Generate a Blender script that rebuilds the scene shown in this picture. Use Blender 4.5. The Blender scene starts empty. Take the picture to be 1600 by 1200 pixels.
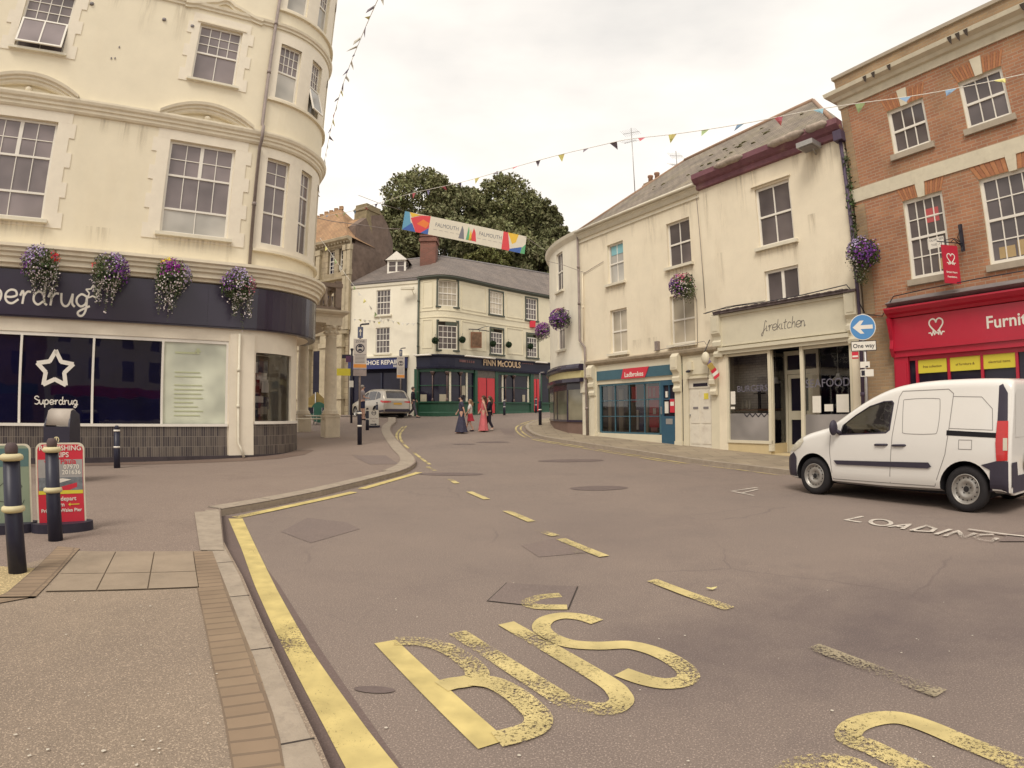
import bpy, bmesh, math, random
from mathutils import Matrix, Vector
from mathutils.bvhtree import BVHTree
random.seed(7)
SC = bpy.context.scene
COL = SC.collection
PI = math.pi
# ---------------------------------------------------------------- camera (wide lens with barrel distortion, eye height 1.45 m)
LF, LK, PIT, ROL, H = .9, -.09218, .04932, .00536, 1.45
cd = bpy.data.cameras.new('camera'); cam = bpy.data.objects.new('camera', cd); COL.objects.link(cam); SC.camera = cam
cd.type = 'PANO'
ct = cd if hasattr(cd, 'fisheye_polynomial_k1') else cd.cycles
ct.panorama_type = 'FISHEYE_LENS_POLYNOMIAL'
ss = 1.6/36
ct.fisheye_polynomial_k0 = 0; ct.fisheye_polynomial_k1 = -ss/LF; ct.fisheye_polynomial_k2 = 0
ct.fisheye_polynomial_k3 = -LK*ss**3/LF; ct.fisheye_polynomial_k4 = 0
ct.fisheye_fov = PI
cd.sensor_fit = 'HORIZONTAL'; cd.sensor_width = 36; cd.sensor_height = 27
cd.clip_start = .05; cd.clip_end = 3000
_c, _s, _cp, _sp = math.cos(ROL), math.sin(ROL), math.cos(PIT), math.sin(PIT)
UP = (-_s*_cp, _c*_cp, _sp); FW = (_s*_sp, -_c*_sp, _cp)
RT = (UP[1]*FW[2]-UP[2]*FW[1], UP[2]*FW[0]-UP[0]*FW[2], UP[0]*FW[1]-UP[1]*FW[0])
cam.matrix_world = Matrix(((RT[0], RT[1], -RT[2], 0), (FW[0], FW[1], -FW[2], 0), (UP[0], UP[1], -UP[2], H), (0, 0, 0, 1)))
# ---------------------------------------------------------------- overcast daylight
w = bpy.data.worlds.new('World'); SC.world = w; w.use_nodes = True
nt = w.node_tree; N = nt.nodes; LK_ = nt.links.new
bg = N['Background']; bg.inputs[1].default_value = 1.0
sky = N.new('ShaderNodeTexSky'); sky.sky_type = 'NISHITA'; sky.sun_disc = False
SUN_EL, SUN_AZ = math.radians(52), math.radians(198)
sky.sun_elevation = SUN_EL; sky.sun_rotation = SUN_AZ
sm = N.new('ShaderNodeVectorMath'); sm.operation = 'SCALE'; sm.inputs['Scale'].default_value = .09
LK_(sky.outputs[0], sm.inputs[0])
tc = N.new('ShaderNodeTexCoord'); mp = N.new('ShaderNodeMapping'); mp.inputs['Scale'].default_value = (1, 1, 2.6)
LK_(tc.outputs['Generated'], mp.inputs[0])
no = N.new('ShaderNodeTexNoise'); no.inputs['Scale'].default_value = 1.6; no.inputs['Detail'].default_value = 6; no.inputs['Roughness'].default_value = .5
LK_(mp.outputs[0], no.inputs[0])
cr = N.new('ShaderNodeValToRGB'); cr.color_ramp.elements[0].position = .34; cr.color_ramp.elements[1].position = .60
cr.color_ramp.elements[0].color = (.70, .67, .63, 1); cr.color_ramp.elements[1].color = (1.0, .935, .85, 1)
LK_(no.outputs[0], cr.inputs[0])
mx = N.new('ShaderNodeMix'); mx.data_type = 'RGBA'; mx.inputs[0].default_value = .93
LK_(sm.outputs[0], mx.inputs[6]); LK_(cr.outputs[0], mx.inputs[7]); LK_(mx.outputs[2], bg.inputs[0])
sl = bpy.data.lights.new('sun', 'SUN'); sl.energy = 1.7; sl.angle = math.radians(22); sl.color = (1, .92, .81)
so = bpy.data.objects.new('sun', sl); COL.objects.link(so)
so.rotation_euler = Vector((-math.sin(SUN_AZ)*math.cos(SUN_EL), -math.cos(SUN_AZ)*math.cos(SUN_EL), -math.sin(SUN_EL))).to_track_quat('-Z', 'Y').to_euler()
SC.view_settings.view_transform = 'Standard'; SC.view_settings.look = 'None'; SC.view_settings.exposure = 0.36; SC.view_settings.gamma = 1
SC.cycles.max_bounces = 6; SC.cycles.transparent_max_bounces = 16; SC.cycles.sample_clamp_indirect = 6
SC.cycles.use_denoising = True

# ---------------------------------------------------------------- geometry helpers
KN = [(-50, 0), (10, 0), (14, .05), (20, .36), (26, .62), (31, 1.05), (35, 1.30), (45, 1.6), (70, 3)]
def zg0(y):
    for (a, b), (c, d) in zip(KN, KN[1:]):
        if y <= c:
            t = max(0, (y-a)/(c-a)); return b+(d-b)*t
    return 3
def zg(y):       # road height: smoothed ramp
    return sum(zg0(y+k*.5) for k in (-2, -1, 0, 1, 2))/5
def ray(px, py):
    x = (px-800)/1000.; y = -(py-600)/1000.; r = math.hypot(x, y)+1e-9
    th = r/LF*(1+LK*r*r); s = math.sin(th)/r
    v = (x*s, y*s, math.cos(th)); dot = lambda a, b: sum(p*q for p, q in zip(a, b))
    return (dot(v, RT), dot(v, FW), dot(v, UP))
def G(px, py, off=0.):
    d = ray(px, py); t = 0.
    while t < 150:
        t += .05
        if H+d[2]*t <= zg(d[1]*t)+off:
            t -= .05
            for _ in range(12):
                t += .005
                if H+d[2]*t <= zg(d[1]*t)+off: break
            break
    return Vector((d[0]*t, d[1]*t, zg(d[1]*t)+off))
class Fr:        # a facade: origin on its plane, x to the right as seen from the street, y into the building
    def __init__(s, o, az):
        s.o = (o[0], o[1]); a = math.radians(az); s.X = (math.sin(a), math.cos(a)); s.Y = (-s.X[1], s.X[0]); s.rz = math.atan2(s.X[1], s.X[0])
    def at(s, px, py, dep=0.):
        r = ray(px, py); o = (s.o[0]+s.Y[0]*dep, s.o[1]+s.Y[1]*dep)
        t = (o[0]*s.Y[0]+o[1]*s.Y[1])/(r[0]*s.Y[0]+r[1]*s.Y[1]); x, y = r[0]*t-s.o[0], r[1]*t-s.o[1]
        return (x*s.X[0]+y*s.X[1], H+r[2]*t)
    def w(s, x, y): return (s.o[0]+s.X[0]*x+s.Y[0]*y, s.o[1]+s.X[1]*x+s.Y[1]*y)
    def l(s, X, Y):
        x, y = X-s.o[0], Y-s.o[1]; return (x*s.X[0]+y*s.X[1], x*s.Y[0]+y*s.Y[1])
def plen(path):
    L = [0]
    for a, b in zip(path, path[1:]): L.append(L[-1]+math.hypot(b[0]-a[0], b[1]-a[1]))
    return L
def pat(path, s):
    L = plen(path)
    for i in range(len(path)-1):
        if s <= L[i+1] or i == len(path)-2:
            t = (s-L[i])/(L[i+1]-L[i]+1e-12); a, b = path[i], path[i+1]
            return Vector((a[0]+(b[0]-a[0])*t, a[1]+(b[1]-a[1])*t))
def pray(path, px, py):   # world path: where a sight line meets it -> (s, z)
    d = ray(px, py); L = plen(path); best = None
    for i in range(len(path)-1):
        a, b = path[i], path[i+1]; ex, ey = b[0]-a[0], b[1]-a[1]
        den = d[0]*ey-d[1]*ex
        if abs(den) < 1e-9: continue
        t = (a[0]*ey-a[1]*ex)/den; q = (a[0]*d[1]-a[1]*d[0])/den
        if -.001 <= q <= 1.001 and t > 0 and (best is None or t < best[0]): best = (t, L[i]+q*(L[i+1]-L[i]), H+d[2]*t)
    if best is None:      # just off an end: use that end
        e = min((0, len(path)-1), key=lambda k: abs(math.atan2(path[k][0], path[k][1])-math.atan2(d[0], d[1])))
        return L[e], H+d[2]*math.hypot(*path[e][:2])/math.hypot(d[0], d[1])
    return best[1], best[2]
def offset(path, o):      # o > 0 = outwards (right hand of travel)
    out = []
    for i, p in enumerate(path):
        ns = []
        for j in (i-1, i):
            if 0 <= j < len(path)-1:
                a, b = path[j], path[j+1]; l = math.hypot(b[0]-a[0], b[1]-a[1]) or 1; ns.append(((b[1]-a[1])/l, -(b[0]-a[0])/l))
        n = (sum(k[0] for k in ns)/len(ns), sum(k[1] for k in ns)/len(ns)); q = n[0]**2+n[1]**2
        if q < .25: q = .25
        out.append((p[0]+n[0]*o/q, p[1]+n[1]*o/q))
    return out
def cat(pts, n=6, closed=False):   # Catmull-Rom
    P = [Vector(p) for p in pts]; out = []
    m = len(P)
    for i in range(m if closed else m-1):
        if closed: a, b, c, d = P[i-1], P[i], P[(i+1) % m], P[(i+2) % m]
        else: a, b, c, d = P[max(i-1, 0)], P[i], P[i+1], P[min(i+2, m-1)]
        for k in range(n):
            t = k/n; out.append(.5*((2*b)+(c-a)*t+(2*a-5*b+4*c-d)*t*t+(3*b-a-3*c+d)*t**3))
    if not closed: out.append(P[-1])
    return out

class MB:
    def __init__(s): s.v = []; s.f = []; s.mi = []; s.sm = []; s.uv = []; s.T = None
    def P(s, pts):
        i = len(s.v)
        for p in pts:
            p = Vector(p) if len(p) == 3 else Vector((p[0], p[1], 0))
            s.v.append(s.T @ p if s.T else p)
        return i
    def face(s, idx, m=0, sm=False, uv=None): s.f.append(tuple(idx)); s.mi.append(m); s.sm.append(sm); s.uv.append(uv)
    def poly(s, pts, m=0, uv=None, sm=False):
        i = s.P(pts); s.face(range(i, i+len(pts)), m, sm, uv); return s
    def box(s, x0, x1, y0, y1, z0, z1, m=0):
        i = s.P([(x0, y0, z0), (x1, y0, z0), (x1, y1, z0), (x0, y1, z0), (x0, y0, z1), (x1, y0, z1), (x1, y1, z1), (x0, y1, z1)])
        for q in ((3, 2, 1, 0), (4, 5, 6, 7), (0, 1, 5, 4), (1, 2, 6, 5), (2, 3, 7, 6), (3, 0, 4, 7)): s.face([i+k for k in q], m)
        return s
    def prism(s, pts, vec, m=0, sm=False):
        n = len(pts); a = s.P(pts); b = s.P([Vector(p if len(p) == 3 else (*p, 0))+Vector(vec) for p in pts])
        s.face([a+k for k in range(n)][::-1], m); s.face([b+k for k in range(n)], m)
        for k in range(n): s.face((a+k, a+(k+1) % n, b+(k+1) % n, b+k), m, sm)
        return s
    def tube(s, path, r, n=8, m=0, caps=True, sm=True):
        P = [Vector(p) for p in path]; R = r if isinstance(r, (list, tuple)) else [r]*len(P); rings = []
        for i, p in enumerate(P):
            t = (P[min(i+1, len(P)-1)]-P[max(i-1, 0)]).normalized()
            a = t.cross(Vector((0, 0, 1)) if abs(t.z) < .9 else Vector((1, 0, 0))).normalized(); b = t.cross(a)
            rings.append(s.P([p+(a*math.cos(2*PI*k/n)+b*math.sin(2*PI*k/n))*R[i] for k in range(n)]))
        for a, b in zip(rings, rings[1:]):
            for k in range(n): s.face((a+k, b+k, b+(k+1) % n, a+(k+1) % n), m, sm)
        if caps: s.face([rings[0]+k for k in range(n)], m); s.face([rings[-1]+k for k in range(n)][::-1], m)
        return s
    def lathe(s, cx, cy, prof, n=16, m=0, sm=True, sx=1, sy=1, rot=0):
        rings = [s.P([(cx+r*sx*math.cos(2*PI*k/n+rot), cy+r*sy*math.sin(2*PI*k/n+rot), z) for k in range(n)]) for r, z in prof]
        for a, b in zip(rings, rings[1:]):
            for k in range(n): s.face((a+k, a+(k+1) % n, b+(k+1) % n, b+k), m, sm)
        s.face([rings[0]+k for k in range(n)][::-1], m); s.face([rings[-1]+k for k in range(n)], m)
        return s
    def ball(s, c, r, n=10, m=0, sx=1, sy=1, sz=1):
        c = Vector(c); rings = []
        for i in range(1, n):
            a = PI*i/n; rings.append(s.P([c+Vector((r*sx*math.sin(a)*math.cos(2*PI*k/n), r*sy*math.sin(a)*math.sin(2*PI*k/n), -r*sz*math.cos(a))) for k in range(n)]))
        for a, b in zip(rings, rings[1:]):
            for k in range(n): s.face((a+k, a+(k+1) % n, b+(k+1) % n, b+k), m, True)
        bt = s.P([c-Vector((0, 0, r*sz))]); tp = s.P([c+Vector((0, 0, r*sz))])
        for k in range(n):
            s.face((bt, rings[0]+(k+1) % n, rings[0]+k), m, True); s.face((tp, rings[-1]+k, rings[-1]+(k+1) % n), m, True)
        return s
    def sweep(s, path, prof, m=0, sm=False, caps=True, closed_prof=True):   # prof: (out, z) going up; path outward = right hand
        L = plen(path); cols = [offset(path, o) for o, z in prof]; n = len(prof); np_ = len(path)
        base = s.P([(cols[j][i][0], cols[j][i][1], prof[j][1]) for i in range(np_) for j in range(n)])
        for i in range(np_-1):
            for j in range(n if closed_prof else n-1):
                j2 = (j+1) % n
                s.face((base+i*n+j, base+(i+1)*n+j, base+(i+1)*n+j2, base+i*n+j2), m, sm,
                       [(L[i], prof[j][1]), (L[i+1], prof[j][1]), (L[i+1], prof[j2][1]), (L[i], prof[j2][1])])
        if caps and closed_prof:
            s.face([base+j for j in range(n)][::-1], m); s.face([base+(np_-1)*n+j for j in range(n)], m)
        return s
    def strip(s, path, w, zf, m=0, step=.5):   # flat band of width w on the ground
        P = resample(path, step); L = plen(P); a = offset(P, w/2); b = offset(P, -w/2)
        for i in range(len(P)-1):
            q = [(a[i][0], a[i][1]), (a[i+1][0], a[i+1][1]), (b[i+1][0], b[i+1][1]), (b[i][0], b[i][1])]
            s.poly([(x, y, zf(y)) for x, y in q], m, [(L[i], 0), (L[i+1], 0), (L[i+1], w), (L[i], w)])
        return s
    def wall(s, path, z0, z1, holes=(), m=0, rev=.16, mr=None):
        L = plen(path); S = sorted(set([round(k, 4) for k in L]+[round(h[k], 4) for h in holes for k in (0, 1) if 0 < h[k] < L[-1]]))
        Z = sorted(set([z0, z1]+[h[k] for h in holes for k in (2, 3) if z0 < h[k] < z1])); mr = m if mr is None else mr
        for a, b in zip(S, S[1:]):
            if b-a < 1e-4: continue
            p, q = pat(path, a+1e-6), pat(path, b-1e-6)
            for c, d in zip(Z, Z[1:]):
                sc_, zc = (a+b)/2, (c+d)/2
                if any(h[0] < sc_ < h[1] and h[2] < zc < h[3] for h in holes): continue
                s.poly([(p.x, p.y, c), (q.x, q.y, c), (q.x, q.y, d), (p.x, p.y, d)], m, [(a, c), (b, c), (b, d), (a, d)])
        for h in holes:
            p, q = pat(path, h[0]), pat(path, h[1]); e = (q-p).normalized(); n = Vector((-e.y, e.x))*rev
            pi, qi = p+n, q+n; A, B = h[2], h[3]
            s.poly([(p.x, p.y, A), (p.x, p.y, B), (pi.x, pi.y, B), (pi.x, pi.y, A)], mr)
            s.poly([(q.x, q.y, A), (qi.x, qi.y, A), (qi.x, qi.y, B), (q.x, q.y, B)], mr)
            s.poly([(p.x, p.y, A), (pi.x, pi.y, A), (qi.x, qi.y, A), (q.x, q.y, A)], mr)
            s.poly([(p.x, p.y, B), (q.x, q.y, B), (qi.x, qi.y, B), (pi.x, pi.y, B)], mr)
        return s
    def build(s, name, mats, parent=None, loc=None):
        me = bpy.data.meshes.new(name); me.from_pydata([tuple(p) for p in s.v], [], s.f)
        mats = mats if isinstance(mats, (list, tuple)) else [mats]
        for k in mats: me.materials.append(k)
        me.polygons.foreach_set('material_index', s.mi); me.polygons.foreach_set('use_smooth', s.sm)
        ul = me.uv_layers.new(name='uv')
        data = []
        for f, u, pl in zip(s.f, s.uv, me.polygons):
            if u: data += [c for q in u for c in q]
            else:
                n = pl.normal
                for k in f:
                    p = s.v[k]
                    if abs(n.z) > .7: data += [p.x, p.y]
                    elif abs(n.y) > abs(n.x): data += [p.x, p.z]
                    else: data += [p.y, p.z]
        ul.data.foreach_set('uv', data)
        me.update()
        o = bpy.data.objects.new(name, me); COL.objects.link(o)
        if parent is not None: o.parent = parent
        if loc is not None: o.location = loc
        return o
def resample(path, step):
    out = [tuple(path[0])]
    for a, b in zip(path, path[1:]):
        n = max(1, int(math.hypot(b[0]-a[0], b[1]-a[1])/step+.999))
        for k in range(1, n+1): out.append((a[0]+(b[0]-a[0])*k/n, a[1]+(b[1]-a[1])*k/n))
    return out
def tag(o, label=None, cat=None, group=None, kind=None):
    if label: o['label'] = label
    if cat: o['category'] = cat
    if group: o['group'] = group
    if kind: o['kind'] = kind
    return o
def thing(name, label, cat_, loc=(0, 0, 0), rz=0, group=None):
    o = bpy.data.objects.new(name, None); COL.objects.link(o); o.empty_display_size = .1
    o.location = loc; o.rotation_euler = (0, 0, rz); return tag(o, label, cat_, group)
def kids(o): return [c for c in bpy.data.objects if c.parent == o]
def dup(o, loc=None, rz=None, label=None, parent=None, top=True, scale=None):
    c = o.copy(); COL.objects.link(c); c.parent = parent
    for k in kids(o): dup(k, parent=c, top=False)
    if loc is not None: c.location = loc
    if rz is not None: c.rotation_euler = (0, 0, rz)
    if label: c['label'] = label
    if scale is not None: c.scale = (scale,)*3
    return c
def sheet(name, pts, off, mat, parent=None, step=.5, mb=None, m=0):     # ground polygon draped on the slope
    bm = bmesh.new(); vs = [bm.verts.new((p[0], p[1], 0)) for p in pts]; bm.faces.new(vs)
    y0, y1 = min(p[1] for p in pts), max(p[1] for p in pts)
    k = math.floor(max(y0, 8)/step)*step
    while k < y1:
        if k > y0: bmesh.ops.bisect_plane(bm, geom=bm.verts[:]+bm.edges[:]+bm.faces[:], plane_co=(0, k, 0), plane_no=(0, 1, 0))
        k += step
    bmesh.ops.triangulate(bm, faces=bm.faces[:]); bm.normal_update()
    q = mb or MB()
    for f in bm.faces:
        co = [v.co for v in f.verts]
        if f.normal.z < 0: co = co[::-1]
        q.poly([(c.x, c.y, zg(c.y)+off) for c in co], m)
    bm.free()
    return q if mb else q.build(name, mat, parent)

# ---------------------------------------------------------------- materials
def nm(name):
    m = bpy.data.materials.new(name); m.use_nodes = True; t = m.node_tree
    return m, t, t.nodes['Principled BSDF'], t.links.new
def col4(c): return (c[0], c[1], c[2], 1)
def mat(name, c, rough=.7, var=.12, sc=2., bump=0., bsc=40., spec=.4, metal=0., c2=None, c2amt=.5, c2sc=1.2, coat=0, streak=0, coord='Object'):
    m, t, b, ln = nm(name); nodes = t.nodes
    b.inputs['Roughness'].default_value = rough; b.inputs['Metallic'].default_value = metal; b.inputs['Specular IOR Level'].default_value = spec
    if coat: b.inputs['Coat Weight'].default_value = coat; b.inputs['Coat Roughness'].default_value = .06
    tc = nodes.new('ShaderNodeTexCoord')
    if var or c2 or streak:
        mpn = nodes.new('ShaderNodeMapping'); ln(tc.outputs[coord], mpn.inputs[0])
        n1 = nodes.new('ShaderNodeTexNoise'); n1.inputs['Scale'].default_value = sc; n1.inputs['Detail'].default_value = 8; n1.inputs['Roughness'].default_value = .65
        ln(mpn.outputs[0], n1.inputs[0])
        mr = nodes.new('ShaderNodeMapRange'); mr.inputs[1].default_value = .3; mr.inputs[2].default_value = .7; mr.inputs[3].default_value = 1-var; mr.inputs[4].default_value = 1+var*.6
        ln(n1.outputs[0], mr.inputs[0])
        src = None
        if c2:
            n2 = nodes.new('ShaderNodeTexNoise'); n2.inputs['Scale'].default_value = c2sc; n2.inputs['Detail'].default_value = 10; n2.inputs['Roughness'].default_value = .7
            mp2 = nodes.new('ShaderNodeMapping'); mp2.inputs['Scale'].default_value = (1, 1, .25 if streak else 1); mp2.inputs['Location'].default_value = (3.1, 1.7, 4)
            ln(tc.outputs[coord], mp2.inputs[0]); ln(mp2.outputs[0], n2.inputs[0])
            r2 = nodes.new('ShaderNodeMapRange'); r2.inputs[1].default_value = .52; r2.inputs[2].default_value = .75; r2.inputs[3].default_value = 0; r2.inputs[4].default_value = c2amt
            ln(n2.outputs[0], r2.inputs[0])
            mc = nodes.new('ShaderNodeMix'); mc.data_type = 'RGBA'; mc.inputs[6].default_value = col4(c); mc.inputs[7].default_value = col4(c2)
            ln(r2.outputs[0], mc.inputs[0]); src = mc.outputs[2]
        vm = nodes.new('ShaderNodeVectorMath'); vm.operation = 'SCALE'
        if src: ln(src, vm.inputs[0])
        else: vm.inputs[0].default_value = c
        ln(mr.outputs[0], vm.inputs['Scale']); ln(vm.outputs[0], b.inputs['Base Color'])
    else: b.inputs['Base Color'].default_value = col4(c)
    if bump:
        n3 = nodes.new('ShaderNodeTexNoise'); n3.inputs['Scale'].default_value = bsc; n3.inputs['Detail'].default_value = 4
        ln(tc.outputs[coord], n3.inputs[0]); bp = nodes.new('ShaderNodeBump'); bp.inputs['Strength'].default_value = bump; bp.inputs['Distance'].default_value = .01
        ln(n3.outputs[0], bp.inputs['Height']); ln(bp.outputs[0], b.inputs['Normal'])
    return m
def brickmat(name, c1, c2, mortar, bw, bh, ms=.012, rough=.85, offs=.5, stain=None, bump=.5, var=.25):
    m, t, b, ln = nm(name); nodes = t.nodes
    uv = nodes.new('ShaderNodeUVMap'); br = nodes.new('ShaderNodeTexBrick'); ln(uv.outputs[0], br.inputs[0])
    br.offset = offs; br.inputs['Scale'].default_value = 1; br.inputs['Brick Width'].default_value = bw; br.inputs['Row Height'].default_value = bh
    br.inputs['Mortar Size'].default_value = ms; br.inputs['Mortar Smooth'].default_value = .2; br.inputs['Bias'].default_value = 0
    br.inputs['Color1'].default_value = col4(c1); br.inputs['Color2'].default_value = col4(c2); br.inputs['Mortar'].default_value = col4(mortar)
    no = nodes.new('ShaderNodeTexNoise'); no.inputs['Scale'].default_value = 1.3; no.inputs['Detail'].default_value = 8; tc = nodes.new('ShaderNodeTexCoord'); ln(tc.outputs['Object'], no.inputs[0])
    mr = nodes.new('ShaderNodeMapRange'); mr.inputs[1].default_value = .3; mr.inputs[2].default_value = .7; mr.inputs[3].default_value = 1-var; mr.inputs[4].default_value = 1+var*.5
    ln(no.outputs[0], mr.inputs[0]); src = br.outputs[0]
    if stain:
        n2 = nodes.new('ShaderNodeTexNoise'); n2.inputs['Scale'].default_value = .8; n2.inputs['Detail'].default_value = 10; n2.inputs['Roughness'].default_value = .7; ln(tc.outputs['Object'], n2.inputs[0])
        r2 = nodes.new('ShaderNodeMapRange'); r2.inputs[1].default_value = .5; r2.inputs[2].default_value = .7; r2.inputs[4].default_value = stain[1]; ln(n2.outputs[0], r2.inputs[0])
        mc = nodes.new('ShaderNodeMix'); mc.data_type = 'RGBA'; mc.inputs[7].default_value = col4(stain[0]); ln(br.outputs[0], mc.inputs[6]); ln(r2.outputs[0], mc.inputs[0]); src = mc.outputs[2]
    vm = nodes.new('ShaderNodeVectorMath'); vm.operation = 'SCALE'; ln(src, vm.inputs[0]); ln(mr.outputs[0], vm.inputs['Scale']); ln(vm.outputs[0], b.inputs['Base Color'])
    b.inputs['Roughness'].default_value = rough
    bp = nodes.new('ShaderNodeBump'); bp.inputs['Strength'].default_value = bump; bp.inputs['Distance'].default_value = .01; bp.invert = True
    ln(br.outputs[1], bp.inputs['Height']); ln(bp.outputs[0], b.inputs['Normal'])
    return m
def glassmat(name, c, rough=.04, spec=.6):
    m, t, b, ln = nm(name); nodes = t.nodes
    b.inputs['Base Color'].default_value = col4(c); b.inputs['Roughness'].default_value = rough; b.inputs['Specular IOR Level'].default_value = spec
    tc = nodes.new('ShaderNodeTexCoord'); n = nodes.new('ShaderNodeTexNoise'); n.inputs['Scale'].default_value = .9; n.inputs['Detail'].default_value = 2
    ln(tc.outputs['Object'], n.inputs[0]); mr = nodes.new('ShaderNodeMapRange'); mr.inputs[1].default_value = .35; mr.inputs[2].default_value = .65; mr.inputs[3].default_value = .75; mr.inputs[4].default_value = 1.25
    ln(n.outputs[0], mr.inputs[0]); vm = nodes.new('ShaderNodeVectorMath'); vm.operation = 'SCALE'; vm.inputs[0].default_value = c; g = nodes.new('ShaderNodeNewGeometry'); r3 = nodes.new('ShaderNodeMapRange'); r3.inputs[3].default_value = .72; r3.inputs[4].default_value = 1.3; ln(g.outputs['Random Per Island'], r3.inputs[0]); mm = nodes.new('ShaderNodeMath'); mm.operation = 'MULTIPLY'; ln(mr.outputs[0], mm.inputs[0]); ln(r3.outputs[0], mm.inputs[1])
    ln(mm.outputs[0], vm.inputs['Scale']); ln(vm.outputs[0], b.inputs['Base Color'])
    bp = nodes.new('ShaderNodeBump'); bp.inputs['Strength'].default_value = .06; bp.inputs['Distance'].default_value = .05; ln(n.outputs[0], bp.inputs['Height']); ln(bp.outputs[0], b.inputs['Normal'])
    return m
def clearglass(name, tint=(.8, .8, .82), refl=.16):
    m, t, b, ln = nm(name); nodes = t.nodes; nodes.remove(b); out = nodes['Material Output']
    tr = nodes.new('ShaderNodeBsdfTransparent'); tr.inputs[0].default_value = col4(tint)
    gl = nodes.new('ShaderNodeBsdfGlossy'); gl.inputs['Roughness'].default_value = .02
    fr = nodes.new('ShaderNodeFresnel'); fr.inputs[0].default_value = 1.6
    ad = nodes.new('ShaderNodeMath'); ad.operation = 'ADD'; ad.inputs[1].default_value = refl*.3; ln(fr.outputs[0], ad.inputs[0])
    mxn = nodes.new('ShaderNodeMixShader'); ln(ad.outputs[0], mxn.inputs[0]); ln(tr.outputs[0], mxn.inputs[1]); ln(gl.outputs[0], mxn.inputs[2]); ln(mxn.outputs[0], out.inputs[0])
    return m
def paintmat(name, c, wear=.5, sc=28.):     # thermoplastic road paint, worn through to the road in speckles
    m, t, b, ln = nm(name); nodes = t.nodes; out = nodes['Material Output']
    tc = nodes.new('ShaderNodeTexCoord'); n = nodes.new('ShaderNodeTexNoise'); n.inputs['Scale'].default_value = sc*2.2; n.inputs['Detail'].default_value = 5; n.inputs['Roughness'].default_value = .8
    n2 = nodes.new('ShaderNodeTexNoise'); n2.inputs['Scale'].default_value = 1.1; n2.inputs['Detail'].default_value = 3
    ln(tc.outputs['Object'], n.inputs[0]); ln(tc.outputs['Object'], n2.inputs[0])
    ad = nodes.new('ShaderNodeMath'); ad.operation = 'ADD'; ln(n.outputs[0], ad.inputs[0]); m2 = nodes.new('ShaderNodeMath'); m2.operation = 'MULTIPLY'; m2.inputs[1].default_value = 1.1
    ln(n2.outputs[0], m2.inputs[0]); ln(m2.outputs[0], ad.inputs[1])
    mr = nodes.new('ShaderNodeMapRange'); mr.inputs[1].default_value = 1.26-wear*.42; mr.inputs[2].default_value = 1.34-wear*.42; ln(ad.outputs[0], mr.inputs[0])
    tr = nodes.new('ShaderNodeBsdfTransparent'); mxn = nodes.new('ShaderNodeMixShader'); ln(mr.outputs[0], mxn.inputs[0]); ln(b.outputs[0], mxn.inputs[1]); ln(tr.outputs[0], mxn.inputs[2]); ln(mxn.outputs[0], out.inputs[0])
    n3 = nodes.new('ShaderNodeTexNoise'); n3.inputs['Scale'].default_value = 5; n3.inputs['Detail'].default_value = 8; ln(tc.outputs['Object'], n3.inputs[0])
    r3 = nodes.new('ShaderNodeMapRange'); r3.inputs[1].default_value = .3; r3.inputs[2].default_value = .7; r3.inputs[3].default_value = .72; r3.inputs[4].default_value = 1.08; ln(n3.outputs[0], r3.inputs[0])
    vm = nodes.new('ShaderNodeVectorMath'); vm.operation = 'SCALE'; vm.inputs[0].default_value = c; ln(r3.outputs[0], vm.inputs['Scale']); ln(vm.outputs[0], b.inputs['Base Color'])
    b.inputs['Roughness'].default_value = .7
    return m
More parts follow.
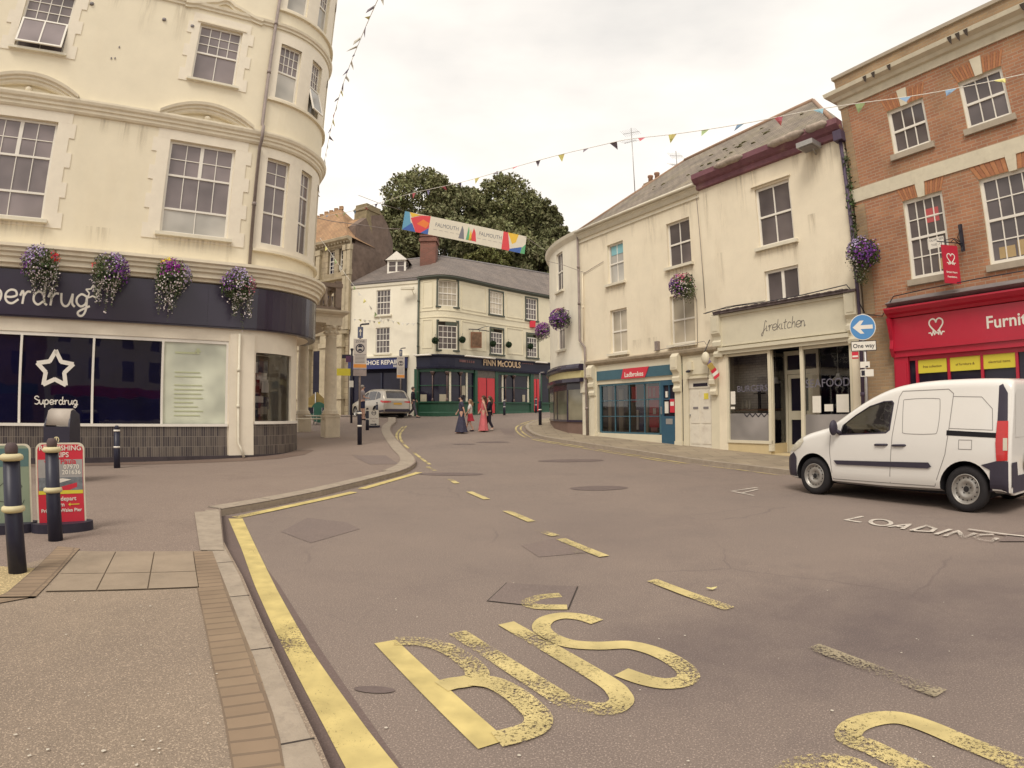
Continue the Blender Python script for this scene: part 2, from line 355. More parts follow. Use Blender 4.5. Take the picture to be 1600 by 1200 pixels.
def groundmat(name, c, c2, big=.18, speck=.35, spsc=260., rough=.9, dark=(.07, .06, .06), darkamt=.5, bump=.25, cracks=0., stain=None):
    m, t, b, ln = nm(name); nodes = t.nodes; tc = nodes.new('ShaderNodeTexCoord'); O = tc.outputs['Object']
    def noise(s, d=6, r=.6, loc=0):
        n = nodes.new('ShaderNodeTexNoise'); n.inputs['Scale'].default_value = s; n.inputs['Detail'].default_value = d; n.inputs['Roughness'].default_value = r
        mpn = nodes.new('ShaderNodeMapping'); mpn.inputs['Location'].default_value = (loc, loc*.7, 0); ln(O, mpn.inputs[0]); ln(mpn.outputs[0], n.inputs[0]); return n.outputs[0]
    def rng(src, a, bb, c_, d):
        r = nodes.new('ShaderNodeMapRange'); r.inputs[1].default_value = a; r.inputs[2].default_value = bb; r.inputs[3].default_value = c_; r.inputs[4].default_value = d; ln(src, r.inputs[0]); return r.outputs[0]
    def mixc(f, a, bb):
        k = nodes.new('ShaderNodeMix'); k.data_type = 'RGBA'; ln(f, k.inputs[0])
        for i, v in ((6, a), (7, bb)):
            if isinstance(v, tuple): k.inputs[i].default_value = col4(v)
            else: ln(v, k.inputs[i])
        return k.outputs[2]
    x = mixc(rng(noise(.35, 5), .35, .65, 0, 1), c, c2)
    x = mixc(rng(noise(.5, 8, .75, 9), .52, .72, 0, darkamt), x, dark)          # oil and tyre dirt
    x = mixc(rng(noise(spsc*.35, 1, .5, 3), .56, .66, 0, speck), x, tuple(min(1, k*2.1) for k in c))   # light chippings
    x = mixc(rng(noise(spsc*.5, 1, .5, 5), .54, .66, 0, speck), x, tuple(k*.4 for k in c))
    if cracks:
        v = nodes.new('ShaderNodeTexVoronoi'); v.feature = 'DISTANCE_TO_EDGE'; v.inputs['Scale'].default_value = .45
        nn = nodes.new('ShaderNodeTexNoise'); nn.inputs['Scale'].default_value = 1.5; nn.inputs['Detail'].default_value = 6; ln(O, nn.inputs[0])
        vm = nodes.new('ShaderNodeMix'); vm.data_type = 'RGBA'; vm.inputs[0].default_value = .25; ln(O, vm.inputs[6]); ln(nn.outputs[1], vm.inputs[7]); ln(vm.outputs[2], v.inputs[0])
        g = rng(v.outputs[0], 0, .006, cracks, 0)
        mm = nodes.new('ShaderNodeMath'); mm.operation = 'MULTIPLY'; ln(g, mm.inputs[0]); ln(rng(noise(.4, 2, .5, 20), .5, .6, 0, 1), mm.inputs[1])
        x = mixc(mm.outputs[0], x, dark)
    for (sx, sy, sr, sa) in (stain or ()):      # dark tarry patch with a ragged edge
        vd = nodes.new('ShaderNodeVectorMath'); vd.operation = 'DISTANCE'; vd.inputs[1].default_value = (sx, sy, 0); ln(O, vd.inputs[0])
        ad = nodes.new('ShaderNodeMath'); ad.operation = 'MULTIPLY_ADD'; ad.inputs[1].default_value = -3.2*sr*.5; ln(noise(1.6, 8, .7, 31), ad.inputs[0]); ln(vd.outputs['Value'], ad.inputs[2])
        x = mixc(rng(ad.outputs[0], -.8*sr, .35*sr, sa, 0), x, dark)
    ln(x, b.inputs['Base Color']); b.inputs['Roughness'].default_value = rough; b.inputs['Specular IOR Level'].default_value = .25
    bp = nodes.new('ShaderNodeBump'); bp.inputs['Strength'].default_value = bump; bp.inputs['Distance'].default_value = .006; ln(noise(spsc*.4, 3), bp.inputs['Height']); ln(bp.outputs[0], b.inputs['Normal'])
    return m
def leafmat(name, c, var=.5, rough=.6, trans=.3):
    m, t, b, ln = nm(name); nodes = t.nodes
    g = nodes.new('ShaderNodeNewGeometry'); hs = nodes.new('ShaderNodeHueSaturation'); hs.inputs['Color'].default_value = col4(c)
    r = nodes.new('ShaderNodeMapRange'); r.inputs[3].default_value = 1-var; r.inputs[4].default_value = 1+var; ln(g.outputs['Random Per Island'], r.inputs[0]); ln(r.outputs[0], hs.inputs['Value'])
    r2 = nodes.new('ShaderNodeMapRange'); r2.inputs[3].default_value = .47; r2.inputs[4].default_value = .53; ln(g.outputs['Random Per Island'], r2.inputs[0]); ln(r2.outputs[0], hs.inputs['Hue'])
    ln(hs.outputs[0], b.inputs['Base Color']); b.inputs['Roughness'].default_value = rough; b.inputs['Specular IOR Level'].default_value = .2
    return m
M = {}
M['cream'] = mat('cream_render', (.78, .705, .54), .85, .05, 1.5, .12, 60, c2=(.66, .54, .33), c2amt=.16, c2sc=.9, streak=1)
M['surround'] = mat('white_surround', (.80, .73, .60), .8, .05, 3, .08, 60, c2=(.6, .5, .4), c2amt=.25, c2sc=1.5)
M['moulding'] = mat('cream_moulding', (.77, .695, .54), .8, .08, 3, c2=(.5, .42, .30), c2amt=.28, c2sc=2)
M['render'] = mat('old_cream_render', (.82, .735, .57), .88, .07, 1.2, .3, 35, c2=(.50, .41, .28), c2amt=.42, c2sc=1.1, streak=1)
M['render2'] = mat('white_render', (.82, .77, .64), .88, .07, 1.2, .2, 35, c2=(.55, .48, .36), c2amt=.3, c2sc=1.1, streak=1)
M['white'] = mat('white_gloss_paint', (.80, .76, .68), .4, .05, 5)
M['offwhite'] = mat('offwhite_paint', (.72, .67, .54), .55, .08, 4, c2=(.4, .34, .25), c2amt=.3, c2sc=3)
M['navy'] = mat('navy_fascia_panel', (.036, .028, .052), .22, .1, .8, spec=.5)
M['glass_grey'] = glassmat('grey_window_glass', (.215, .18, .18), .10)
M['glass_blind'] = glassmat('window_glass_over_blind', (.42, .40, .36), .15)
M['glass_dark'] = glassmat('dark_window_glass', (.02, .017, .03), .05, .35)
M['glass_navy'] = glassmat('shop_window_film', (.004, .004, .020), .02, .5)
M['glass_mid'] = glassmat('window_glass', (.125, .105, .105), .06, .45)
M['glass_curtain'] = glassmat('window_glass_over_net_curtain', (.50, .44, .34), .25)
M['clear'] = clearglass('clear_shop_glass')
M['black'] = mat('black_paint', (.018, .016, .028), .35, .1, 5, spec=.5)
M['plastic'] = mat('black_plastic', (.03, .027, .045), .5, .1, 8)
M['rubber'] = mat('tyre_rubber', (.022, .02, .022), .85, .2, 20, .2, 60)
M['pipe'] = mat('old_downpipe_paint', (.27, .22, .20), .6, .25, 4)
M['lead'] = mat('grey_lead', (.22, .20, .20), .6, .2, 3)
M['granite'] = mat('granite_kerb_stone', (.36, .30, .235), .85, .18, 6, .4, 120, c2=(.18, .15, .13), c2amt=.5, c2sc=14)
M['concrete'] = mat('concrete', (.38, .33, .27), .9, .15, 3, .3, 90)
M['steel'] = mat('galvanised_steel', (.42, .41, .40), .45, .15, 6, metal=.6)
M['skin'] = mat('skin', (.55, .33, .24), .6, .05, 8)
# ================================================================= GROUND
M['asphalt'] = groundmat('asphalt', (.236, .188, .160), (.205, .165, .144), speck=.5, spsc=300, darkamt=.28, dark=(.09, .07, .075), cracks=.35, stain=((2.2, 3.2, 1.4, .5), (3.6, 3.6, 1.5, .4), (.9, 3.1, .8, .4), (1.0, 6.8, 1.4, .2)))
M['asphalt_patch'] = groundmat('asphalt_patch', (.205, .160, .142), (.185, .148, .134), speck=.3, spsc=300, darkamt=.3)
M['gutter'] = groundmat('gutter_tarmac', (.165, .122, .110), (.145, .11, .10), speck=.2, spsc=300, darkamt=.4)
M['pave_near'] = groundmat('pavement_tarmac', (.285, .225, .17), (.24, .19, .15), speck=.5, spsc=330, darkamt=.25)
M['pave_far'] = groundmat('red_tarmac_pavement', (.225, .175, .148), (.255, .20, .165), speck=.45, spsc=240, darkamt=.4, dark=(.13, .095, .08))
M['gravel'] = groundmat('yellow_resin_gravel', (.42, .33, .18), (.38, .30, .17), speck=.6, spsc=160, darkamt=.1)
M['slab'] = mat('concrete_slab', (.31, .245, .18), .9, .15, 3, .4, 110, c2=(.22, .17, .12), c2amt=.4, c2sc=5)
M['flag'] = brickmat('paving_flags', (.33, .27, .19), (.29, .235, .17), (.17, .135, .10), .9, .6, .012, .9, .5, var=.2)
M['paver'] = brickmat('brick_paver', (.27, .195, .13), (.24, .172, .115), (.18, .13, .09), .21, .105, .010, .9, .0, stain=((.33, .25, .16), .5), var=.25)
M['yellow'] = paintmat('yellow_road_paint', (.62, .50, .20), .14)
M['yellow_worn'] = paintmat('worn_yellow_road_paint', (.60, .49, .22), .46)
M['yellow_faint'] = paintmat('faded_yellow_road_paint', (.34, .285, .19), .80)
M['white_road'] = paintmat('white_road_paint', (.62, .56, .49), .33)
M['iron'] = mat('cast_iron_cover', (.17, .13, .12), .7, .2, 8, .6, 60, metal=.2)
M['dark_joint'] = mat('dark_joint', (.05, .04, .035), .9, 0)
def gp(pts, off=0., s=1., ox=0, oy=0): return [tuple(G(ox+x/s, oy+y/s, off)[:2]) for x, y in pts]

q = MB(); ys = [-60, -20, 0]+[k*.5 for k in range(16, 110)]+[60, 70, 100, 200, 500]
xs = [-500, -60, -20, 0, 20, 60, 500]
for a, b in zip(ys, ys[1:]):
    for c, d in zip(xs, xs[1:]): q.poly([(c, a, zg(a)), (d, a, zg(a)), (d, b, zg(b)), (c, b, zg(b))])
tag(q.build('road', M['asphalt']), kind='structure')
PV = .105
KL = [(1.35, -1.5), (.3, .2)]+gp([(504, 1200), (476, 1140), (427.5, 1033), (380.6, 920.6), (350.6, 862.5), (344, 808)])
KL2 = gp([(345, 807), (420, 793), (500, 776), (574, 757), (624, 743.5)])
KL3 = cat(gp([(624, 743.5), (641, 736), (650, 727), (647, 718), (634, 706), (618.5, 688), (611, 676), (612, 668), (619, 662)]), 4)
KL3 = [(p[0], p[1]) for p in KL3]
KLB = [(KL3[-1][0]-.5, 31.6), (-8.5, 32.3), (-14, 33), (-22, 33)]
def kerb(mb, path, w=.16, step=.4, side=1):
    P = resample(path, step); inn = offset(P, -w*side); L = plen(P)
    for i in range(len(P)-1):
        a, b, c, d = P[i], P[i+1], inn[i+1], inn[i]
        za, zb = zg(a[1]), zg(b[1]); h = PV+.004
        t = [(a[0], a[1], za+h-.02), (b[0], b[1], zb+h-.02)]
        ch = [(a[0]+(d[0]-a[0])*.12, a[1]+(d[1]-a[1])*.12, za+h), (b[0]+(c[0]-b[0])*.12, b[1]+(c[1]-b[1])*.12, zb+h)]
        u = [(L[i], 0), (L[i+1], 0), (L[i+1], .2), (L[i], .2)]
        f = [[(a[0], a[1], za-.02), (b[0], b[1], zb-.02), t[1], t[0]], [t[0], t[1], ch[1], ch[0]], [ch[0], ch[1], (c[0], c[1], zb+h), (d[0], d[1], za+h)]]
        for g in f: mb.poly(g if side > 0 else g[::-1], 0, u if side > 0 else u[::-1])
    for k in range(int(L[-1]/1.05)+1):     # joints between the stones
        s = min(L[-1]-.01, k*1.05+.02); p = pat(P, s); e = (pat(P, min(L[-1], s+.02))-pat(P, max(0, s-.02))).normalized(); n = Vector((-e.y, e.x))*side
        z = zg(p.y)+PV+.0055
        mb.poly([(p.x+n.x*.01, p.y+n.y*.01, z), (p.x+e.x*.012+n.x*.01, p.y+e.y*.012+n.y*.01, z), (p.x+e.x*.012+n.x*w, p.y+e.y*.012+n.y*w, z), (p.x+n.x*w, p.y+n.y*w, z)], 1)
q = MB(); kerb(q, [KL[k] for k in range(len(KL))], .20); kerb(q, KL2, .30); kerb(q, KL3+KLB, .42)
tag(q.build('kerb', [M['granite'], M['dark_joint']]), kind='structure')
LP = KL[:-1]+[KL2[0]]+KL2[1:-1]+KL3+KLB
tag(sheet('pavement', LP+[(-22, 20), (-25, -1.5)], PV-.002, M['pave_far']), kind='structure')
near = KL[:-1]+gp([(340, 860), (302, 861), (122, 861)], PV)+[(-4.3, 3.75), (-6.2, 2.2)]
tag(sheet('near_pavement', near+[(-9, -1.5)], PV+.002, M['pave_near']), kind='structure')
tag(sheet('gravel_path', gp([(56, 889), (0, 937)], PV)+[(-7.5, 2.6), (-7.5, 4.6)]+gp([(0, 886)], PV), PV+.006, M['gravel']), kind='structure')
bl = gp([(302, 862.5), (307.5, 918.7), (322.5, 990), (333.7, 1050), (348.7, 1113.7), (361.8, 1196)], PV); br_ = gp([(332, 862), (354, 920), (399.4, 1035), (435, 1140), (444, 1196)], PV)
# brick paver strips, laid with their own running pattern
def near_on(B, p):
    best = None
    for u, v in zip(B, B[1:]):
        u, v = Vector(u[:2]), Vector(v[:2]); t = max(0, min(1, (p-u).dot(v-u)/(v-u).length_squared)); k = u+(v-u)*t
        if best is None or (k-p).length < (best-p).length: best = k
    return best
def band(name, A, B, off, mt, mb=None, m=0):
    n = 24; LA, LB = plen(A), plen(B); q = MB()
    for i in range(n):
        a, b = pat(A, LA[-1]*i/n), pat(A, LA[-1]*(i+1)/n); c, d = pat(B, LB[-1]*(i+1)/n), pat(B, LB[-1]*i/n)
        if name.startswith('pavement'):
            c, d = near_on(B, b), near_on(B, a)
        wd = (a-d).length; s0, s1 = LA[-1]*i/n, LA[-1]*(i+1)/n
        f = [(p.x, p.y, zg(p.y)+off) for p in (a, b, c, d)]; uv = [(0, s0), (0, s1), (wd, s1), (wd, s0)]
        nn = (Vector(f[1])-Vector(f[0])).cross(Vector(f[2])-Vector(f[0]))
        if nn.z < 0: f, uv = f[::-1], uv[::-1]
        q.poly(f, 0, uv)
    return q.build(name, mt)
def ext(a, b, k): return (b[0]+(b[0]-a[0])*k, b[1]+(b[1]-a[1])*k)
tag(band('pavement_brick_strip', bl+[ext(bl[-2], bl[-1], 3)], br_+[ext(br_[-2], br_[-1], 3)], PV+.006, M['paver']), kind='structure')
tag(band('pavement_brick_border', gp([(90, 855), (56, 889), (0, 937)], PV)+[(-6.5, 2.2)], gp([(125, 858), (75, 915), (0, 993)], PV)+[(-6.1, 1.9)], PV+.010, M['paver']), kind='structure')
sq = MB(); S0 = gp([(122, 863), (302, 863), (311, 919), (71, 926)], PV)
for i in range(3):
    for j in range(2):
        def bl2(u, v):
            a, b, c, d = [Vector(k) for k in S0]; p = (a*(1-u)+b*u)*(1-v)+(d*(1-u)+c*u)*v; return (p.x, p.y)
        g = .0045; u0, u1, v0, v1 = i/3+g, (i+1)/3-g, (0, .62)[j]+g, (.62-g, 1-g)[j] if j == 0 else 1-g
        P4 = [bl2(u0, v0), bl2(u1, v0), bl2(u1, v1), bl2(u0, v1)]
        sq.poly([(p[0], p[1], PV+.012) for p in P4[::-1]], 0)
sq.poly([(p[0], p[1], PV+.006) for p in S0[::-1]], 1)
tag(sq.build('pavement_slabs', [M['slab'], mat('sandy_joint', (.15, .11, .075), .9, .1)]), kind='structure')
kb_in = offset(KL[2:-1], -.21)
P5 = gp([(300, 862), (345, 862), (343, 812), (300, 806)], PV)
tag(sheet('kerb_stone', gp([(304, 801), (343, 799), (350, 861), (313, 861)], PV), PV+.010, M['granite']), kind='structure')
# gutter band next to the kerb
tag(band('road_gutter', KL[1:]+[KL2[0]], offset(KL[1:]+[KL2[0]], .30), .004, M['gutter']), kind='structure')
# right-hand pavement
KR0 = gp([(905, 650), (865, 654), (840, 659), (826, 664), (821, 671), (836, 682.5), (865, 689.5)])
KR = [(p[0], p[1]) for p in cat(KR0, 4)]+gp([(925, 699), (1003.7, 711), (1082, 723.5), (1160, 733)])+[(5.95, 11.8), (7.1, 9.3), (8.6, 6.2), (11, 1.2), (12, -1.5)]
q = MB(); kerb(q, KR, .15); tag(q.build('right_kerb', [M['granite'], M['dark_joint']]), kind='structure')
tag(sheet('right_pavement', KR+[(20, -1.5), (20, 31), (6, 31)], PV-.002, M['flag']), kind='structure')
# yellow and white lines
def lines(name, items, mts):
    q = MB()
    for pts, wd, m in items: q.strip(pts, wd, lambda y, k=.0105+.001*m: zg(y)+k, m, .3)
    return tag(q.build(name, mts), kind='structure')
YL = gp([(357, 811), (378, 860), (397.5, 915), (431, 990), (468.7, 1065), (506, 1136), (538, 1198), (560, 1240)])
YR = gp([(379, 811), (402, 860), (434, 925), (487.5, 1020), (540, 1095), (598, 1174), (622, 1200), (650, 1235)])
o = band('road_marking', YL, YR, .0085, M['yellow']); tag(o, kind='structure')
dash = [[(702, 749), (714, 756)], [(733, 769), (761, 781)], [(791, 799), (831, 816)], [(842, 829.5), (868, 838.5)], [(876, 843), (944, 871)]]
it = [(gp([(368, 809.5), (460, 790), (553, 769.5)]), .17, 0), (gp([(565, 764.5), (655, 738.5)]), .17, 0), (gp([(668, 730), (680, 736)]), .10, 1)]
it += [(gp(d), .12, 1) for d in dash]+[(gp([(1018, 908), (1075, 930)]), .11, 1), (gp([(1075, 930), (1140, 953)]), .11, 1), (gp([(1270, 1012), (1470, 1087)]), .12, 2)]
it += [(gp([(858+12, 838), (908, 868)]), .10, 2)]
lines('road_marking', it, [M['yellow'], M['yellow_worn'], M['yellow_faint']])
dl = [[(p[0], p[1]) for p in cat(gp(pp, s=3.81, ox=440, oy=480), 4)] for pp in ([(742, 708), (712, 745), (705, 772), (722, 810), (775, 858), (882, 938)], [(722, 712), (690, 745), (684, 775), (692, 803)])]
lines('road_marking', [(d, .09, 0) for d in dl]+[(offset(KR[4:-6], k), .08, 1) for k in (.22, .44)]+[(offset(KR[-10:-2], .2), .07, 1)], [M['yellow_worn'], M['yellow_worn']])
def strokes(name, sets, s, ox, oy, wd, mt, smooth=True, off=.0085):
    q = MB()
    for si, st in enumerate(sets):
        P = gp(st, s=s, ox=ox, oy=oy)
        if smooth and len(P) > 2: P = [(p[0], p[1]) for p in cat(P, 5)]
        q.strip(P, wd, lambda y, k=off+.002*si: zg(y)+k, 0, .12)
    return tag(q.build(name, mt), kind='structure')
strokes('road_marking', [[(112, 385), (560, 815)]], 2.667, 560, 860, .145, M['yellow'], False)
strokes('road_marking', [[(150, 385), (230, 384), (300, 392), (380, 420), (445, 462), (490, 505), (490, 540), (440, 555), (390, 562), (345, 575)], [(470, 548), (560, 560), (640, 600), (710, 655), (750, 705), (735, 745), (670, 775), (575, 798)]], 2.667, 560, 860, .135, M['yellow_worn'], True, .0115)
strokes('road_marking', [[(412, 345), (560, 440), (700, 530), (810, 600), (870, 638), (960, 662), (1050, 665), (1095, 635), (1085, 600), (1030, 550), (830, 430), (615, 308)]], 2.667, 560, 860, .125, M['yellow_worn'])
strokes('road_marking', [[(995, 302), (930, 282), (850, 276), (785, 292), (762, 325), (795, 362), (880, 393), (1000, 402), (1120, 398), (1220, 420), (1310, 462), (1372, 512), (1360, 548), (1280, 560), (1190, 545), (1095, 512)]], 2.667, 560, 860, .125, M['yellow_worn'])
strokes('road_marking', [[(842, 190), (760, 198), (705, 220), (745, 238), (870, 240)]], 2.667, 560, 860, .11, M['yellow_worn'])
strokes('road_marking', [[(1260, 1140), (1160, 1085), (1060, 1035), (960, 985), (870, 948), (890, 900), (980, 868), (1080, 865), (1200, 900), (1350, 965), (1480, 1015), (1580, 1060), (1640, 1100)]], 2.667, 1000, 800, .12, M['yellow_worn'])
strokes('road_marking', [[(600, 1100), (660, 1062), (760, 1045), (860, 1055), (960, 1100)]], 2.667, 1000, 800, .12, M['yellow_worn'])
LD = [[(592, 990), (488, 1013), (582, 1028)], [(640+65+65*math.cos(a)*1., 1030+19*math.sin(a)+4*math.cos(a)) for a in [k*PI/8 for k in range(17)]], [(752, 1057), (892, 1040), (838, 1072)], [(805, 1056), (860, 1062)], [(893, 1083), (990, 1052), (1045, 1072), (1020, 1090), (893, 1083)], [(1048, 1108), (1142, 1076)],
      [(1105, 1120), (1190, 1086), (1218, 1134), (1298, 1102)], [(1410, 1112), (1340, 1112), (1295, 1128), (1330, 1146), (1395, 1155), (1432, 1134)], [(1250, 1079), (1500, 1113), (1640, 1128)]]
strokes('road_marking', LD, 4, 1200, 560, .055, M['white_road'], False)
strokes('road_marking', [[(1184, 762), (1143, 768), (1178, 775)], [(1160, 771), (1185, 765)]], 1, 0, 0, .05, M['white_road'], False)
# patches, covers
def quad(name, px, off, mt, s=1, ox=0, oy=0): return tag(sheet(name, gp(px, s=s, ox=ox, oy=oy), off, mt), kind='structure')
quad('road_patch', [(370, 510), (480, 452), (640, 470), (700, 498), (495, 557)], .004, M['asphalt_patch'], 2.667, 300, 640)
quad('road_patch', [(340, 512), (560, 465), (650, 545), (420, 566)], .004, M['asphalt_patch'], 2.963, 700, 680)
quad('road_patch', [(1300, 722), (1385, 722), (1385, 762), (1325, 758)], .004, M['asphalt_patch'], 3.81, 440, 480)
quad('road_patch', [(420, 905), (620, 905), (700, 960), (520, 960)], PV+.003, M['asphalt_patch'], 3.81, 440, 480)
quad('road_patch', [(1510, 1100), (1640, 1080), (1640, 1150), (1440, 1150)], .012, M['asphalt_patch'], 4, 1200, 560)
cv = gp([(760, 940), (791, 911), (904, 917), (889, 953)]); q = MB(); sheet('c', cv, .0035, None, mb=q, m=0)
c0 = Vector((sum(p[0] for p in cv)/4, sum(p[1] for p in cv)/4)); inn = [tuple(c0+(Vector(p)-c0)*.965) for p in cv]
sheet('c', inn, .0065, None, mb=q, m=1); tag(q.build('road_manhole_cover', [M['dark_joint'], M['asphalt_patch']]), kind='structure')
q = MB()
for px, py, rx, ry in ((892, 720, .9, .28), (936, 763, .55, .3), (770, 691, .6, .28), (704, 741, .75, .28), (585, 1079, .11, .04), (665, 775, .0, .0), (578, 716, .0, .0), (725, 694, .4, .2)):
    if rx == 0: continue
    c = G(px, py); q.poly([(c.x+rx*math.cos(2*PI*k/20), c.y+ry*math.sin(2*PI*k/20), zg(c.y+ry*math.sin(2*PI*k/20))+.006) for k in range(20)], 0)
tag(q.build('road_cover', M['iron']), kind='structure')
q = MB(); rr = random.Random(3)
spots = [(248, 898), (266, 897), (43, 1171), (46, 1180), (75, 1171), (130, 1194), (213, 1195), (248, 1135), (249, 1176), (45, 1138), (325, 1130), (618, 935), (619, 953), (652, 964), (590, 935), (1070, 993), (1435, 1000), (1432, 998), (940, 836), (1070, 1195), (700, 830), (811, 1180), (1300, 1110), (985, 1150)]
for _ in range(26): spots.append((rr.uniform(20, 340), rr.uniform(930, 1190)))
for _ in range(30): spots.append((rr.uniform(560, 1580), rr.uniform(790, 1190)))
for x, y in spots:
    left = x < 350; off = PV+.0115 if left else .0115; c = G(x, y, off); r = rr.uniform(.003, .009); a = rr.uniform(0, 6)
    q.poly([(c.x+r*rr.uniform(.5, 1.3)*math.cos(a+2*PI*k/7), c.y+r*rr.uniform(.5, 1.3)*math.sin(a+2*PI*k/7), zg(c.y)+off) for k in range(7)], 0)
tag(q.build('chewing_gum_spots', mat('gum', (.55, .5, .42), .8)), 'pale trodden chewing gum and specks on the tarmac', 'gum', kind='stuff')
c = G(1112, 923); q = MB()
for i in range(6):
    a0, a1 = (i-3)/3, (i-2)/3; f = lambda a: .016*(1-a*a)
    q.poly([(c.x+a0*.045, c.y-f(a0), c.z+.014+.012*abs(a0)), (c.x+a1*.045, c.y-f(a1), c.z+.014+.012*abs(a1)), (c.x+a1*.045, c.y+f(a1), c.z+.02+.012*abs(a1)), (c.x+a0*.045, c.y+f(a0), c.z+.02+.012*abs(a0))])
tag(q.build('fallen_leaf', mat('dry_leaf', (.62, .55, .25), .7)), 'small pale yellow leaf lying on the open road beside the end of a dash', 'leaf')

wl = [(-13.5, -.07), (-6, -.07), (-.1, -.07), (.45, -.07), (1.1, .05), (1.7, .45), (2.15, 1.0), (2.7, .8), (2.1, -.2), (1.2, -.75), (.3, -.85), (-3, -.8), (-7, -.95), (-13.5, -.8)]
FL0 = Fr((-7.708, 14.752), 53.2); tag(sheet('pavement_stain', [FL0.w(*p) for p in wl], PV+.004, groundmat('damp_tarmac', (.15, .105, .085), (.19, .14, .11), speck=.3, spsc=240, darkamt=.5, dark=(.09, .065, .06))), kind='structure')
quad('tarmac_scar', [(1100, 385), (1210, 392), (1260, 425), (1330, 440), (1300, 430), (1240, 395), (1300, 385), (1210, 385)], PV+.0075, M['asphalt_patch'], 4, 0, 650) if False else None
# ================================================================= BUILDING HELPERS
def chordT(P0, P1):
    ex = Vector((P1[0]-P0[0], P1[1]-P0[1], 0)); w_ = ex.length; ex /= w_; ey = Vector((-ex.y, ex.x, 0))
    return Matrix(((ex.x, ey.x, 0, P0[0]), (ex.y, ey.y, 0, P0[1]), (0, 0, 1, 0), (0, 0, 0, 1))), w_
def window(parent, P0, P1, z0, z1, rows, rec=.10, fr=.055, bar=.022, pane='glass_grey', frame='white', sill=None, top=None, label=None, low_mat=None, meet=None, casings=0):
    """rows: bottom to top (height share, columns, sub rows, vertical post widths); y = 0 is the wall face"""
    T, W = chordT(P0, P1); q = MB(); q.T = T; y0, y1 = rec, rec+.05
    q.box(0, fr, y0, y1, z0, z1); q.box(W-fr, W, y0, y1, z0, z1); q.box(fr, W-fr, y0, y1, z0, z0+fr*1.2); q.box(fr, W-fr, y0, y1, z1-fr, z1)
    a, b = z0+fr*1.2, z1-fr; z = a; n = len(rows)
    p = MB(); p.T = T
    for i, r in enumerate(rows):
        h = (b-a)*r[0]; t = z+h; yy = y0+(.02 if i < n-1 else .0)
        if i < n-1: q.box(fr, W-fr, y0-.004, y1-.004, t-.028, t+.028)
        lo, hi = z+(.028 if i else 0), t-(.028 if i < n-1 else 0)
        for k in range(1, r[1]):
            x = fr+(W-2*fr)*k/r[1]; bb = (r[3] if len(r) > 3 and k == r[1]/2 else bar)
            q.box(x-bb/2, x+bb/2, y0+.008, y1-.008, lo, hi)
        for k in range(1, r[2]):
            zz = lo+(hi-lo)*k/r[2]; q.box(fr, W-fr, y0+.010, y1-.010, zz-bar/2, zz+bar/2)
        p.poly([(fr*.8, y0+.03, lo-.01), (W-fr*.8, y0+.03, lo-.01), (W-fr*.8, y0+.03, hi+.01), (fr*.8, y0+.03, hi+.01)], 1 if (low_mat and i == 0) else 0)
        z = t
    o = q.build('window', M[frame], parent)
    p.build('pane', [M[pane]]+([M[low_mat]] if low_mat else []), o)
    if sill:
        s = MB(); s.T = T; e, th, out = sill; s.box(-e, W+e, -out, rec+.02, z0-th, z0-.001); s.build('sill', M['offwhite'] if frame != 'green_dark' else M['green_dark'], o)
    if label: o['label'] = label
    return o
_fc = {}
def text(s, size, mt, parent, T, name='lettering', ext=.004, align='CENTER', bold=0., sx=1., shear=0.):
    c = bpy.data.curves.new('t', 'FONT'); c.body = s; c.size = size; c.align_x = align; c.align_y = 'CENTER'; c.extrude = ext; c.offset = bold; c.shear = shear; c.resolution_u = 3
    o = bpy.data.objects.new('t', c); COL.objects.link(o); dg = bpy.context.evaluated_depsgraph_get(); me = bpy.data.meshes.new_from_object(o.evaluated_get(dg))
    bpy.data.objects.remove(o); bpy.data.curves.remove(c)
    me.transform(T @ Matrix.Rotation(PI/2, 4, 'X') @ Matrix.Diagonal((sx, 1, 1, 1))); me.materials.clear(); me.materials.append(mt); me.name = name
    n = bpy.data.objects.new(name, me); COL.objects.link(n); n.parent = parent; return n
def at(x, y, z, rz=0): return Matrix.Translation((x, y, z)) @ Matrix.Rotation(rz, 4, 'Z')
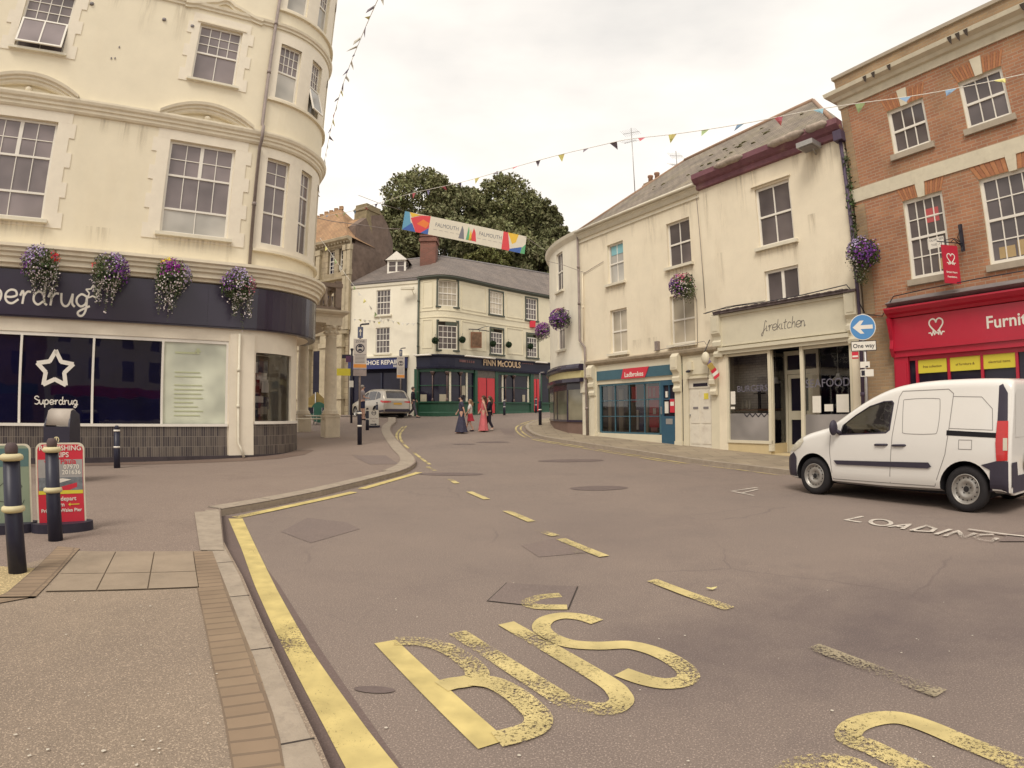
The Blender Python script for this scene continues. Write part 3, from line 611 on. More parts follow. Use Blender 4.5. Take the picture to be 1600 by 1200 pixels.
GLY = {'S': [[(.95, 1.5), (.6, 1.75), (.15, 1.6), (.1, 1.25), (.5, 1.0), (.95, .75), (1.0, .35), (.6, .0), (.1, .1)]],
 'u': [[(.0, .95), (.05, .3), (.3, .0), (.6, .15), (.85, .95)], [(.85, .95), (.85, .25), (1.05, .0)]],
 'p': [[(.05, .95), (.05, -.7)], [(.05, .6), (.35, .98), (.75, .85), (.85, .5), (.7, .1), (.3, .0), (.05, .25)]],
 'e': [[(.1, .45), (.5, .45), (.85, .6), (.75, .92), (.4, .98), (.1, .75), (.05, .35), (.25, .05), (.6, .0), (1.0, .3)]],
 'r': [[(.0, .6), (.15, .95), (.25, .6), (.2, .0)], [(.25, .55), (.5, .9), (.75, .9)]],
 'd': [[(.8, .8), (.4, .98), (.08, .7), (.08, .25), (.4, .0), (.75, .25)], [(.85, 1.7), (.8, .8), (.85, .2), (1.05, .0)]],
 'g': [[(.8, .8), (.4, .98), (.08, .7), (.08, .3), (.4, .05), (.75, .3), (.8, .9)], [(.8, .8), (.8, -.1), (.6, -.6), (.3, -.65), (.25, -.35), (1.05, .1)]],
 'f': [[(.75, 1.5), (.5, 1.75), (.35, 1.2), (.2, -.4), (.0, -.7), (-.1, -.4), (.3, .1), (.6, .5)]],
 'i': [[(.1, .9), (.1, .1), (.35, .1)]], 'k': [[(.1, 1.7), (.05, .0)], [(.1, .3), (.6, .9)], [(.25, .5), (.7, .0)]],
 't': [[(.3, 1.5), (.2, .2), (.45, .0)], [(-.05, 1.0), (.6, 1.1)]], 'c': [[(.8, .8), (.4, .98), (.1, .5), (.3, .05), (.8, .1)]],
 'h': [[(.1, 1.8), (.05, .0)], [(.07, .5), (.4, .95), (.6, .6), (.65, .0)]], 'n': [[(.05, .95), (.05, .0)], [(.05, .6), (.35, .95), (.6, .6), (.65, .0), (.85, .2)]]}
def ribbon(q, pts, w_, y, m=0, closed=False, th=.0):
    n = len(pts)
    for i in range(n if closed else n-1):
        a, b = Vector(pts[i]), Vector(pts[(i+1) % n]); d = (b-a); l = d.length
        if l < 1e-6: continue
        d /= l; s = Vector((-d.y, d.x))*w_/2; q_ = [a-s-d*w_*.12, b-s+d*w_*.12, b+s+d*w_*.12, a+s-d*w_*.12]
        yy = y-.0006*(i % 3)
        q.poly([(p.x, yy, p.y) for p in q_], m)
def script(s, x, z, h, w_, y, mt, parent, name='lettering', slant=.0, adv=1.12, T=None):
    q = MB(); q.T = T; cx = 0
    for ch in s:
        for st in GLY[ch]:
            P = cat([(cx+a+b*slant, b) for a, b in st], 5) if len(st) > 2 else [Vector((cx+a+b*slant, b)) for a, b in st]
            ribbon(q, [(x+p.x*h, z+p.y*h) for p in P], w_, y)
        cx += {'i': .5, 'f': .75, 't': .65, 'r': .85, 'k': .85, 'n': .95, 'h': .85}.get(ch, 1.)*adv
    return q.build(name, mt, parent)
def star_pts(cx, cz, R, r=.5, rot=0):
    P = []
    for k in range(10):
        a = PI/2+k*PI/5+rot; rr_ = R if k % 2 == 0 else R*r; P.append((cx+rr_*math.cos(a), cz+rr_*math.sin(a)))
    return [tuple(p) for p in cat([Vector(p) for p in P for _ in (0,)], 1, True)]
def bracket(q, x, y0, z, out, m=0):
    q.tube([(x, y0, z), (x, y0-out, z+.02)], .010, 6, m); q.tube([(x, y0, z-.35), (x, y0-out*.6, z+.005)], .008, 6, m); q.box(x-.02, x+.02, y0-.008, y0-.001, z-.4, z+.05, m)
M['leaf_b'] = leafmat('basket_leaves', (.07, .10, .035), .6)
M['leaf_pale'] = leafmat('pale_trailing_leaves', (.13, .13, .07), .4)
M['fl_white'] = leafmat('white_petals', (.66, .58, .58), .25); M['fl_purple'] = leafmat('purple_petals', (.16, .05, .25), .5); M['fl_lilac'] = leafmat('lilac_petals', (.36, .29, .46), .35)
M['fl_red'] = leafmat('red_petals', (.55, .03, .05), .3); M['fl_yellow'] = leafmat('yellow_petals', (.62, .48, .03), .3); M['fl_pink'] = leafmat('pink_petals', (.42, .12, .20), .35); M['fl_magenta'] = leafmat('magenta_petals', (.24, .02, .25), .3)
def leafq(q, c, r, rnd, m, el=1.5):
    a = Vector((rnd.gauss(0, 1), rnd.gauss(0, 1), rnd.gauss(0, 1))).normalized(); b = a.cross(Vector((rnd.gauss(0, 1), rnd.gauss(0, 1), rnd.gauss(0, 1)))).normalized()
    c = Vector(c); q.poly([c-a*r*el, c-b*r*.6, c+a*r*el, c+b*r*.6], m)
def flower(q, c, r, rnd, m, out):
    n = (Vector(out)+Vector((rnd.gauss(0, .5), rnd.gauss(0, .5), rnd.gauss(0, .4)))).normalized(); a = n.cross(Vector((0, 0, 1)) if abs(n.z) < .9 else Vector((1, 0, 0))).normalized(); b = n.cross(a)
    q.poly([Vector(c)+(a*math.cos(2*PI*k/6)+b*math.sin(2*PI*k/6))*r*(1 if k % 2 else .8) for k in range(6)], m)
def basket(root_name, label, T, R, seed, patches, trail=.9, tx=0., group='hanging baskets on the shop fronts', hang=.35, wh=95, dense=1., stretch=1.):
    """T: placement of the basket centre (local -y points to the street). patches: (material, direction, spread, count)"""
    rnd = random.Random(seed); t = thing(root_name, label, 'hanging basket', T[0], T[1], group)
    base = MB(); base.lathe(0, 0, [(.03, -.16), (.12, -.13), (.19, -.06), (.21, 0), (.19, .0)], 14); base.build('basket', M['black'], t)
    c = MB()
    for k in range(3):
        a = k*2.1+.4; c.tube([(.19*math.cos(a), .19*math.sin(a), 0), (0, 0, hang)], .006, 5)
    bracket(c, 0, T[2], hang+.05, T[2]); c.tube([(0, 0, hang), (0, 0, hang+.07)], .008, 5); c.build('bracket', M['black'], t)
    lf = MB(); names = ['leaf_b', 'leaf_pale', 'fl_white']; idx = {n: i for i, n in enumerate(names)}
    fl = MB(); fn = ['fl_white']+sorted({p[0] for p in patches}); fi = {n: i for i, n in enumerate(fn)}
    for _ in range(int(2300*dense)):
        d = Vector((rnd.gauss(0, 1), rnd.gauss(0, 1), rnd.gauss(.05, .8))).normalized(); r = R*rnd.uniform(.55, 1.02)*(1+.14*math.sin(5*d.x+seed)*math.cos(4*d.z))
        p = d*r; p.z *= stretch; leafq(lf, p, rnd.uniform(.012, .028), rnd, 0 if rnd.random() < .85 else 1)
    for k in range(12):       # trailing stems
        a = rnd.uniform(-1, 1); x0 = tx+a*R*.6; L_ = trail*rnd.uniform(.45, 1)*(1-.4*abs(a))
        for i in range(int(75*dense)):
            u = rnd.random(); p = Vector((x0+rnd.gauss(0, .06)*(1.2-u)+tx*.3*u, rnd.uniform(-.6, .1)*R, -R*.4-u*L_)); leafq(lf, p, rnd.uniform(.010, .022), rnd, 1 if rnd.random() < .55 else 0)
            if rnd.random() < (.17 if wh > 60 else .04): flower(fl, p+Vector((0, -.02, 0)), rnd.uniform(.012, .024), rnd, 0, (0, -1, .2))
    for nm_, d0, sp, cnt in patches:
        for _ in range(cnt):
            d = (Vector(d0)+Vector((rnd.gauss(0, sp), rnd.gauss(0, sp), rnd.gauss(0, sp)))).normalized(); p = d*R*rnd.uniform(.98, 1.13); p.z *= stretch
            flower(fl, p, rnd.uniform(.018, .034), rnd, fi[nm_], d)
    for _ in range(wh):
        d = Vector((rnd.gauss(tx, .6), -abs(rnd.gauss(.7, .5)), rnd.gauss(-.45, .45))).normalized(); flower(fl, d*R*rnd.uniform(1.0, 1.12), rnd.uniform(.016, .028), rnd, 0, d)
    lf.build('foliage', [M[n] for n in names[:2]], t); fl.build('flowers', [M[n] for n in fn], t)
    return t
def downpipe(q, pts, r=.04, m=0, clips=1.6):
    q.tube(pts, r, 8, m)
    for a, b in zip(pts, pts[1:]):
        a, b = Vector(a), Vector(b)
        if abs((b-a).normalized().z) > .95:
            n = int((b-a).length/clips)
            for k in range(1, n+1):
                c = a+(b-a)*k/(n+1); q.tube([c-Vector((0, 0, .05)), c+Vector((0, 0, .05))], r*1.3, 8, m)

# ================================================================= LEFT CORNER BUILDING
FL = Fr((-7.708, 14.752), 53.2)
LB = thing('corner_building', 'tall cream building on the left with a rounded corner turret above a navy shop fascia', 'building', (*FL.o, 0), FL.rz)
def arcpath(u0, us, R, ph1, step=5, tail=5.):
    P = [(u0, 0), (us, 0)]
    n = int(ph1/step)
    for k in range(1, n+1):
        a = math.radians(step*k); P.append((us+R*math.sin(a), R-R*math.cos(a)))
    a = math.radians(ph1); P.append((P[-1][0]+math.cos(a)*tail, P[-1][1]+math.sin(a)*tail)); return P
UA, U0 = -13.5, .45
PU = arcpath(UA, U0, 2.54, 110); PG = arcpath(UA, U0, 1.91, 75, tail=4)
su = lambda u: u-UA
sa = lambda ph, R=2.54: (U0-UA)+2*R*math.sin(math.radians(2.5))*(ph/5)
wn = []      # (s0, s1, z0, z1, kind)
for cx in (-11, -6.12, -1.21): wn.append((su(cx-.935), su(cx+.935), 6.24, 8.96, 'big')); wn.append((su(cx-.65), su(cx+.65), 10.98, 12.92, 'sash')); wn.append((su(cx-.65), su(cx+.65), 14.9, 16.9, 'sash'))
for a, b in ((5.5, 22.5), (34, 48), (62, 76)):
    wn.append((sa(a), sa(b), 6.26, 8.92, 'tbig')); wn.append((sa(a), sa(b), 10.96, 12.92, 'tsash')); wn.append((sa(a), sa(b), 14.3, 16.3, 'tsash'))
q = MB(); q.wall(PU, 5.42, 19, [x[:4] for x in wn], 0, .17); q.sweep(PU, [(.0, 18.9), (.35, 19), (.35, 19.3), (0, 19.3)], 1)
q.build('upper_wall', [M['cream'], M['moulding']], LB)
# paler window surrounds, raised two centimetres
q = MB()
for a, b, z0, z1, k in wn:
    if k in ('big', 'sash'):
        ww = .48 if k == 'big' else .36; A, B_ = a-ww, b+ww; t = z1+(.40 if k == 'big' else .34); bt = z0-(.18 if k == 'big' else .1)
        if k == 'sash' and z0 > 14: t = z1+.3
        px0, px1 = pat(PU, A).x, pat(PU, B_).x; y = -.02
        wl, wr = pat(PU, a).x, pat(PU, b).x
        q.box(px0+.12, px1-.12, y, .0, z1+.002, t)
        n = 7 if k == 'big' else 5; hh = (z1-bt)/n
        for i in range(n):
            o_ = 0 if i % 2 == 0 else .14
            q.box(px0+o_, wl-.002, y, 0, bt+hh*i, bt+hh*(i+1)); q.box(wr+.002, px1-o_, y, 0, bt+hh*i, bt+hh*(i+1))
        q.box(wl-.002, wr+.002, y, 0, bt, z0-.02)
ring = offset(PU[1:], .02); rs = lambda s: (s-su(U0))*(2.56/2.54)
for z0, z1 in ((6.08, 9.2), (10.86, 13.32), (14.2, 16.8)):
    hs = [(rs(a), rs(b), c, d) for a, b, c, d, k in wn if k in ('tbig', 'tsash') and z0 < c < z1]
    q.wall(ring, z0, z1, hs, 0, .035); q.sweep(PU[1:], [(0, z0), (.02, z0), (.02, z0+.001), (0, z0+.001)], 0)
q.build('window_surrounds', M['surround'], LB)
for a, b, z0, z1, k in wn:
    P0, P1 = pat(PU, a), pat(PU, b)
    if k == 'big': window(LB, P0, P1, z0, z1, [(.25, 2, 1), (.38, 4, 1), (.37, 4, 2, .10)], .09, .07, sill=(.12, .09, .14), pane='glass_grey', low_mat='glass_blind' if b > su(-2) else None)
    elif k == 'sash': window(LB, P0, P1, z0, z1, [(.5, 2, 1), (.5, 4, 3)], .09, .055, sill=(.12, .07, .12))
    elif k == 'tbig': window(LB, P0, P1, z0, z1, [(.36, 2, 1), (.34, 2, 1), (.30, 2, 2)], .09, .05)
    else: window(LB, P0, P1, z0, z1, [(.5, 1, 1), (.5, 4, 3)], .09, .05, low_mat='glass_blind')
# open casements
sash_ = MB(); T_, W_ = chordT(pat(PU, sa(34)), pat(PU, sa(48))); sash_.T = T_ @ Matrix.Translation((0, .04, 11.95)) @ Matrix.Rotation(math.radians(-16), 4, 'X')
sash_.box(0, .05, -.02, .02, -.95, 0); sash_.box(W_-.05, W_, -.02, .02, -.95, 0); sash_.box(.05, W_-.05, -.02, .02, -.95, -.9); sash_.box(.05, W_-.05, -.02, .02, -.05, 0); sash_.box(.05, W_-.05, -.003, .003, -.9, -.05, 1)
sash_.build('open_casement', [M['white'], M['glass_blind']], LB)
sash_ = MB(); cx = -6.12; sash_.T = Matrix.Translation((cx, .02, 11.95)) @ Matrix.Rotation(math.radians(-14), 4, 'X')
for x0, x1 in ((-.62, -.57), (-.02, .02), (.57, .62)): sash_.box(x0, x1, -.02, .02, -.9, 0)
sash_.box(-.57, .57, -.019, .019, -.9, -.85); sash_.box(-.57, .57, -.019, .019, -.05, 0); sash_.box(-.57, .57, -.003, .003, -.85, -.05, 1)
sash_.build('open_casement', [M['white'], M['glass_grey']], LB)
# string courses and hoods
q = MB()
RIB = [(0, 0), (.05, .0), (.10, .06), (.10, .14), (.15, .17), (.15, .25), (.21, .29), (.24, .37), (.24, .43), (0, .47)]
def prof(z, P=RIB, s=1, k=1): return [(a*s, z+b*k) for a, b in P]
q.sweep(PU, prof(9.26, s=.9, k=.9), 0)
q.sweep(PU, prof(13.40, [(0, 0), (.05, .02), (.05, .09), (.10, .12), (.12, .2), (0, .24)]), 0)
q.sweep(PU, prof(17.3), 0)
for z, o_ in ((6.0, .12), (10.80, .09), (14.12, .09)): q.sweep(PU[1:], [(0, z), (o_, z), (o_, z+.07), (0, z+.08)], 0)
q.sweep(PU, [(0, 4.92), (.16, 4.95), (.16, 5.02), (.24, 5.05), (.24, 5.16), (.30, 5.2), (.30, 5.27), (.36, 5.31), (.36, 5.38), (.42, 5.42), (.42, 5.5), (.0, 5.6)], 0)
for k in range(4):
    z = (5.03, 5.18, 5.29, 5.40)[k]
def hood(q, cx, hw, zb, rise, prf, n=20, ogee=False):
    pts = []
    for i in range(n+1):
        t = -1+2*i/n
        h = rise*(1-t*t) if not ogee else rise*(.75*math.cos(t*PI/2)**2+(.25 if abs(t) < .16 else 0)*math.sqrt(max(0, 1-(t/.16)**2)))
        pts.append((cx+t*hw, zb+h))
    m = len(prf); base = len(q.v)
    for x, z in pts:
        q.P([(x, -o_, z+dz) for o_, dz in prf])
    for i in range(n):
        for j in range(m):
            j2 = (j+1) % m; q.face((base+i*m+j, base+(i+1)*m+j, base+(i+1)*m+j2, base+i*m+j2), 0)
HP = [(0, 0), (.10, .0), (.14, .05), (.14, .11), (.19, .13), (.19, .19), (.25, .22), (.27, .30), (0, .36)]
for cx in (-11, -6.12, -1.21):
    hood(q, cx, 1.35, 9.42, .46, HP); hood(q, cx, 1.2, 13.36, .42, [(0, 0), (.06, .0), (.06, .08), (.12, .11), (.13, .2), (0, .24)], 28, True)
    q.ball((cx, -.04, 9.75), .10, 10)
    q.box(cx-.75, cx+.75, -.05, 0, 12.95, 13.0)
q.build('mouldings', M['moulding'], LB)
q = MB(); downpipe(q, [(.40, -.09, 5.6), (.40, -.09, 9.15), (.40, -.30, 9.3), (.40, -.30, 9.75), (.40, -.09, 9.9), (.40, -.09, 19)], .05, 0, 2.2); q.build('downpipe', M['pipe'], LB)
q = MB()
for x, z in ((-5.02, 12.72), (-2.93, 12.7), (-2.09, 12.69)): q.lathe(x, -.0, [(.05, z), (.06, z+.02), (.06, z+.08), (.02, z+.10)], 10)
for x, z in ((-4.0, 11.5), (-4.15, 11.1), (-4.05, 11.12)): q.box(x-.015, x+.015, -.02, 0, z, z+.06)
q.build('vent_caps', M['lead'], LB)
# ground floor
gw = [(su(-13.2), su(-5.43), 1.13, 3.38)]
sg = lambda ph: (U0-UA)+2*1.91*math.sin(math.radians(2.5))*(ph/5)
gh = [(su(-13.2), su(-.06), 1.13, 3.39), (sg(8), sg(51), 1.2, 3.12)]
q = MB(); q.wall(PG, -.3, 3.74, gh, 0, .10)
q.poly([(p[0], p[1], 3.74) for p in PU], 0)
q.build('ground_floor_wall', M['surround'], LB)
q = MB(); q.box(UA, -.08, -.025, .0, .27, 1.06); q.build('tiled_dado', brickmat('brown_glazed_tiles', (.145, .12, .10), (.045, .035, .04), (.22, .19, .16), .06, .265, .006, .45, 0., bump=.3, var=.15), LB)
q = MB(); arc = offset([pat(PG, sg(2+k*3)) for k in range(1, 25)], .02); arc = [tuple(a) for a in arc]
q.sweep(arc, [(0, .28), (.012, .28), (.012, 1.12), (0, 1.12)], 0); q.build('tiled_dado', bpy.data.materials['brown_glazed_tiles'], LB)
q = MB(); q.sweep(PG, [(0, -.3), (.06, -.3), (.06, .27), (0, .28)], 0); q.build('plinth', mat('dark_plinth', (.06, .047, .052), .8, .3, 4), LB)
q = MB(); q.box(UA, -.06, -.06, .08, 1.06, 1.13); q.sweep([tuple(pat(PG, sg(4+k*3))) for k in range(1, 22)], [(-.02, 1.12), (.07, 1.12), (.07, 1.2), (-.02, 1.2)], 0)
q.box(UA, -.06, .02, .09, 3.30, 3.385)
for u in (-12.6, -10.8, -9.0, -7.24, -5.43, -3.62, -1.83, -.09): q.box(u-.03, u+.03, .01, .09, 1.13, 3.30)
q.build('shop_window_frame', M['white'], LB)
for a, b in zip((-12.6, -10.8, -9.0, -7.24, -5.43, -3.62), (-10.8, -9.0, -7.24, -5.43, -3.62, -1.83)):
    q = MB(); q.poly([(a+.03, .06, 1.13), (b-.03, .06, 1.13), (b-.03, .06, 3.30), (a+.03, .06, 3.30)]); q.build('shop_window_pane', M['glass_navy'], LB)
q = MB(); q.poly([(-1.8, .06, 1.13), (-.12, .06, 1.13), (-.12, .06, 3.30), (-1.8, .06, 3.30)]); po = q.build('shop_window_poster', glassmat('pale_green_poster_behind_glass', (.56, .58, .46), .12), LB); po['label'] = 'pale green notice filling the shop window'
M['poster_text'] = mat('poster_text', (.50, .53, .33), .6, 0)
q = MB(); rnd = random.Random(5)
for k in range(13):
    z = 2.72-k*.115 if k > 0 else 3.0
    if k in (1, 4): continue
    q.box(-1.5, -1.5+(rnd.uniform(.5, .8) if k else .55), .050, .056, z, z+(.03 if k else .05))
q.box(-.93, -.85, .050, .056, 3.0, 3.16); q.box(-.97, -.81, .0495, .0555, 3.06, 3.10); q.build('poster_text', M['poster_text'], LB)
# star and name on the glass
q = MB(); ribbon(q, star_pts(-4.57, 2.47, .47, .52), .105, .045, 0, True); q.build('star_logo', M['white'], LB)
script('Superdrug', -5.06, 1.60, .112, .026, .045, M['white'], LB, 'shop_name')
# pilaster & bay, right of the straight front
q = MB(); q.box(-.03, .66, -.05, -.001, .27, 3.6); q.build('pilaster', M['surround'], LB)
q = MB(); downpipe(q, [(.22, -.10, 3.6), (.22, -.10, .62), (.27, -.16, .5), (.36, -.2, .22)], .035, 0, 1.3); q.build('white_downpipe', M['offwhite'], LB)
# curved turret shop window with a shallow display
q = MB(); A = [tuple(pat(PG, sg(8+k*4.3))) for k in range(11)]; inn_ = offset(A, -.07)
for a, b in zip(inn_, inn_[1:]): q.poly([(*a, 1.2), (*b, 1.2), (*b, 3.12), (*a, 3.12)])
q.build('curved_pane', M['clear'], LB)
q = MB(); bk = offset(A, -.75)
for a, b in zip(bk, bk[1:]): q.poly([(*a, 1.2), (*b, 1.2), (*b, 3.12), (*a, 3.12)], 0)
for a, b, c, d in zip(A, A[1:], bk[1:], bk): q.poly([(*a, 1.195), (*b, 1.195), (*c, 1.195), (*d, 1.195)], 1); q.poly([(*a, 3.125), (*b, 3.125), (*c, 3.125), (*d, 3.125)], 1)
for e in (0, -1): q.poly([(*A[e], 1.19), (*bk[e], 1.19), (*bk[e], 3.13), (*A[e], 3.13)], 1)
q.build('display_back', [mat('display_back', (.20, .17, .13), .8, .2, 3), M['offwhite']], LB)
q = MB(); rnd = random.Random(11)
for k in range(14):
    p = pat(bk, rnd.uniform(.15, plen(bk)[-1]-.15)); z = rnd.uniform(1.3, 2.6); d = rnd.uniform(.06, .3); T2, _w = chordT(p, (p[0]+.1*math.cos(math.radians(28)), p[1]+.1*math.sin(math.radians(28)))); q.T = T2
    ww, hh = rnd.uniform(.08, .2), rnd.uniform(.15, .42); q.box(-ww, ww, -d-.02, -d, z, z+hh, k % 3)
q.T = None; q.build('display_cards', [M['white'], mat('photo_panel', (.10, .09, .12), .5, .5, 9), mat('card_grey', (.4, .36, .3), .6)], LB)
# fascia
FU = arcpath(UA, U0, 2.54, 95, tail=.3)
q = MB(); q.sweep(FU, [(-.1, 3.73), (.10, 3.73), (.10, 3.76), (.13, 3.77), (.13, 4.90), (.10, 4.91), (-.1, 4.91)], 0)
for u in (-10.5, -7.2, -4.0, -.7): q.box(u-.004, u+.004, -.1315, -.128, 3.78, 4.89, 1)
for ph in (12, 30, 42, 66): 
    p = pat(PU, sa(ph)); p2 = pat(PU, sa(ph)+.006); T2, _w = chordT(p, p2); q.T = T2; q.box(-.004, .004, -.1325, -.12, 3.78, 4.89, 1); q.T = None
fo = q.build('fascia', [M['navy'], M['black']], LB)
script('Superdrug', -7.02, 4.05, .335, .055, -.135, M['white'], LB, 'shop_name')
q = MB(); ribbon(q, star_pts(-3.72, 4.45, .19, .52), .04, -.135, 0, True); q.build('star_logo', M['white'], LB)
# baskets on the fascia (world positions)
def onfacade(F, u, out, z): p = F.w(u, -out); return ((p[0], p[1], z), F.rz, out)
basket('hanging_basket', 'hanging basket with a bright red bloom and green top, leftmost over the navy fascia', onfacade(FL, -5.02, .48, 4.98), .47, 1, [('fl_lilac', (-.4, -.6, .5), .4, 130), ('fl_red', (.75, -.5, .35), .16, 60), ('fl_purple', (-.7, -.6, 0), .3, 50)], .95, .12)
basket('hanging_basket', 'hanging basket of purple blooms beside the small star on the navy fascia', onfacade(FL, -3.32, .48, 4.92), .47, 2, [('fl_purple', (.6, -.6, .1), .4, 150), ('fl_lilac', (.3, -.4, .8), .4, 90), ('fl_red', (-.9, -.4, .3), .08, 12)], 1.05, -.05)
basket('hanging_basket', 'hanging basket topped with yellow and deep magenta blooms, third along the navy fascia', onfacade(FL, -1.73, .48, 4.92), .47, 3, [('fl_yellow', (-.45, -.4, .85), .16, 70), ('fl_magenta', (-.1, -.8, .5), .25, 110), ('fl_lilac', (.8, -.4, .2), .3, 90)], 1.15, -.1)
basket('hanging_basket', 'hanging basket of lilac and pale trailing flowers nearest the turret downpipe', onfacade(FL, .02, .48, 4.83), .47, 4, [('fl_lilac', (0, -.5, .8), .45, 170), ('fl_pink', (.8, -.5, .1), .25, 70), ('fl_purple', (-.6, -.6, .1), .3, 60)], 1.1, .12)
# ================================================================= RIGHT-HAND ROW
FR = Fr((3.3054, 21.5236), 149.1)
M['slate'] = brickmat('slate_roof', (.26, .215, .165), (.21, .17, .135), (.10, .08, .065), .3, .2, .012, .8, .5, stain=((.30, .26, .15), .6), bump=.6, var=.3)
M['teal'] = mat('teal_shopfront_paint', (.055, .13, .17), .45, .12, 3)
M['door_teal'] = mat('blue_door_paint', (.035, .10, .16), .4, .1, 3)
M['red'] = mat('red_sign', (.62, .035, .06), .4, .05, 3)
M['wine'] = mat('flaking_purple_paint', (.20, .085, .105), .7, .2, 5, .4, 30, c2=(.45, .35, .25), c2amt=.35, c2sc=3)
M['fascia_c'] = mat('pale_fascia_paint', (.66, .61, .47), .6, .06, 2, c2=(.4, .35, .25), c2amt=.2, c2sc=2)
M['cream_gloss'] = mat('cream_woodwork', (.70, .64, .49), .5, .06, 3)
M['stall'] = mat('beige_stallriser', (.62, .50, .29), .7, .08, 3)
M['brick'] = brickmat('red_brick', (.45, .215, .115), (.36, .165, .095), (.42, .30, .21), .235, .078, .010, .9, .5, stain=((.36, .26, .14), .5), var=.22)
M['brick_arch'] = brickmat('gauged_brick', (.42, .18, .09), (.36, .15, .08), (.42, .30, .20), .07, .5, .008, .9, .0)
M['stain_brick'] = brickmat('weathered_pale_brick', (.40, .27, .15), (.33, .22, .13), (.35, .27, .18), .235, .078, .010, .9, .5, stain=((.2, .16, .10), .6))
M['stone_trim'] = mat('painted_stone_band', (.66, .60, .46), .75, .10, 3, c2=(.35, .3, .2), c2amt=.35, c2sc=3)
M['sill_grey'] = mat('grey_stone_sill', (.42, .36, .28), .85, .15, 4)
M['crimson'] = mat('crimson_shopfront', (.48, .018, .045), .35, .06, 3, coat=.2)
M['wood'] = mat('counter_wood', (.22, .10, .05), .5, .2, 6)
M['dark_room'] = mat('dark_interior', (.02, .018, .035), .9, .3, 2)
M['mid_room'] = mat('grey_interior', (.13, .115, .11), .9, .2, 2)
M['white_brick_in'] = brickmat('whitewashed_brick', (.72, .66, .58), (.64, .58, .5), (.5, .45, .4), .235, .078)
M['frost'] = glassmat('frosted_glass', (.27, .25, .24), .25)
def bxs(name, boxes, mt, parent, T=None):
    q = MB(); q.T = T
    for b in boxes: q.box(*b)
    return q.build(name, mt, parent)
def rwin(F, parent, tl, br, rows, y=0., **k):
    u0, z1 = F.at(*tl, y); u1, z0 = F.at(*br, y); return (u0, u1, z0, z1, rows, k)
# ---- middle building (B2) with the bookmaker's shop
B2 = thing('terrace_house', 'long old cream house with the teal fronted bookmaker under its hanging basket', 'building', (*FR.o, 0), FR.rz)
X0, X1, X2 = -1.08, 5.26, 10.33
W2 = [(.64, 1.46, 6.20, 7.66, [(.5, 2, 1), (.5, 2, 1)], dict(pane='glass_blind')), (3.74, 4.70, 6.20, 7.66, [(.5, 2, 1), (.5, 2, 1)], dict(pane='glass_mid')),
      (.70, 1.54, 3.60, 5.14, [(.5, 2, 1), (.5, 2, 1)], dict(pane='glass_curtain')), (3.74, 4.72, 3.62, 5.16, [(.5, 2, 1), (.5, 2, 1)], dict(pane='glass_curtain'))]
q = MB(); q.wall([(X0, 0), (X1, 0)], 3.20, 8.42, [(a-X0-.04, b-X0+.04, c-.03, d+.04) for a, b, c, d, *_ in W2], 0, .16)
q.box(X0, X1, .35, .6, 3.2, 8.4, 0)
q.build('wall', M['render'], B2)
for a, b, c, d, rows, k in W2: window(B2, (a-.04, 0), (b+.04, 0), c-.03, d+.04, rows, .10, .06, .03, sill=(.10, .09, .12), **k)
bxs('blind', [(.72, 1.40, .115, .128, 7.28, 7.62)], mat('blue_blind', (.25, .50, .55), .7), B2)
q = MB(); q.sweep([(X0, 0), (X1, 0)], [(0, 8.18), (.05, 8.2), (.05, 8.26), (.0, 8.27)], 0); q.sweep([(X0, 0), (X1+.0, 0)], [(0, 8.34), (.06, 8.36), (.12, 8.48), (.18, 8.52), (.20, 8.64), (0, 8.64)], 0); q.build('cornice', M['offwhite'], B2)
# slate roof over both houses, hipped at the far end
dp = 3.6
ra = FR.at(1070, 251, dp); rb = FR.at(1271, 157, dp); rz = (ra[1]+rb[1])/2
q = MB(); e0, e1 = -1.0, X2+.05
def rp(u, y, z): return (u, y, z)
F_ = [rp(e0, -.22, 8.62), rp(e1, -.22, 8.62), rp(rb[0], dp, rb[1]), rp(ra[0], dp, ra[1])]
q.poly(F_, 0, [(0, 0), (e1-e0, 0), (rb[0]-e0, 4.6), (ra[0]-e0, 4.6)])
q.poly([F_[1], rp(e1, 7.4, 8.62), F_[2]], 0, [(0, 0), (7.6, 0), (3.8, 4.6)]); q.poly([rp(e0, 7.4, 8.62), F_[0], F_[3]], 0, [(0, 0), (7.6, 0), (3.8, 4.6)]); q.poly([rp(e1, 7.4, 8.62), rp(e0, 7.4, 8.62), F_[3], F_[2]], 0)
q.tube([F_[3], F_[2]], .09, 6, 1); q.tube([F_[2], F_[1]], .07, 6, 1); q.tube([F_[3], F_[0]], .06, 6, 1)
ro = q.build('roof', [M['slate'], mat('ridge_tile', (.34, .22, .15), .8, .2, 4)], B2)
q = MB(); rnd = random.Random(4)
n_ = (Vector(F_[1])-Vector(F_[0])).cross(Vector(F_[3])-Vector(F_[0])).normalized()
for _ in range(34):
    c = (rnd.choice([(.45, .35), (.6, .55), (.62, .4), (.3, .3), (.75, .6), (.5, .62)])); u, v = c[0]+rnd.gauss(0, .07), c[1]+rnd.gauss(0, .06)
    if v < .03 or v > .95: continue
    p = Vector(F_[0]).lerp(Vector(F_[1]), u).lerp(Vector(F_[3]).lerp(Vector(F_[2]), u), v)+n_*.01; q.ball(p, rnd.uniform(.03, .11), 6, 0, 1.3, 1, .35)
q.build('moss', mat('roof_moss', (.13, .12, .05), .95, .4, 9), ro)
q = MB(); q.tube([(X0, -.24, 8.62), (X1-.03, -.24, 8.60)], .055, 8, 0); q.build('gutter', M['offwhite'], B2)
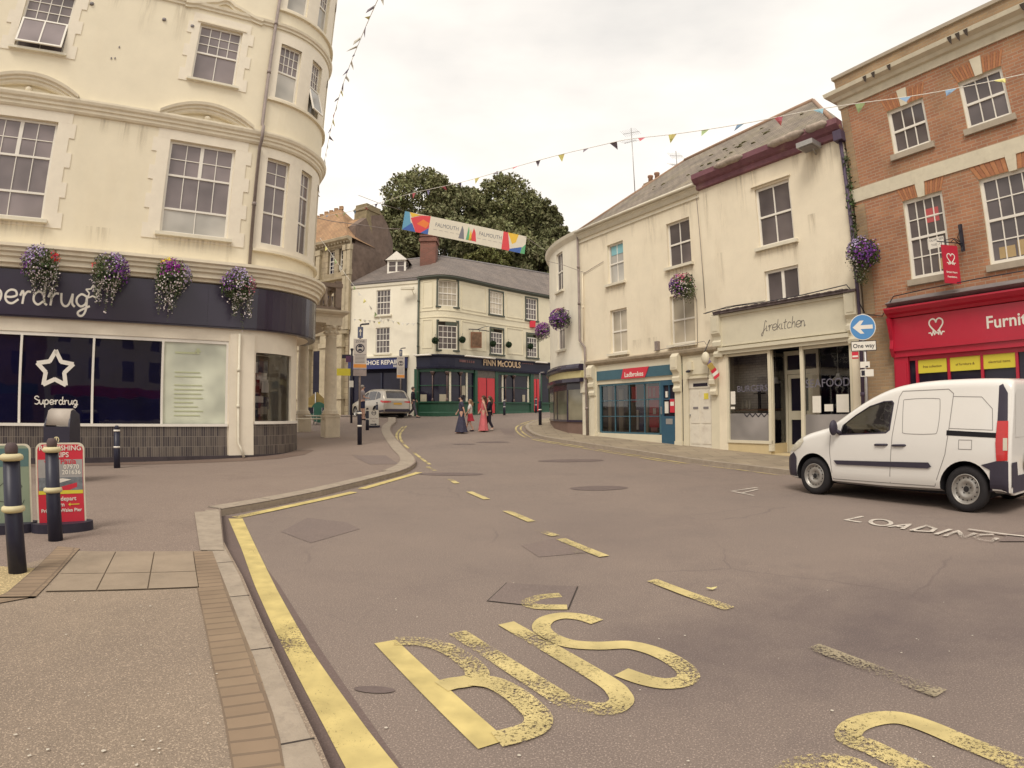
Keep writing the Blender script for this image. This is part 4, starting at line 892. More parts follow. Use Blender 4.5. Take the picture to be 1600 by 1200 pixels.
q = MB(); downpipe(q, [(-1.10, -.08, 8.7), (-1.10, -.08, 4.25), (-.72, -.13, 3.95), (-.62, -.13, .4)], .045); q.build('downpipe', M['pipe'], B2)
q = MB(); downpipe(q, [(-.88, -.05, 6.9), (-.88, -.05, 4.2)], .022); q.build('waste_pipe', M['render'], B2)
# shop
gz = .30
q = MB(); q.box(-.62, -.12, -.05, .3, -.2, 3.2); q.box(-.12, 3.22, -.02, .3, -.2, .66); q.box(-.12, 3.95, -.02, .3, 2.47, 2.62); q.box(-.12, 3.95, -.03, .3, 2.97, 3.22); q.box(4.2, 4.42, -.02, .3, -.2, 3.22); q.box(5.36, 5.7, -.02, .3, -.2, 3.22); q.box(4.42, 5.36, -.02, .3, 2.45, 3.22)
q.build('shopfront_surround', M['cream_gloss'], B2)
q = MB(); q.sweep([(-.7, 0), (5.7, 0)], [(0, 3.18), (.08, 3.2), (.16, 3.28), (.18, 3.36), (0, 3.42)], 0); q.build('shopfront_cornice', mat('stained_cornice', (.40, .33, .24), .9, .25, 5, .4, 40), B2)
fo = bxs('fascia_board', [(-.10, 3.84, -.07, -.021, 2.62, 2.965)], M['teal'], B2)
q = MB(); q.prism([(1.30, -.09, 2.61), (2.52, -.09, 2.61), (2.72, -.09, 2.97), (1.42, -.09, 2.97)], (0, .019, 0)); sg_ = q.build('shop_sign', M['red'], B2)
text('Ladbrokes', .235, M['white'], sg_, at(1.97, -.092, 2.74), ext=.003, bold=.004, sx=.98)
def console(parent, u, z0=2.05, z1=3.3, w_=.30, mt='cream_gloss', y=-.05, d=.22):
    q = MB(); P = [(y, z0), (y-.10, z0+.02), (y-.12, z0+.12), (y-.07, z0+.2), (y-.07, z0+.28), (y-.14, z0+.34), (y-.15, z0+.46), (y-.10, z0+.52), (y-.12, z0+.62), (y-d, z0+.72), (y-d, z1-.12), (y-d*.5, z1), (y, z1)]
    q.prism([(u, a, b) for a, b in P], (w_, 0, 0)); q.box(u+.06, u+w_-.06, y-d-.015, y-d, z0+.78, z1-.18)
    return q.build('console', M[mt], parent)
console(B2, 3.88); console(B2, -.5, 2.05, 3.22, .32); console(B2, 5.40, 1.9, 2.5, .24, d=.12)
q = MB()
for u in (-.48, 3.9): q.box(u, u+.27, -.09, -.021, .45, 2.05); q.box(u-.02, u+.29, -.11, -.021, .40 if u < 0 else .30, .55 if u < 0 else .48)
q.build('pilasters', M['cream_gloss'], B2)
bxs('footing', [(3.86, 4.42, -.06, -.021, -.1, .30)], M['black'], B2)
q = MB()
for u in (.02, 3.15): q.box(u-.04, u+.04, .0, .08, .70, 2.47)
q.box(.06, 3.11, .0, .10, .66, .72); q.box(.06, 3.11, .0, .08, 2.40, 2.468)
for u in (.83, 1.60, 2.37): q.box(u-.018, u+.018, .02, .06, .72, 2.40)
for z in (1.28, 1.85): q.box(.06, 3.11, .025, .055, z-.014, z+.014)
q.build('shop_window_frame', M['teal'], B2)
q = MB(); q.poly([(.05, .05, .72), (3.12, .05, .72), (3.12, .05, 2.42), (.05, .05, 2.42)]); q.build('shop_window_pane', M['clear'], B2)
q = MB(); q.box(.0, 3.25, 1.8, 1.85, .3, 2.6, 0); q.box(-.02, 0, .12, 1.8, .3, 2.6, 0); q.box(.0, 3.25, .12, 1.8, .55, .65, 0); q.box(0, 3.25, .12, 1.8, 2.5, 2.55, 0); q.box(3.24, 3.26, .12, 1.8, .3, 2.6, 0)
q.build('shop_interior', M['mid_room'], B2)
q = MB()
q.box(.18, .33, .25, .3, .66, 2.4, 1); q.box(.50, .72, .5, .55, .66, 2.3, 1); q.box(2.44, 2.9, .18, .21, .9, 1.85, 2); q.box(2.42, 2.98, .15, .16, 1.9, 2.3, 2); q.box(1.62, 1.88, .12, .13, 1.78, 2.32, 2)
q.box(1.66, 2.2, .3, .33, .75, 1.8, 3); q.box(2.5, 2.8, .2, .22, .75, .95, 4); q.box(2.12, 2.32, .25, .3, .66, 2.4, 1); q.box(.72, 1.5, .9, .95, .7, 1.9, 5)
q.box(2.66, 2.80, .14, .15, 1.35, 1.55, 0); q.box(1.72, 1.82, .25, .28, .80, 1.5, 0); q.box(2.46, 2.58, .14, .145, 1.95, 2.25, 4); q.box(2.66, 2.78, .14, .145, 1.95, 2.25, 4)
q.build('window_posters', [M['white'], mat('pale_panel', (.45, .38, .26), .7), M['red'], mat('poster_blue', (.04, .05, .16), .6, .5, 9), mat('poster_pink', (.5, .2, .2), .6), mat('notice_brown', (.15, .12, .10), .7)], B2)
d = bxs('shop_door', [(3.20, 3.30, -.01, .08, .33, 2.47), (3.82, 3.90, -.01, .08, .33, 2.47), (3.30, 3.82, -.01, .07, .33, 1.28), (3.30, 3.82, -.01, .07, 2.30, 2.47), (3.30, 3.82, .0, .06, 1.82, 1.86), (3.54, 3.57, .0, .06, 1.86, 2.3)], M['door_teal'], B2)
q = MB(); q.poly([(3.3, .045, 1.28), (3.82, .045, 1.28), (3.82, .045, 2.3), (3.3, .045, 2.3)]); q.build('pane', M['glass_dark'], d)
q = MB(); q.box(3.36, 3.50, -.005, .04, 1.38, 1.76, 0); q.box(3.60, 3.80, -.006, .04, 1.40, 1.84, 1); q.box(3.62, 3.78, -.008, -.006, 1.62, 1.75, 0); q.box(3.40, 3.48, -.005, .04, 1.90, 2.1, 0); q.build('door_notices', [M['white'], M['red']], d)
bxs('letterbox', [(3.42, 3.72, -.02, -.011, 1.02, 1.2)], M['steel'], d); bxs('handle', [(3.22, 3.25, -.06, -.011, 1.35, 1.6)], M['steel'], d)
# white double door
M['white_door'] = mat('peeling_white_paint', (.72, .67, .57), .6, .06, 4, c2=(.30, .2, .13), c2amt=.35, c2sc=4)
q = MB(); q.box(4.43, 5.35, .02, .10, .30, 2.15); 
for x in (4.50, 4.95):
    for z0, z1 in ((.42, 1.0), (1.06, 2.06)): q.box(x, x+.36, .005, .021, z0, z1)
d = q.build('house_door', M['white_door'], B2)
bxs('letterbox', [(4.60, 4.80, -.005, .004, 1.50, 1.57), (5.02, 5.22, -.005, .004, 1.50, 1.57)], M['lead'], d)
bxs('notice', [(5.05, 5.22, -.004, .004, 1.80, 1.98)], mat('yellow_notice', (.75, .62, .08), .6), d); bxs('handle', [(4.46, 4.48, -.02, .019, 1.28, 1.34)], M['steel'], d)
bxs('transom_window', [(4.62, 5.20, -.01, .02, 2.20, 2.30)], M['glass_dark'], B2); bxs('door_transom', [(4.43, 5.35, .0, .10, 2.15, 2.45)], M['white_door'], B2)
q = MB(); q.box(4.48, 5.30, -.05, -.021, 2.58, 3.10, 0); q.box(4.40, 5.40, -.10, -.021, 2.45, 2.50, 0); q.build('door_hood_panel', M['cream_gloss'], B2)
q = MB(); q.box(4.50, 4.68, -.14, -.051, 2.72, 2.98, 0); q.tube([(4.56, -.14, 2.70), (4.66, -.34, 2.66), (4.80, -.36, 2.66)], .035, 8, 1); q.build('alarm_box', [M['cream_gloss'], M['black']], B2)
q = MB(); q.box(3.05, 3.19, -.12, -.0, 3.48, 3.78); q.build('meter_box', M['pipe'], B2)
q = MB()
for pts in ([(4.66, -.03, 5.55), (4.9, -.03, 4.9), (4.86, -.03, 3.5)], [(-.9, -.03, 6.88), (-.3, -.03, 7.0), (.4, -.03, 7.12)], [(5.14, -.03, 8.3), (5.20, -.04, 6.0), (5.24, -.04, 4.6)], [(3.1, -.2, 3.45), (4.2, -.22, 3.50), (5.3, -.22, 3.55), (5.4, -.1, 3.3), (5.3, -.1, 2.4)]): q.tube(pts, .010, 5)
q.build('cables', M['pipe'], B2)
# pennant
t = thing('pennant', 'small striped fabric pennant hanging from a pole above the white double door', 'flag', (*FR.w(5.42, -.25), 2.6), FR.rz)
q = MB(); n = 8
for i in range(n):
    a, b = i/n, (i+1)/n; f = lambda k: (-.16+.42*k, -.03*math.sin(k*6), .48-.72*k); m_ = 0 if i < 3 else (1 if i < 5 else (2 if i < 6 else (3 if i < 7 else 2)))
    A, Bq = Vector(f(a)), Vector(f(b)); q.poly([A, Bq, Bq+Vector((.20*(1-b*.1), 0, .10)), A+Vector((.12*a*2+.02, 0, .12))], m_)
q.build('cloth', [mat('lilac_cloth', (.25, .2, .4), .8), mat('mustard_cloth', (.5, .36, .1), .8), M['red'], M['white']], t)
q = MB(); q.tube([(-.05, .2, 1.0), (-.08, -.02, .62), (-.16, -.05, .48)], .012, 6); q.ball((-.03, -.04, .42), .14, 10, 1, 1, .8, 1.4); q.build('pole_bracket', [M['black'], M['cream_gloss']], t)

# ---- B3, restaurant
B3 = thing('terrace_house', 'tall cream building with a broken purple gutter over the pale kitchen restaurant front', 'building', (*FR.o, 0), FR.rz)
y3 = -.04
W3 = [(7.42, 8.52, 6.05, 7.76, [(.5, 2, 1), (.5, 2, 1)], dict(pane='glass_mid')), (7.52, 8.56, 4.42, 5.28, [(1, 2, 1, .09)], dict(pane='glass_mid'))]
q = MB(); q.wall([(X1, y3), (X2, y3)], 3.12, 8.50, [(a-X1-.04, b-X1+.04, c-.03, d+.04) for a, b, c, d, *_ in W3], 0, .16); q.box(X1+.01, X2, .36, .6, 3.2, 8.4)
q.poly([(X1, y3, 3.12), (X1, y3, 8.5), (X1, .1, 8.5), (X1, .1, 3.12)]); q.poly([(X2, y3, -.2), (X2, .5, -.2), (X2, .5, 8.5), (X2, y3, 8.5)])
q.box(X2-.36, X2, y3, .3, -.2, 3.12); q.box(5.68, 6.0, y3, .3, -.2, 3.12)
q.build('wall', M['render'], B3)
for a, b, c, d, rows, k in W3: window(B3, (a-.04, y3), (b+.04, y3), c-.03, d+.04, rows, .07, .07, .035, sill=(.12, .09, .10), **k)
bxs('lintel_hood', [(7.28, 8.62, y3-.07, y3-.001, 7.86, 7.90)], M['render'], B3)
q = MB(); q.sweep([(X1-.02, 0), (X2+.05, 0)], [(.04, 8.40), (.14, 8.42), (.16, 8.56), (.24, 8.60), (.34, 8.72), (.34, 8.88), (.04, 8.88)], 0); q.build('gutter_cornice', M['wine'], B3)
q = MB(); rnd = random.Random(8)
for a, b in ((6.2, 7.3), (8.2, 9.4), (9.45, 10.1)):
    pts = [(a+(b-a)*k/6, -.34-.03*rnd.random(), 8.80+.03*rnd.random()) for k in range(7)]; q.tube(pts, [.03]+[.10+.03*rnd.random() for _ in range(5)]+[.03], 8)
q.build('exposed_gutter_lining', mat('grey_mortar', (.40, .33, .27), .95, .35, 6, .6, 20), B3)
q = MB(); q.box(9.25, 9.75, -.62, -.15, 8.28, 8.42, 0); q.box(9.30, 9.70, -.58, -.20, 8.262, 8.279, 1); q.tube([(9.5, -.05, 8.2), (9.6, -.4, 8.3)], .02, 6, 0); q.build('floodlight', [M['steel'], M['lead']], B3)
q = MB(); downpipe(q, [(10.30, -.12, 8.3), (10.30, -.12, .15)], .05, 0, 2); q.box(10.18, 10.42, -.28, -.02, 8.28, 8.55); q.build('downpipe', mat('dark_purple_pipe', (.085, .06, .10), .6, .2, 5), B3)
q = MB(); rnd = random.Random(2)
for _ in range(420): 
    z = rnd.choice([rnd.uniform(4.5, 8.0), rnd.uniform(5.5, 7.8)]); leafq(q, (10.36+rnd.gauss(0, .05), -.10+rnd.gauss(0, .05), z), rnd.uniform(.02, .045), rnd, 0)
q.build('climbing_plant', M['leaf_b'], B3)
# shopfront
q = MB(); q.box(5.86, 9.95, -.12, y3-.001, 3.34, 4.22, 0); q.box(5.80, 10.0, -.20, -.06, 3.20, 3.30, 0); q.box(5.75, 10.02, -.14, -.06, 3.10, 3.20, 0); q.box(5.75, 10.02, -.17, y3-.001, 4.22, 4.29, 0); q.box(5.86, 9.95, -.135, -.121, 3.34, 3.38, 0)
q.build('fascia_board', M['fascia_c'], B3)
q = MB(); q.box(5.70, 10.3, -.26, y3-.001, 4.30, 4.36, 0)
for k in range(40): 
    u = 5.7+k*.11; q.box(u, u+.10, -.28-.01*(k % 3), -.05, 4.361+.004*(k % 2), 4.385+.01*(k % 3)*.5, 0)
q.build('slate_capping', mat('lead_capping', (.13, .10, .10), .7, .3, 6), B3)
q = MB(); q.tube([(5.3, -.2, 4.40), (5.8, -.28, 4.42), (6.6, -.27, 4.44), (7.6, -.28, 4.40), (8.8, -.27, 4.42), (9.7, -.28, 4.46), (10.05, -.2, 4.5), (10.25, -.14, 4.2), (10.45, -.12, 3.75)], .014, 6); q.tube([(5.4, -.24, 4.38), (6.3, -.3, 4.46), (7.6, -.25, 4.44)], .010, 5); q.build('cables', M['black'], B3)
for u in (5.58, 9.96): console(B3, u, 3.02, 4.38, .32, 'fascia_c', y3, .20)
script('firekitchen', 7.36, 3.62, .17, .018, -.124, mat('grey_lettering', (.16, .14, .13), .6), B3, 'shop_name', .15, .92)
q = MB()
q.box(5.98, 6.04, -.05, .06, .5, 3.1); q.box(7.44, 7.54, -.05, .07, .3, 3.1); q.box(8.48, 8.58, -.05, .07, .3, 3.1); q.box(9.93, 10.0, -.05, .06, .5, 3.1)
q.box(6.04, 7.44, -.03, .06, 3.02, 3.10); q.box(8.58, 9.93, -.03, .06, 3.02, 3.10); q.box(5.98, 7.54, -.06, .06, .50, .58); q.box(8.48, 10, -.06, .06, .5, .58)
q.build('shop_window_frame', M['cream_gloss'], B3)
bxs('stallriser', [(6.0, 7.50, -.03, .06, -.2, .50), (8.52, 9.98, -.03, .06, -.2, .50)], M['stall'], B3)
q = MB(); q.prism([(7.46, .06, -.2), (7.52, .06, -.2), (7.50, .82, -.2), (7.44, .82, -.2)], (0, 0, .7)); q.build('stallriser', M['stall'], B3)
q = MB(); q.prism([(7.44, .80, .2), (7.54, .80, .2), (7.54, .9, .2), (7.44, .9, .2)], (0, 0, 2.9)); q.prism([(8.50, .80, .5), (8.58, .80, .5), (8.58, .9, .5), (8.50, .9, .5)], (0, 0, 2.6)); q.box(7.54, 8.50, .80, .9, 2.44, 2.56); q.box(7.54, 8.50, .80, .9, 2.98, 3.1); q.box(8.30, 8.50, .80, .9, .2, 2.44); q.box(7.42, 7.56, .0, .08, .3, 3.1); q.build('door_frame', M['cream_gloss'], B3)
q = MB(); q.poly([(7.54, .85, 2.56), (8.48, .85, 2.56), (8.48, .85, 2.98), (7.54, .85, 2.98)]); q.build('fanlight', M['glass_dark'], B3)
d = bxs('shop_door', [(7.55, 7.64, .82, .87, .2, 2.43), (8.21, 8.29, .82, .87, .2, 2.43), (7.64, 8.21, .82, .87, 2.32, 2.43), (7.64, 8.21, .82, .87, 1.15, 1.40), (7.64, 8.21, .82, .87, .2, .45)], M['cream_gloss'], B3)
q = MB(); q.poly([(7.64, .85, .45), (8.21, .85, .45), (8.21, .85, 2.34), (7.64, .85, 2.34)]); q.build('pane', M['glass_dark'], d)
q = MB(); q.poly([(6.02, .02, .56), (7.46, .02, .56), (7.46, .02, 3.04), (6.02, .02, 3.04)]); q.poly([(8.56, .02, .56), (9.95, .02, .56), (9.95, .02, 3.04), (8.56, .02, 3.04)]); q.poly([(7.49, .07, .5), (7.47, .80, .5), (7.47, .8, 3.04), (7.49, .07, 3.04)])
q.build('shop_window_pane', M['clear'], B3)
q = MB(); q.poly([(6.02, .016, .56), (7.46, .016, .56), (7.46, .016, 1.35), (6.02, .016, 1.35)]); q.poly([(8.56, .016, .56), (9.95, .016, .56), (9.95, .016, 1.30), (8.56, .016, 1.30)]); q.build('frosted_film', M['frost'], B3)
q = MB(); ribbon(q, [(6.55+k*.1, 1.30+.05*(-1)**(k//1)) for k in range(10)], .03, .012); q.build('zigzag_logo', M['black'], B3)
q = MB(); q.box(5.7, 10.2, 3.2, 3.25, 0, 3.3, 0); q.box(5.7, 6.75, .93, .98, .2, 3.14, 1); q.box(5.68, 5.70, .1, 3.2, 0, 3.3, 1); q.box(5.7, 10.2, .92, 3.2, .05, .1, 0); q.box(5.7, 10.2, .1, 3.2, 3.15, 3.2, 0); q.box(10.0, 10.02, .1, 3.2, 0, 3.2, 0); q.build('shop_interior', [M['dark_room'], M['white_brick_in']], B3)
q = MB(); q.box(7.4, 8.6, .0, .95, -.1, .22, 0); q.build('threshold', M['stall'], B3)
q = MB(); q.box(5.8, 7.4, .35, .75, 1.42, 1.48, 0)
for u in (6.15, 6.3, 6.42, 7.25): q.lathe(u, .5, [(.04, 1.48), (.045, 1.62), (.015, 1.68), (.015, 1.74)], 8, 1)
q.box(6.7, 6.78, .5, .55, 1.48, 2.0, 2); q.box(6.55, 6.95, .5, .55, 1.9, 1.95, 2); q.box(6.9, 7.2, .9, 1.3, .5, 2.3, 2); q.box(9.0, 9.1, .6, .7, .6, 1.7, 2); q.box(9.4, 9.6, .9, 1.0, .6, 2.0, 2); q.box(8.7, 8.75, 1.2, 1.3, .6, 1.9, 2)
q.build('counter_and_bottles', [M['wood'], M['offwhite'], M['black']], B3)
q = MB()
for u, y, z in ((7.15, .8, 2.28), (9.32, .5, 2.26)): q.tube([(u, y, 3.15), (u, y, z+.1)], .006, 5); q.lathe(u, y, [(.17, z-.08), (.16, z-.03), (.07, z+.03), (.05, z+.1)], 16)
q.build('pendant_lamps', M['white'], B3)
q = MB(); q.box(6.07, 6.24, .012, .016, 1.62, 2.0, 0); q.box(6.07, 6.22, .012, .016, 1.48, 1.55, 0); q.box(8.80, 9.05, .012, .016, 1.35, 1.78, 0); q.box(9.15, 9.4, .012, .016, 1.38, 1.56, 0); q.box(9.5, 9.85, .012, .016, 1.35, 1.8, 0); q.build('menus', M['white'], B3)
M['sign_faint'] = mat('faint_window_lettering', (.16, .15, .19), .6, 0)
text('SEAFOOD', .30, M['sign_faint'], B3, at(9.25, .014, 2.10), 'window_lettering', .001, sx=.98); text('BURGERS', .26, M['sign_faint'], B3, at(6.85, .014, 2.05), 'window_lettering', .001)

# ---- B1, curved corner house at the far end
c1 = []
for k in range(14, -1, -1):
    a = math.radians(k*4.6); c1.append((X0-7*math.sin(a), 7-7*math.cos(a)))
B1 = thing('corner_house', 'narrow white house with a curved corner wall above a dark bow shop window', 'building', (*FR.o, 0), FR.rz)
wp = [FR.w(*p) for p in c1]
def w1(tl, br): (a, z1), (b, z0) = pray(wp, *tl), pray(wp, *br); return a, b, z0, z1
H1 = [w1((869, 399), (880, 452)), w1((871.5, 484), (883, 545))]
H1[1] = (H1[0][0]+.05, H1[0][1]+.08, H1[1][2], H1[1][3])
q = MB(); q.wall(c1, 3.0, 8.7, H1, 0, .14); q.sweep(c1, [(0, 8.45), (.04, 8.5), (.14, 8.62), (.18, 8.74), (0, 8.78)], 0)
q.build('wall', M['render2'], B1)
for h in H1: window(B1, pat(c1, h[0]), pat(c1, h[1]), h[2], h[3], [(.5, 2, 1), (.5, 2, 1)], .06, .05, .025, pane='glass_mid', sill=(.08, .09, .1))
q = MB(); apex = (-4.2, 5.2, 10.2)
for a, b in zip(c1, c1[1:]): q.poly([(*offset([a, b], .12)[0], 8.76), (*offset([a, b], .12)[1], 8.76), apex], 0)
q.build('roof', M['slate'], B1)
pe = [FR.l(*G(*p)[:2]) for p in ((911, 681), (887, 680), (866, 673))]
pe = [(pe[2][0]-2.2, pe[2][1]+1.3)]+[pe[2], pe[1], pe[0]]
pe[3] = (-.82, pe[1][1]*0-.0)
pe[3] = (-.80, .02)
fsc = cat([(pe[0][0], pe[0][1]), (pe[1][0]-.12, pe[1][1]-.10), (pe[2][0]-.15, pe[2][1]-.22), (-.82, -.22)], 5); fsc = [(p[0], p[1]) for p in fsc]
q = MB(); q.sweep(fsc, [(-.5, 3.30), (.10, 3.32), (.16, 3.22), (.16, 3.14), (.08, 3.06), (-.5, 3.06)], 0); q.sweep(fsc, [(-.4, 2.62), (.12, 2.62), (.12, 2.74), (.06, 2.78), (-.4, 2.78)], 0); q.build('fascia_mouldings', M['navy'], B1)
q = MB(); q.sweep(fsc, [(-.45, 2.785), (.03, 2.785), (.03, 3.055), (-.45, 3.055)], 0); q.build('fascia_board', mat('pale_yellow_fascia', (.60, .53, .27), .6, .1, 3), B1)
pe2 = [(p[0], p[1]) for p in pe]
q = MB(); q.sweep(pe2, [(-.35, .2), (.0, .2), (.0, 1.05), (-.35, 1.05)], 0); q.build('stallriser', mat('pinkish_stallriser', (.20, .13, .105), .7, .12, 3), B1)
q = MB(); q.sweep(pe2, [(-.2, 1.05), (.04, 1.05), (.04, 1.13), (-.2, 1.13)], 0); q.sweep(pe2, [(-.1, 2.35), (.02, 2.35), (.02, 2.64), (-.1, 2.64)], 0)
for i, (a, b) in enumerate(zip(pe2[1:], pe2[2:])):
    T2, W_ = chordT(a, b); q.T = T2
    for x in ((-.03, W_*.25, W_-.05) if i == 0 else (0, W_-.25)): q.box(x, x+(.06 if not (i == 1 and x > 0) else .25), -.02, .08, 1.13, 2.36)
    q.T = None
q.build('shop_window_frame', M['navy'], B1)
q = MB()
for i, (a, b) in enumerate(zip(pe2, pe2[1:])):
    q.poly([(*a, 1.12), (*b, 1.12), (*b, 2.4), (*a, 2.4)], 0)
q.build('shop_window_pane', [glassmat('curtained_shop_glass', (.26, .24, .17), .08)], B1)
bxs('end_pilaster', [(-1.05, -.70, -.12, .02, 2.2, 3.45), (-1.0, -.74, -.06, .02, .2, 2.2)], M['offwhite'], B1)

# ---- B4, brick building
FB = Fr(FR.w(10.40, -.02), 154.1)
B4 = thing('brick_building', 'red brick building with white sash windows over a crimson charity shopfront', 'building', (*FB.o, 0), FB.rz)
dx = 10.40-10.22
du = -.20
W4 = [(1.48+du, 2.46+du, 7.45, 8.62, [(.5, 3, 1), (.5, 3, 1)], 'glass_mid'), (3.36+du, 4.38+du, 7.45, 8.62, [(.5, 3, 1), (.5, 3, 1)], 'glass_mid'), (5.5, 6.5, 7.45, 8.62, [(.5, 3, 1), (.5, 3, 1)], 'glass_mid'),
      (1.52+du, 2.52+du, 4.36, 6.26, [(.5, 4, 2), (.5, 4, 2)], 'glass_mid'), (3.40+du, 4.95+du, 4.36, 6.26, [(.5, 5, 2), (.5, 5, 2)], 'glass_mid')]
q = MB(); q.wall([(0, 0), (9, 0)], 3.6, 9.22, [w_[:4] for w_ in W4], 0, .12, 1); q.poly([(0, 0, -.2), (0, 0, 9.2), (0, 8, 9.2), (0, 8, -.2)][::-1], 0); q.wall([(0, 0), (.95, 0)], -.2, 3.6, [], 2)
q.build('wall', [M['brick'], M['stone_trim'], M['stain_brick']], B4)
q = MB(); q.box(0, .30, -.012, -.001, 3.7, 6.5); q.box(0, .22, -.012, -.001, 6.95, 9.2); q.build('stained_corner_brickwork', M['stain_brick'], B4)
q = MB(); q.sweep([(0, 8), (0, 0), (9, 0)], [(0, 9.62), (.03, 9.62), (.03, 10.08), (0, 10.08)], 0); q.sweep([(0, 8), (0, 0), (9, 0)], [(0, 10.08), (.08, 10.08), (.08, 10.17), (0, 10.19)], 1); q.build('parapet', [M['stain_brick'], M['sill_grey']], B4)
q = MB(); q.sweep([(0, 8), (0, 0), (9, 0)], [(0, 9.20), (.04, 9.2), (.05, 9.40), (.12, 9.42), (.16, 9.50), (.28, 9.56), (.30, 9.66), (0, 9.74)], 0); q.sweep([(0, 1), (0, 0), (9, 0)], [(0, 6.58), (.03, 6.58), (.03, 6.92), (0, 6.92)], 0)
q.build('cornice_and_band', M['stone_trim'], B4)
q = MB(); rnd = random.Random(12)
for u in (1.0, 1.25, 1.7, 3.3, 3.5, 3.7, 5.0):
    q.poly([(u-.05, -.303, 9.64), (u+.06, -.303, 9.64), (u+.03, -.303, 9.40+.1*rnd.random()), (u-.02, -.303, 9.5)])
q.build('damp_streaks', mat('black_lichen', (.06, .045, .035), .9), B4)
for a, b, z0, z1, rows, pn in W4:
    window(B4, (a, 0), (b, 0), z0, z1, rows, .06, .075, .025, pane=pn, sill=None)
q = MB()
for a, b, z0, z1, *_ in W4: q.box(a-.08, b+.08, -.07, .05, z0-.14, z0-.002)
q.build('sills', M['sill_grey'], B4)
q = MB(); 
for a, b, z0, z1, *_ in W4:
    m_ = (a+b)/2; q.prism([(m_-.085, -.035, z1-.02), (m_+.085, -.035, z1-.02), (m_+.13, -.035, z1+.42), (m_-.13, -.035, z1+.42)], (0, .034, 0))
q.build('keystones', M['stone_trim'], B4)
q = MB()
for a, b, z0, z1, *_ in W4:
    m_ = (a+b)/2
    for s_ in (-1, 1):
        e = (b-a)/2; n = 7
        for k in range(n):
            x0, x1 = .10+(e-.10)*k/n, .10+(e-.10)*(k+1)/n-.008; f = .26
            P = [(m_+s_*x0, -.012, z1), (m_+s_*x1, -.012, z1), (m_+s_*(x1+x1*f), -.012, z1+.36), (m_+s_*(x0+x0*f+.01), -.012, z1+.36)]
            if s_ < 0: P = P[::-1]
            q.prism(P, (0, .011, 0), k % 2)
q.build('flat_arches', [mat('gauged_brick_a', (.46, .21, .10), .9, .15, 9), mat('gauged_brick_b', (.38, .165, .085), .9, .15, 9)], B4)
# things inside upper windows
q = MB(); q.box(2.0+du, 2.34+du, .085, .09, 5.62, 5.95, 1); q.box(2.0+du, 2.34+du, .084, .0845, 5.74, 5.79, 0); q.box(1.98+du, 2.38+du, .085, .09, 5.0, 5.25, 0); q.box(2.2+du, 2.42+du, .085, .09, 4.5, 4.75, 2)
q.box(3.6+du, 3.95+du, .085, .09, 4.48, 4.72, 2); q.box(4.0+du, 4.4+du, .085, .09, 4.48, 4.8, 2); q.box(4.2+du, 4.4+du, .084, .086, 4.8, 4.9, 1)
q.build('window_display', [M['white'], mat('red_panel', (.5, .1, .1), .6), mat('cardboard', (.45, .33, .17), .8)], B4)
text('VOLUNTEER', .068, M['black'], B4, at(2.18+du, .0845, 5.19), 'window_lettering', .0005); text('TODAY', .068, M['black'], B4, at(2.18+du, .0845, 5.08), 'window_lettering', .0005)
# crimson shopfront
s0 = .95+du
q = MB(); q.sweep([(s0, 0), (9, 0)], [(0, 3.72), (.10, 3.74), (.34, 3.84), (0, 3.98)], 0); q.build('lead_flashing', M['lead'], B4)
q = MB(); q.sweep([(s0-.05, 0), (9, 0)], [(0, 3.50), (.16, 3.52), (.20, 3.58), (.28, 3.62), (.34, 3.70), (.34, 3.735), (0, 3.735)], 0); q.box(s0+.05, 9, -.12, .0, 2.82, 3.50); q.box(s0, 9, -.15, .0, 2.74, 2.82); q.box(s0+.02, 9, -.11, .0, 2.60, 2.74); q.build('fascia_board', M['crimson'], B4)
q = MB(); P = [(0, 2.6), (-.12, 2.62), (-.2, 2.8), (-.16, 3.0), (-.24, 3.3), (-.30, 3.5), (0, 3.5)]; q.prism([(s0-.02, a, b) for a, b in P], (.09, 0, 0)); q.box(s0+.02, s0+.38, -.08, .0, -.1, 2.6); q.box(s0+.06, s0+.34, -.10, -.081, .3, 2.45); q.build('console_and_pilaster', M['crimson'], B4)
q = MB(); q.box(s0+.38, 9, -.03, .05, 2.50, 2.6)
for u in (1.52, 2.29, 3.05, 3.8, 4.55, 5.3): q.box(u+du-.03, u+du+.03, -.03, .05, .6, 2.5)
q.build('shop_window_frame', M['crimson'], B4)
q = MB(); q.poly([(s0+.36, .02, .4), (9, .02, .4), (9, .02, 2.55), (s0+.36, .02, 2.55)]); q.build('shop_window_pane', M['glass_dark'], B4)
M['sign_yellow'] = mat('yellow_sign', (.72, .62, .06), .5, .03)
for i, (u, tx) in enumerate(((1.55, 'free collection'), (2.32, 'of furniture &'), (3.08, 'electrical items'), (3.83, 'from your home'))):
    if i == 3: continue
    o = bxs('yellow_sign', [(u+du, u+du+.69, -.012, .01, 2.20, 2.50)], M['sign_yellow'], B4)
    text(tx, .078, mat('dark_red_text', (.10, .02, .02), .6, 0), o, at(u+du+.345, -.014, 2.34), ext=.001)
def heart(q, cx, cz, s, w_, y):
    P = [(0, -.75), (-.5, -.25), (-.8, .2), (-.75, .6), (-.4, .8), (-.1, .65), (0, .4), (.1, .65), (.4, .8), (.75, .6), (.8, .2), (.5, -.25), (.15, -.62)]
    ribbon(q, [(cx+p.x*s, cz+p.y*s) for p in cat(P, 4)], w_, y)
    for sgn in (-1, 1):
        ribbon(q, [(cx+sgn*a*s, cz+b*s) for a, b in ((.0, -.8), (.15, -.75), (.25, -1.0), (.38, -.5), (.55, -1.05), (.7, -.7), (.95, -.75))], w_*.8, y)
q = MB(); heart(q, 2.09+du, 3.22, .20, .034, -.123); q.build('heart_logo', M['white'], B4)
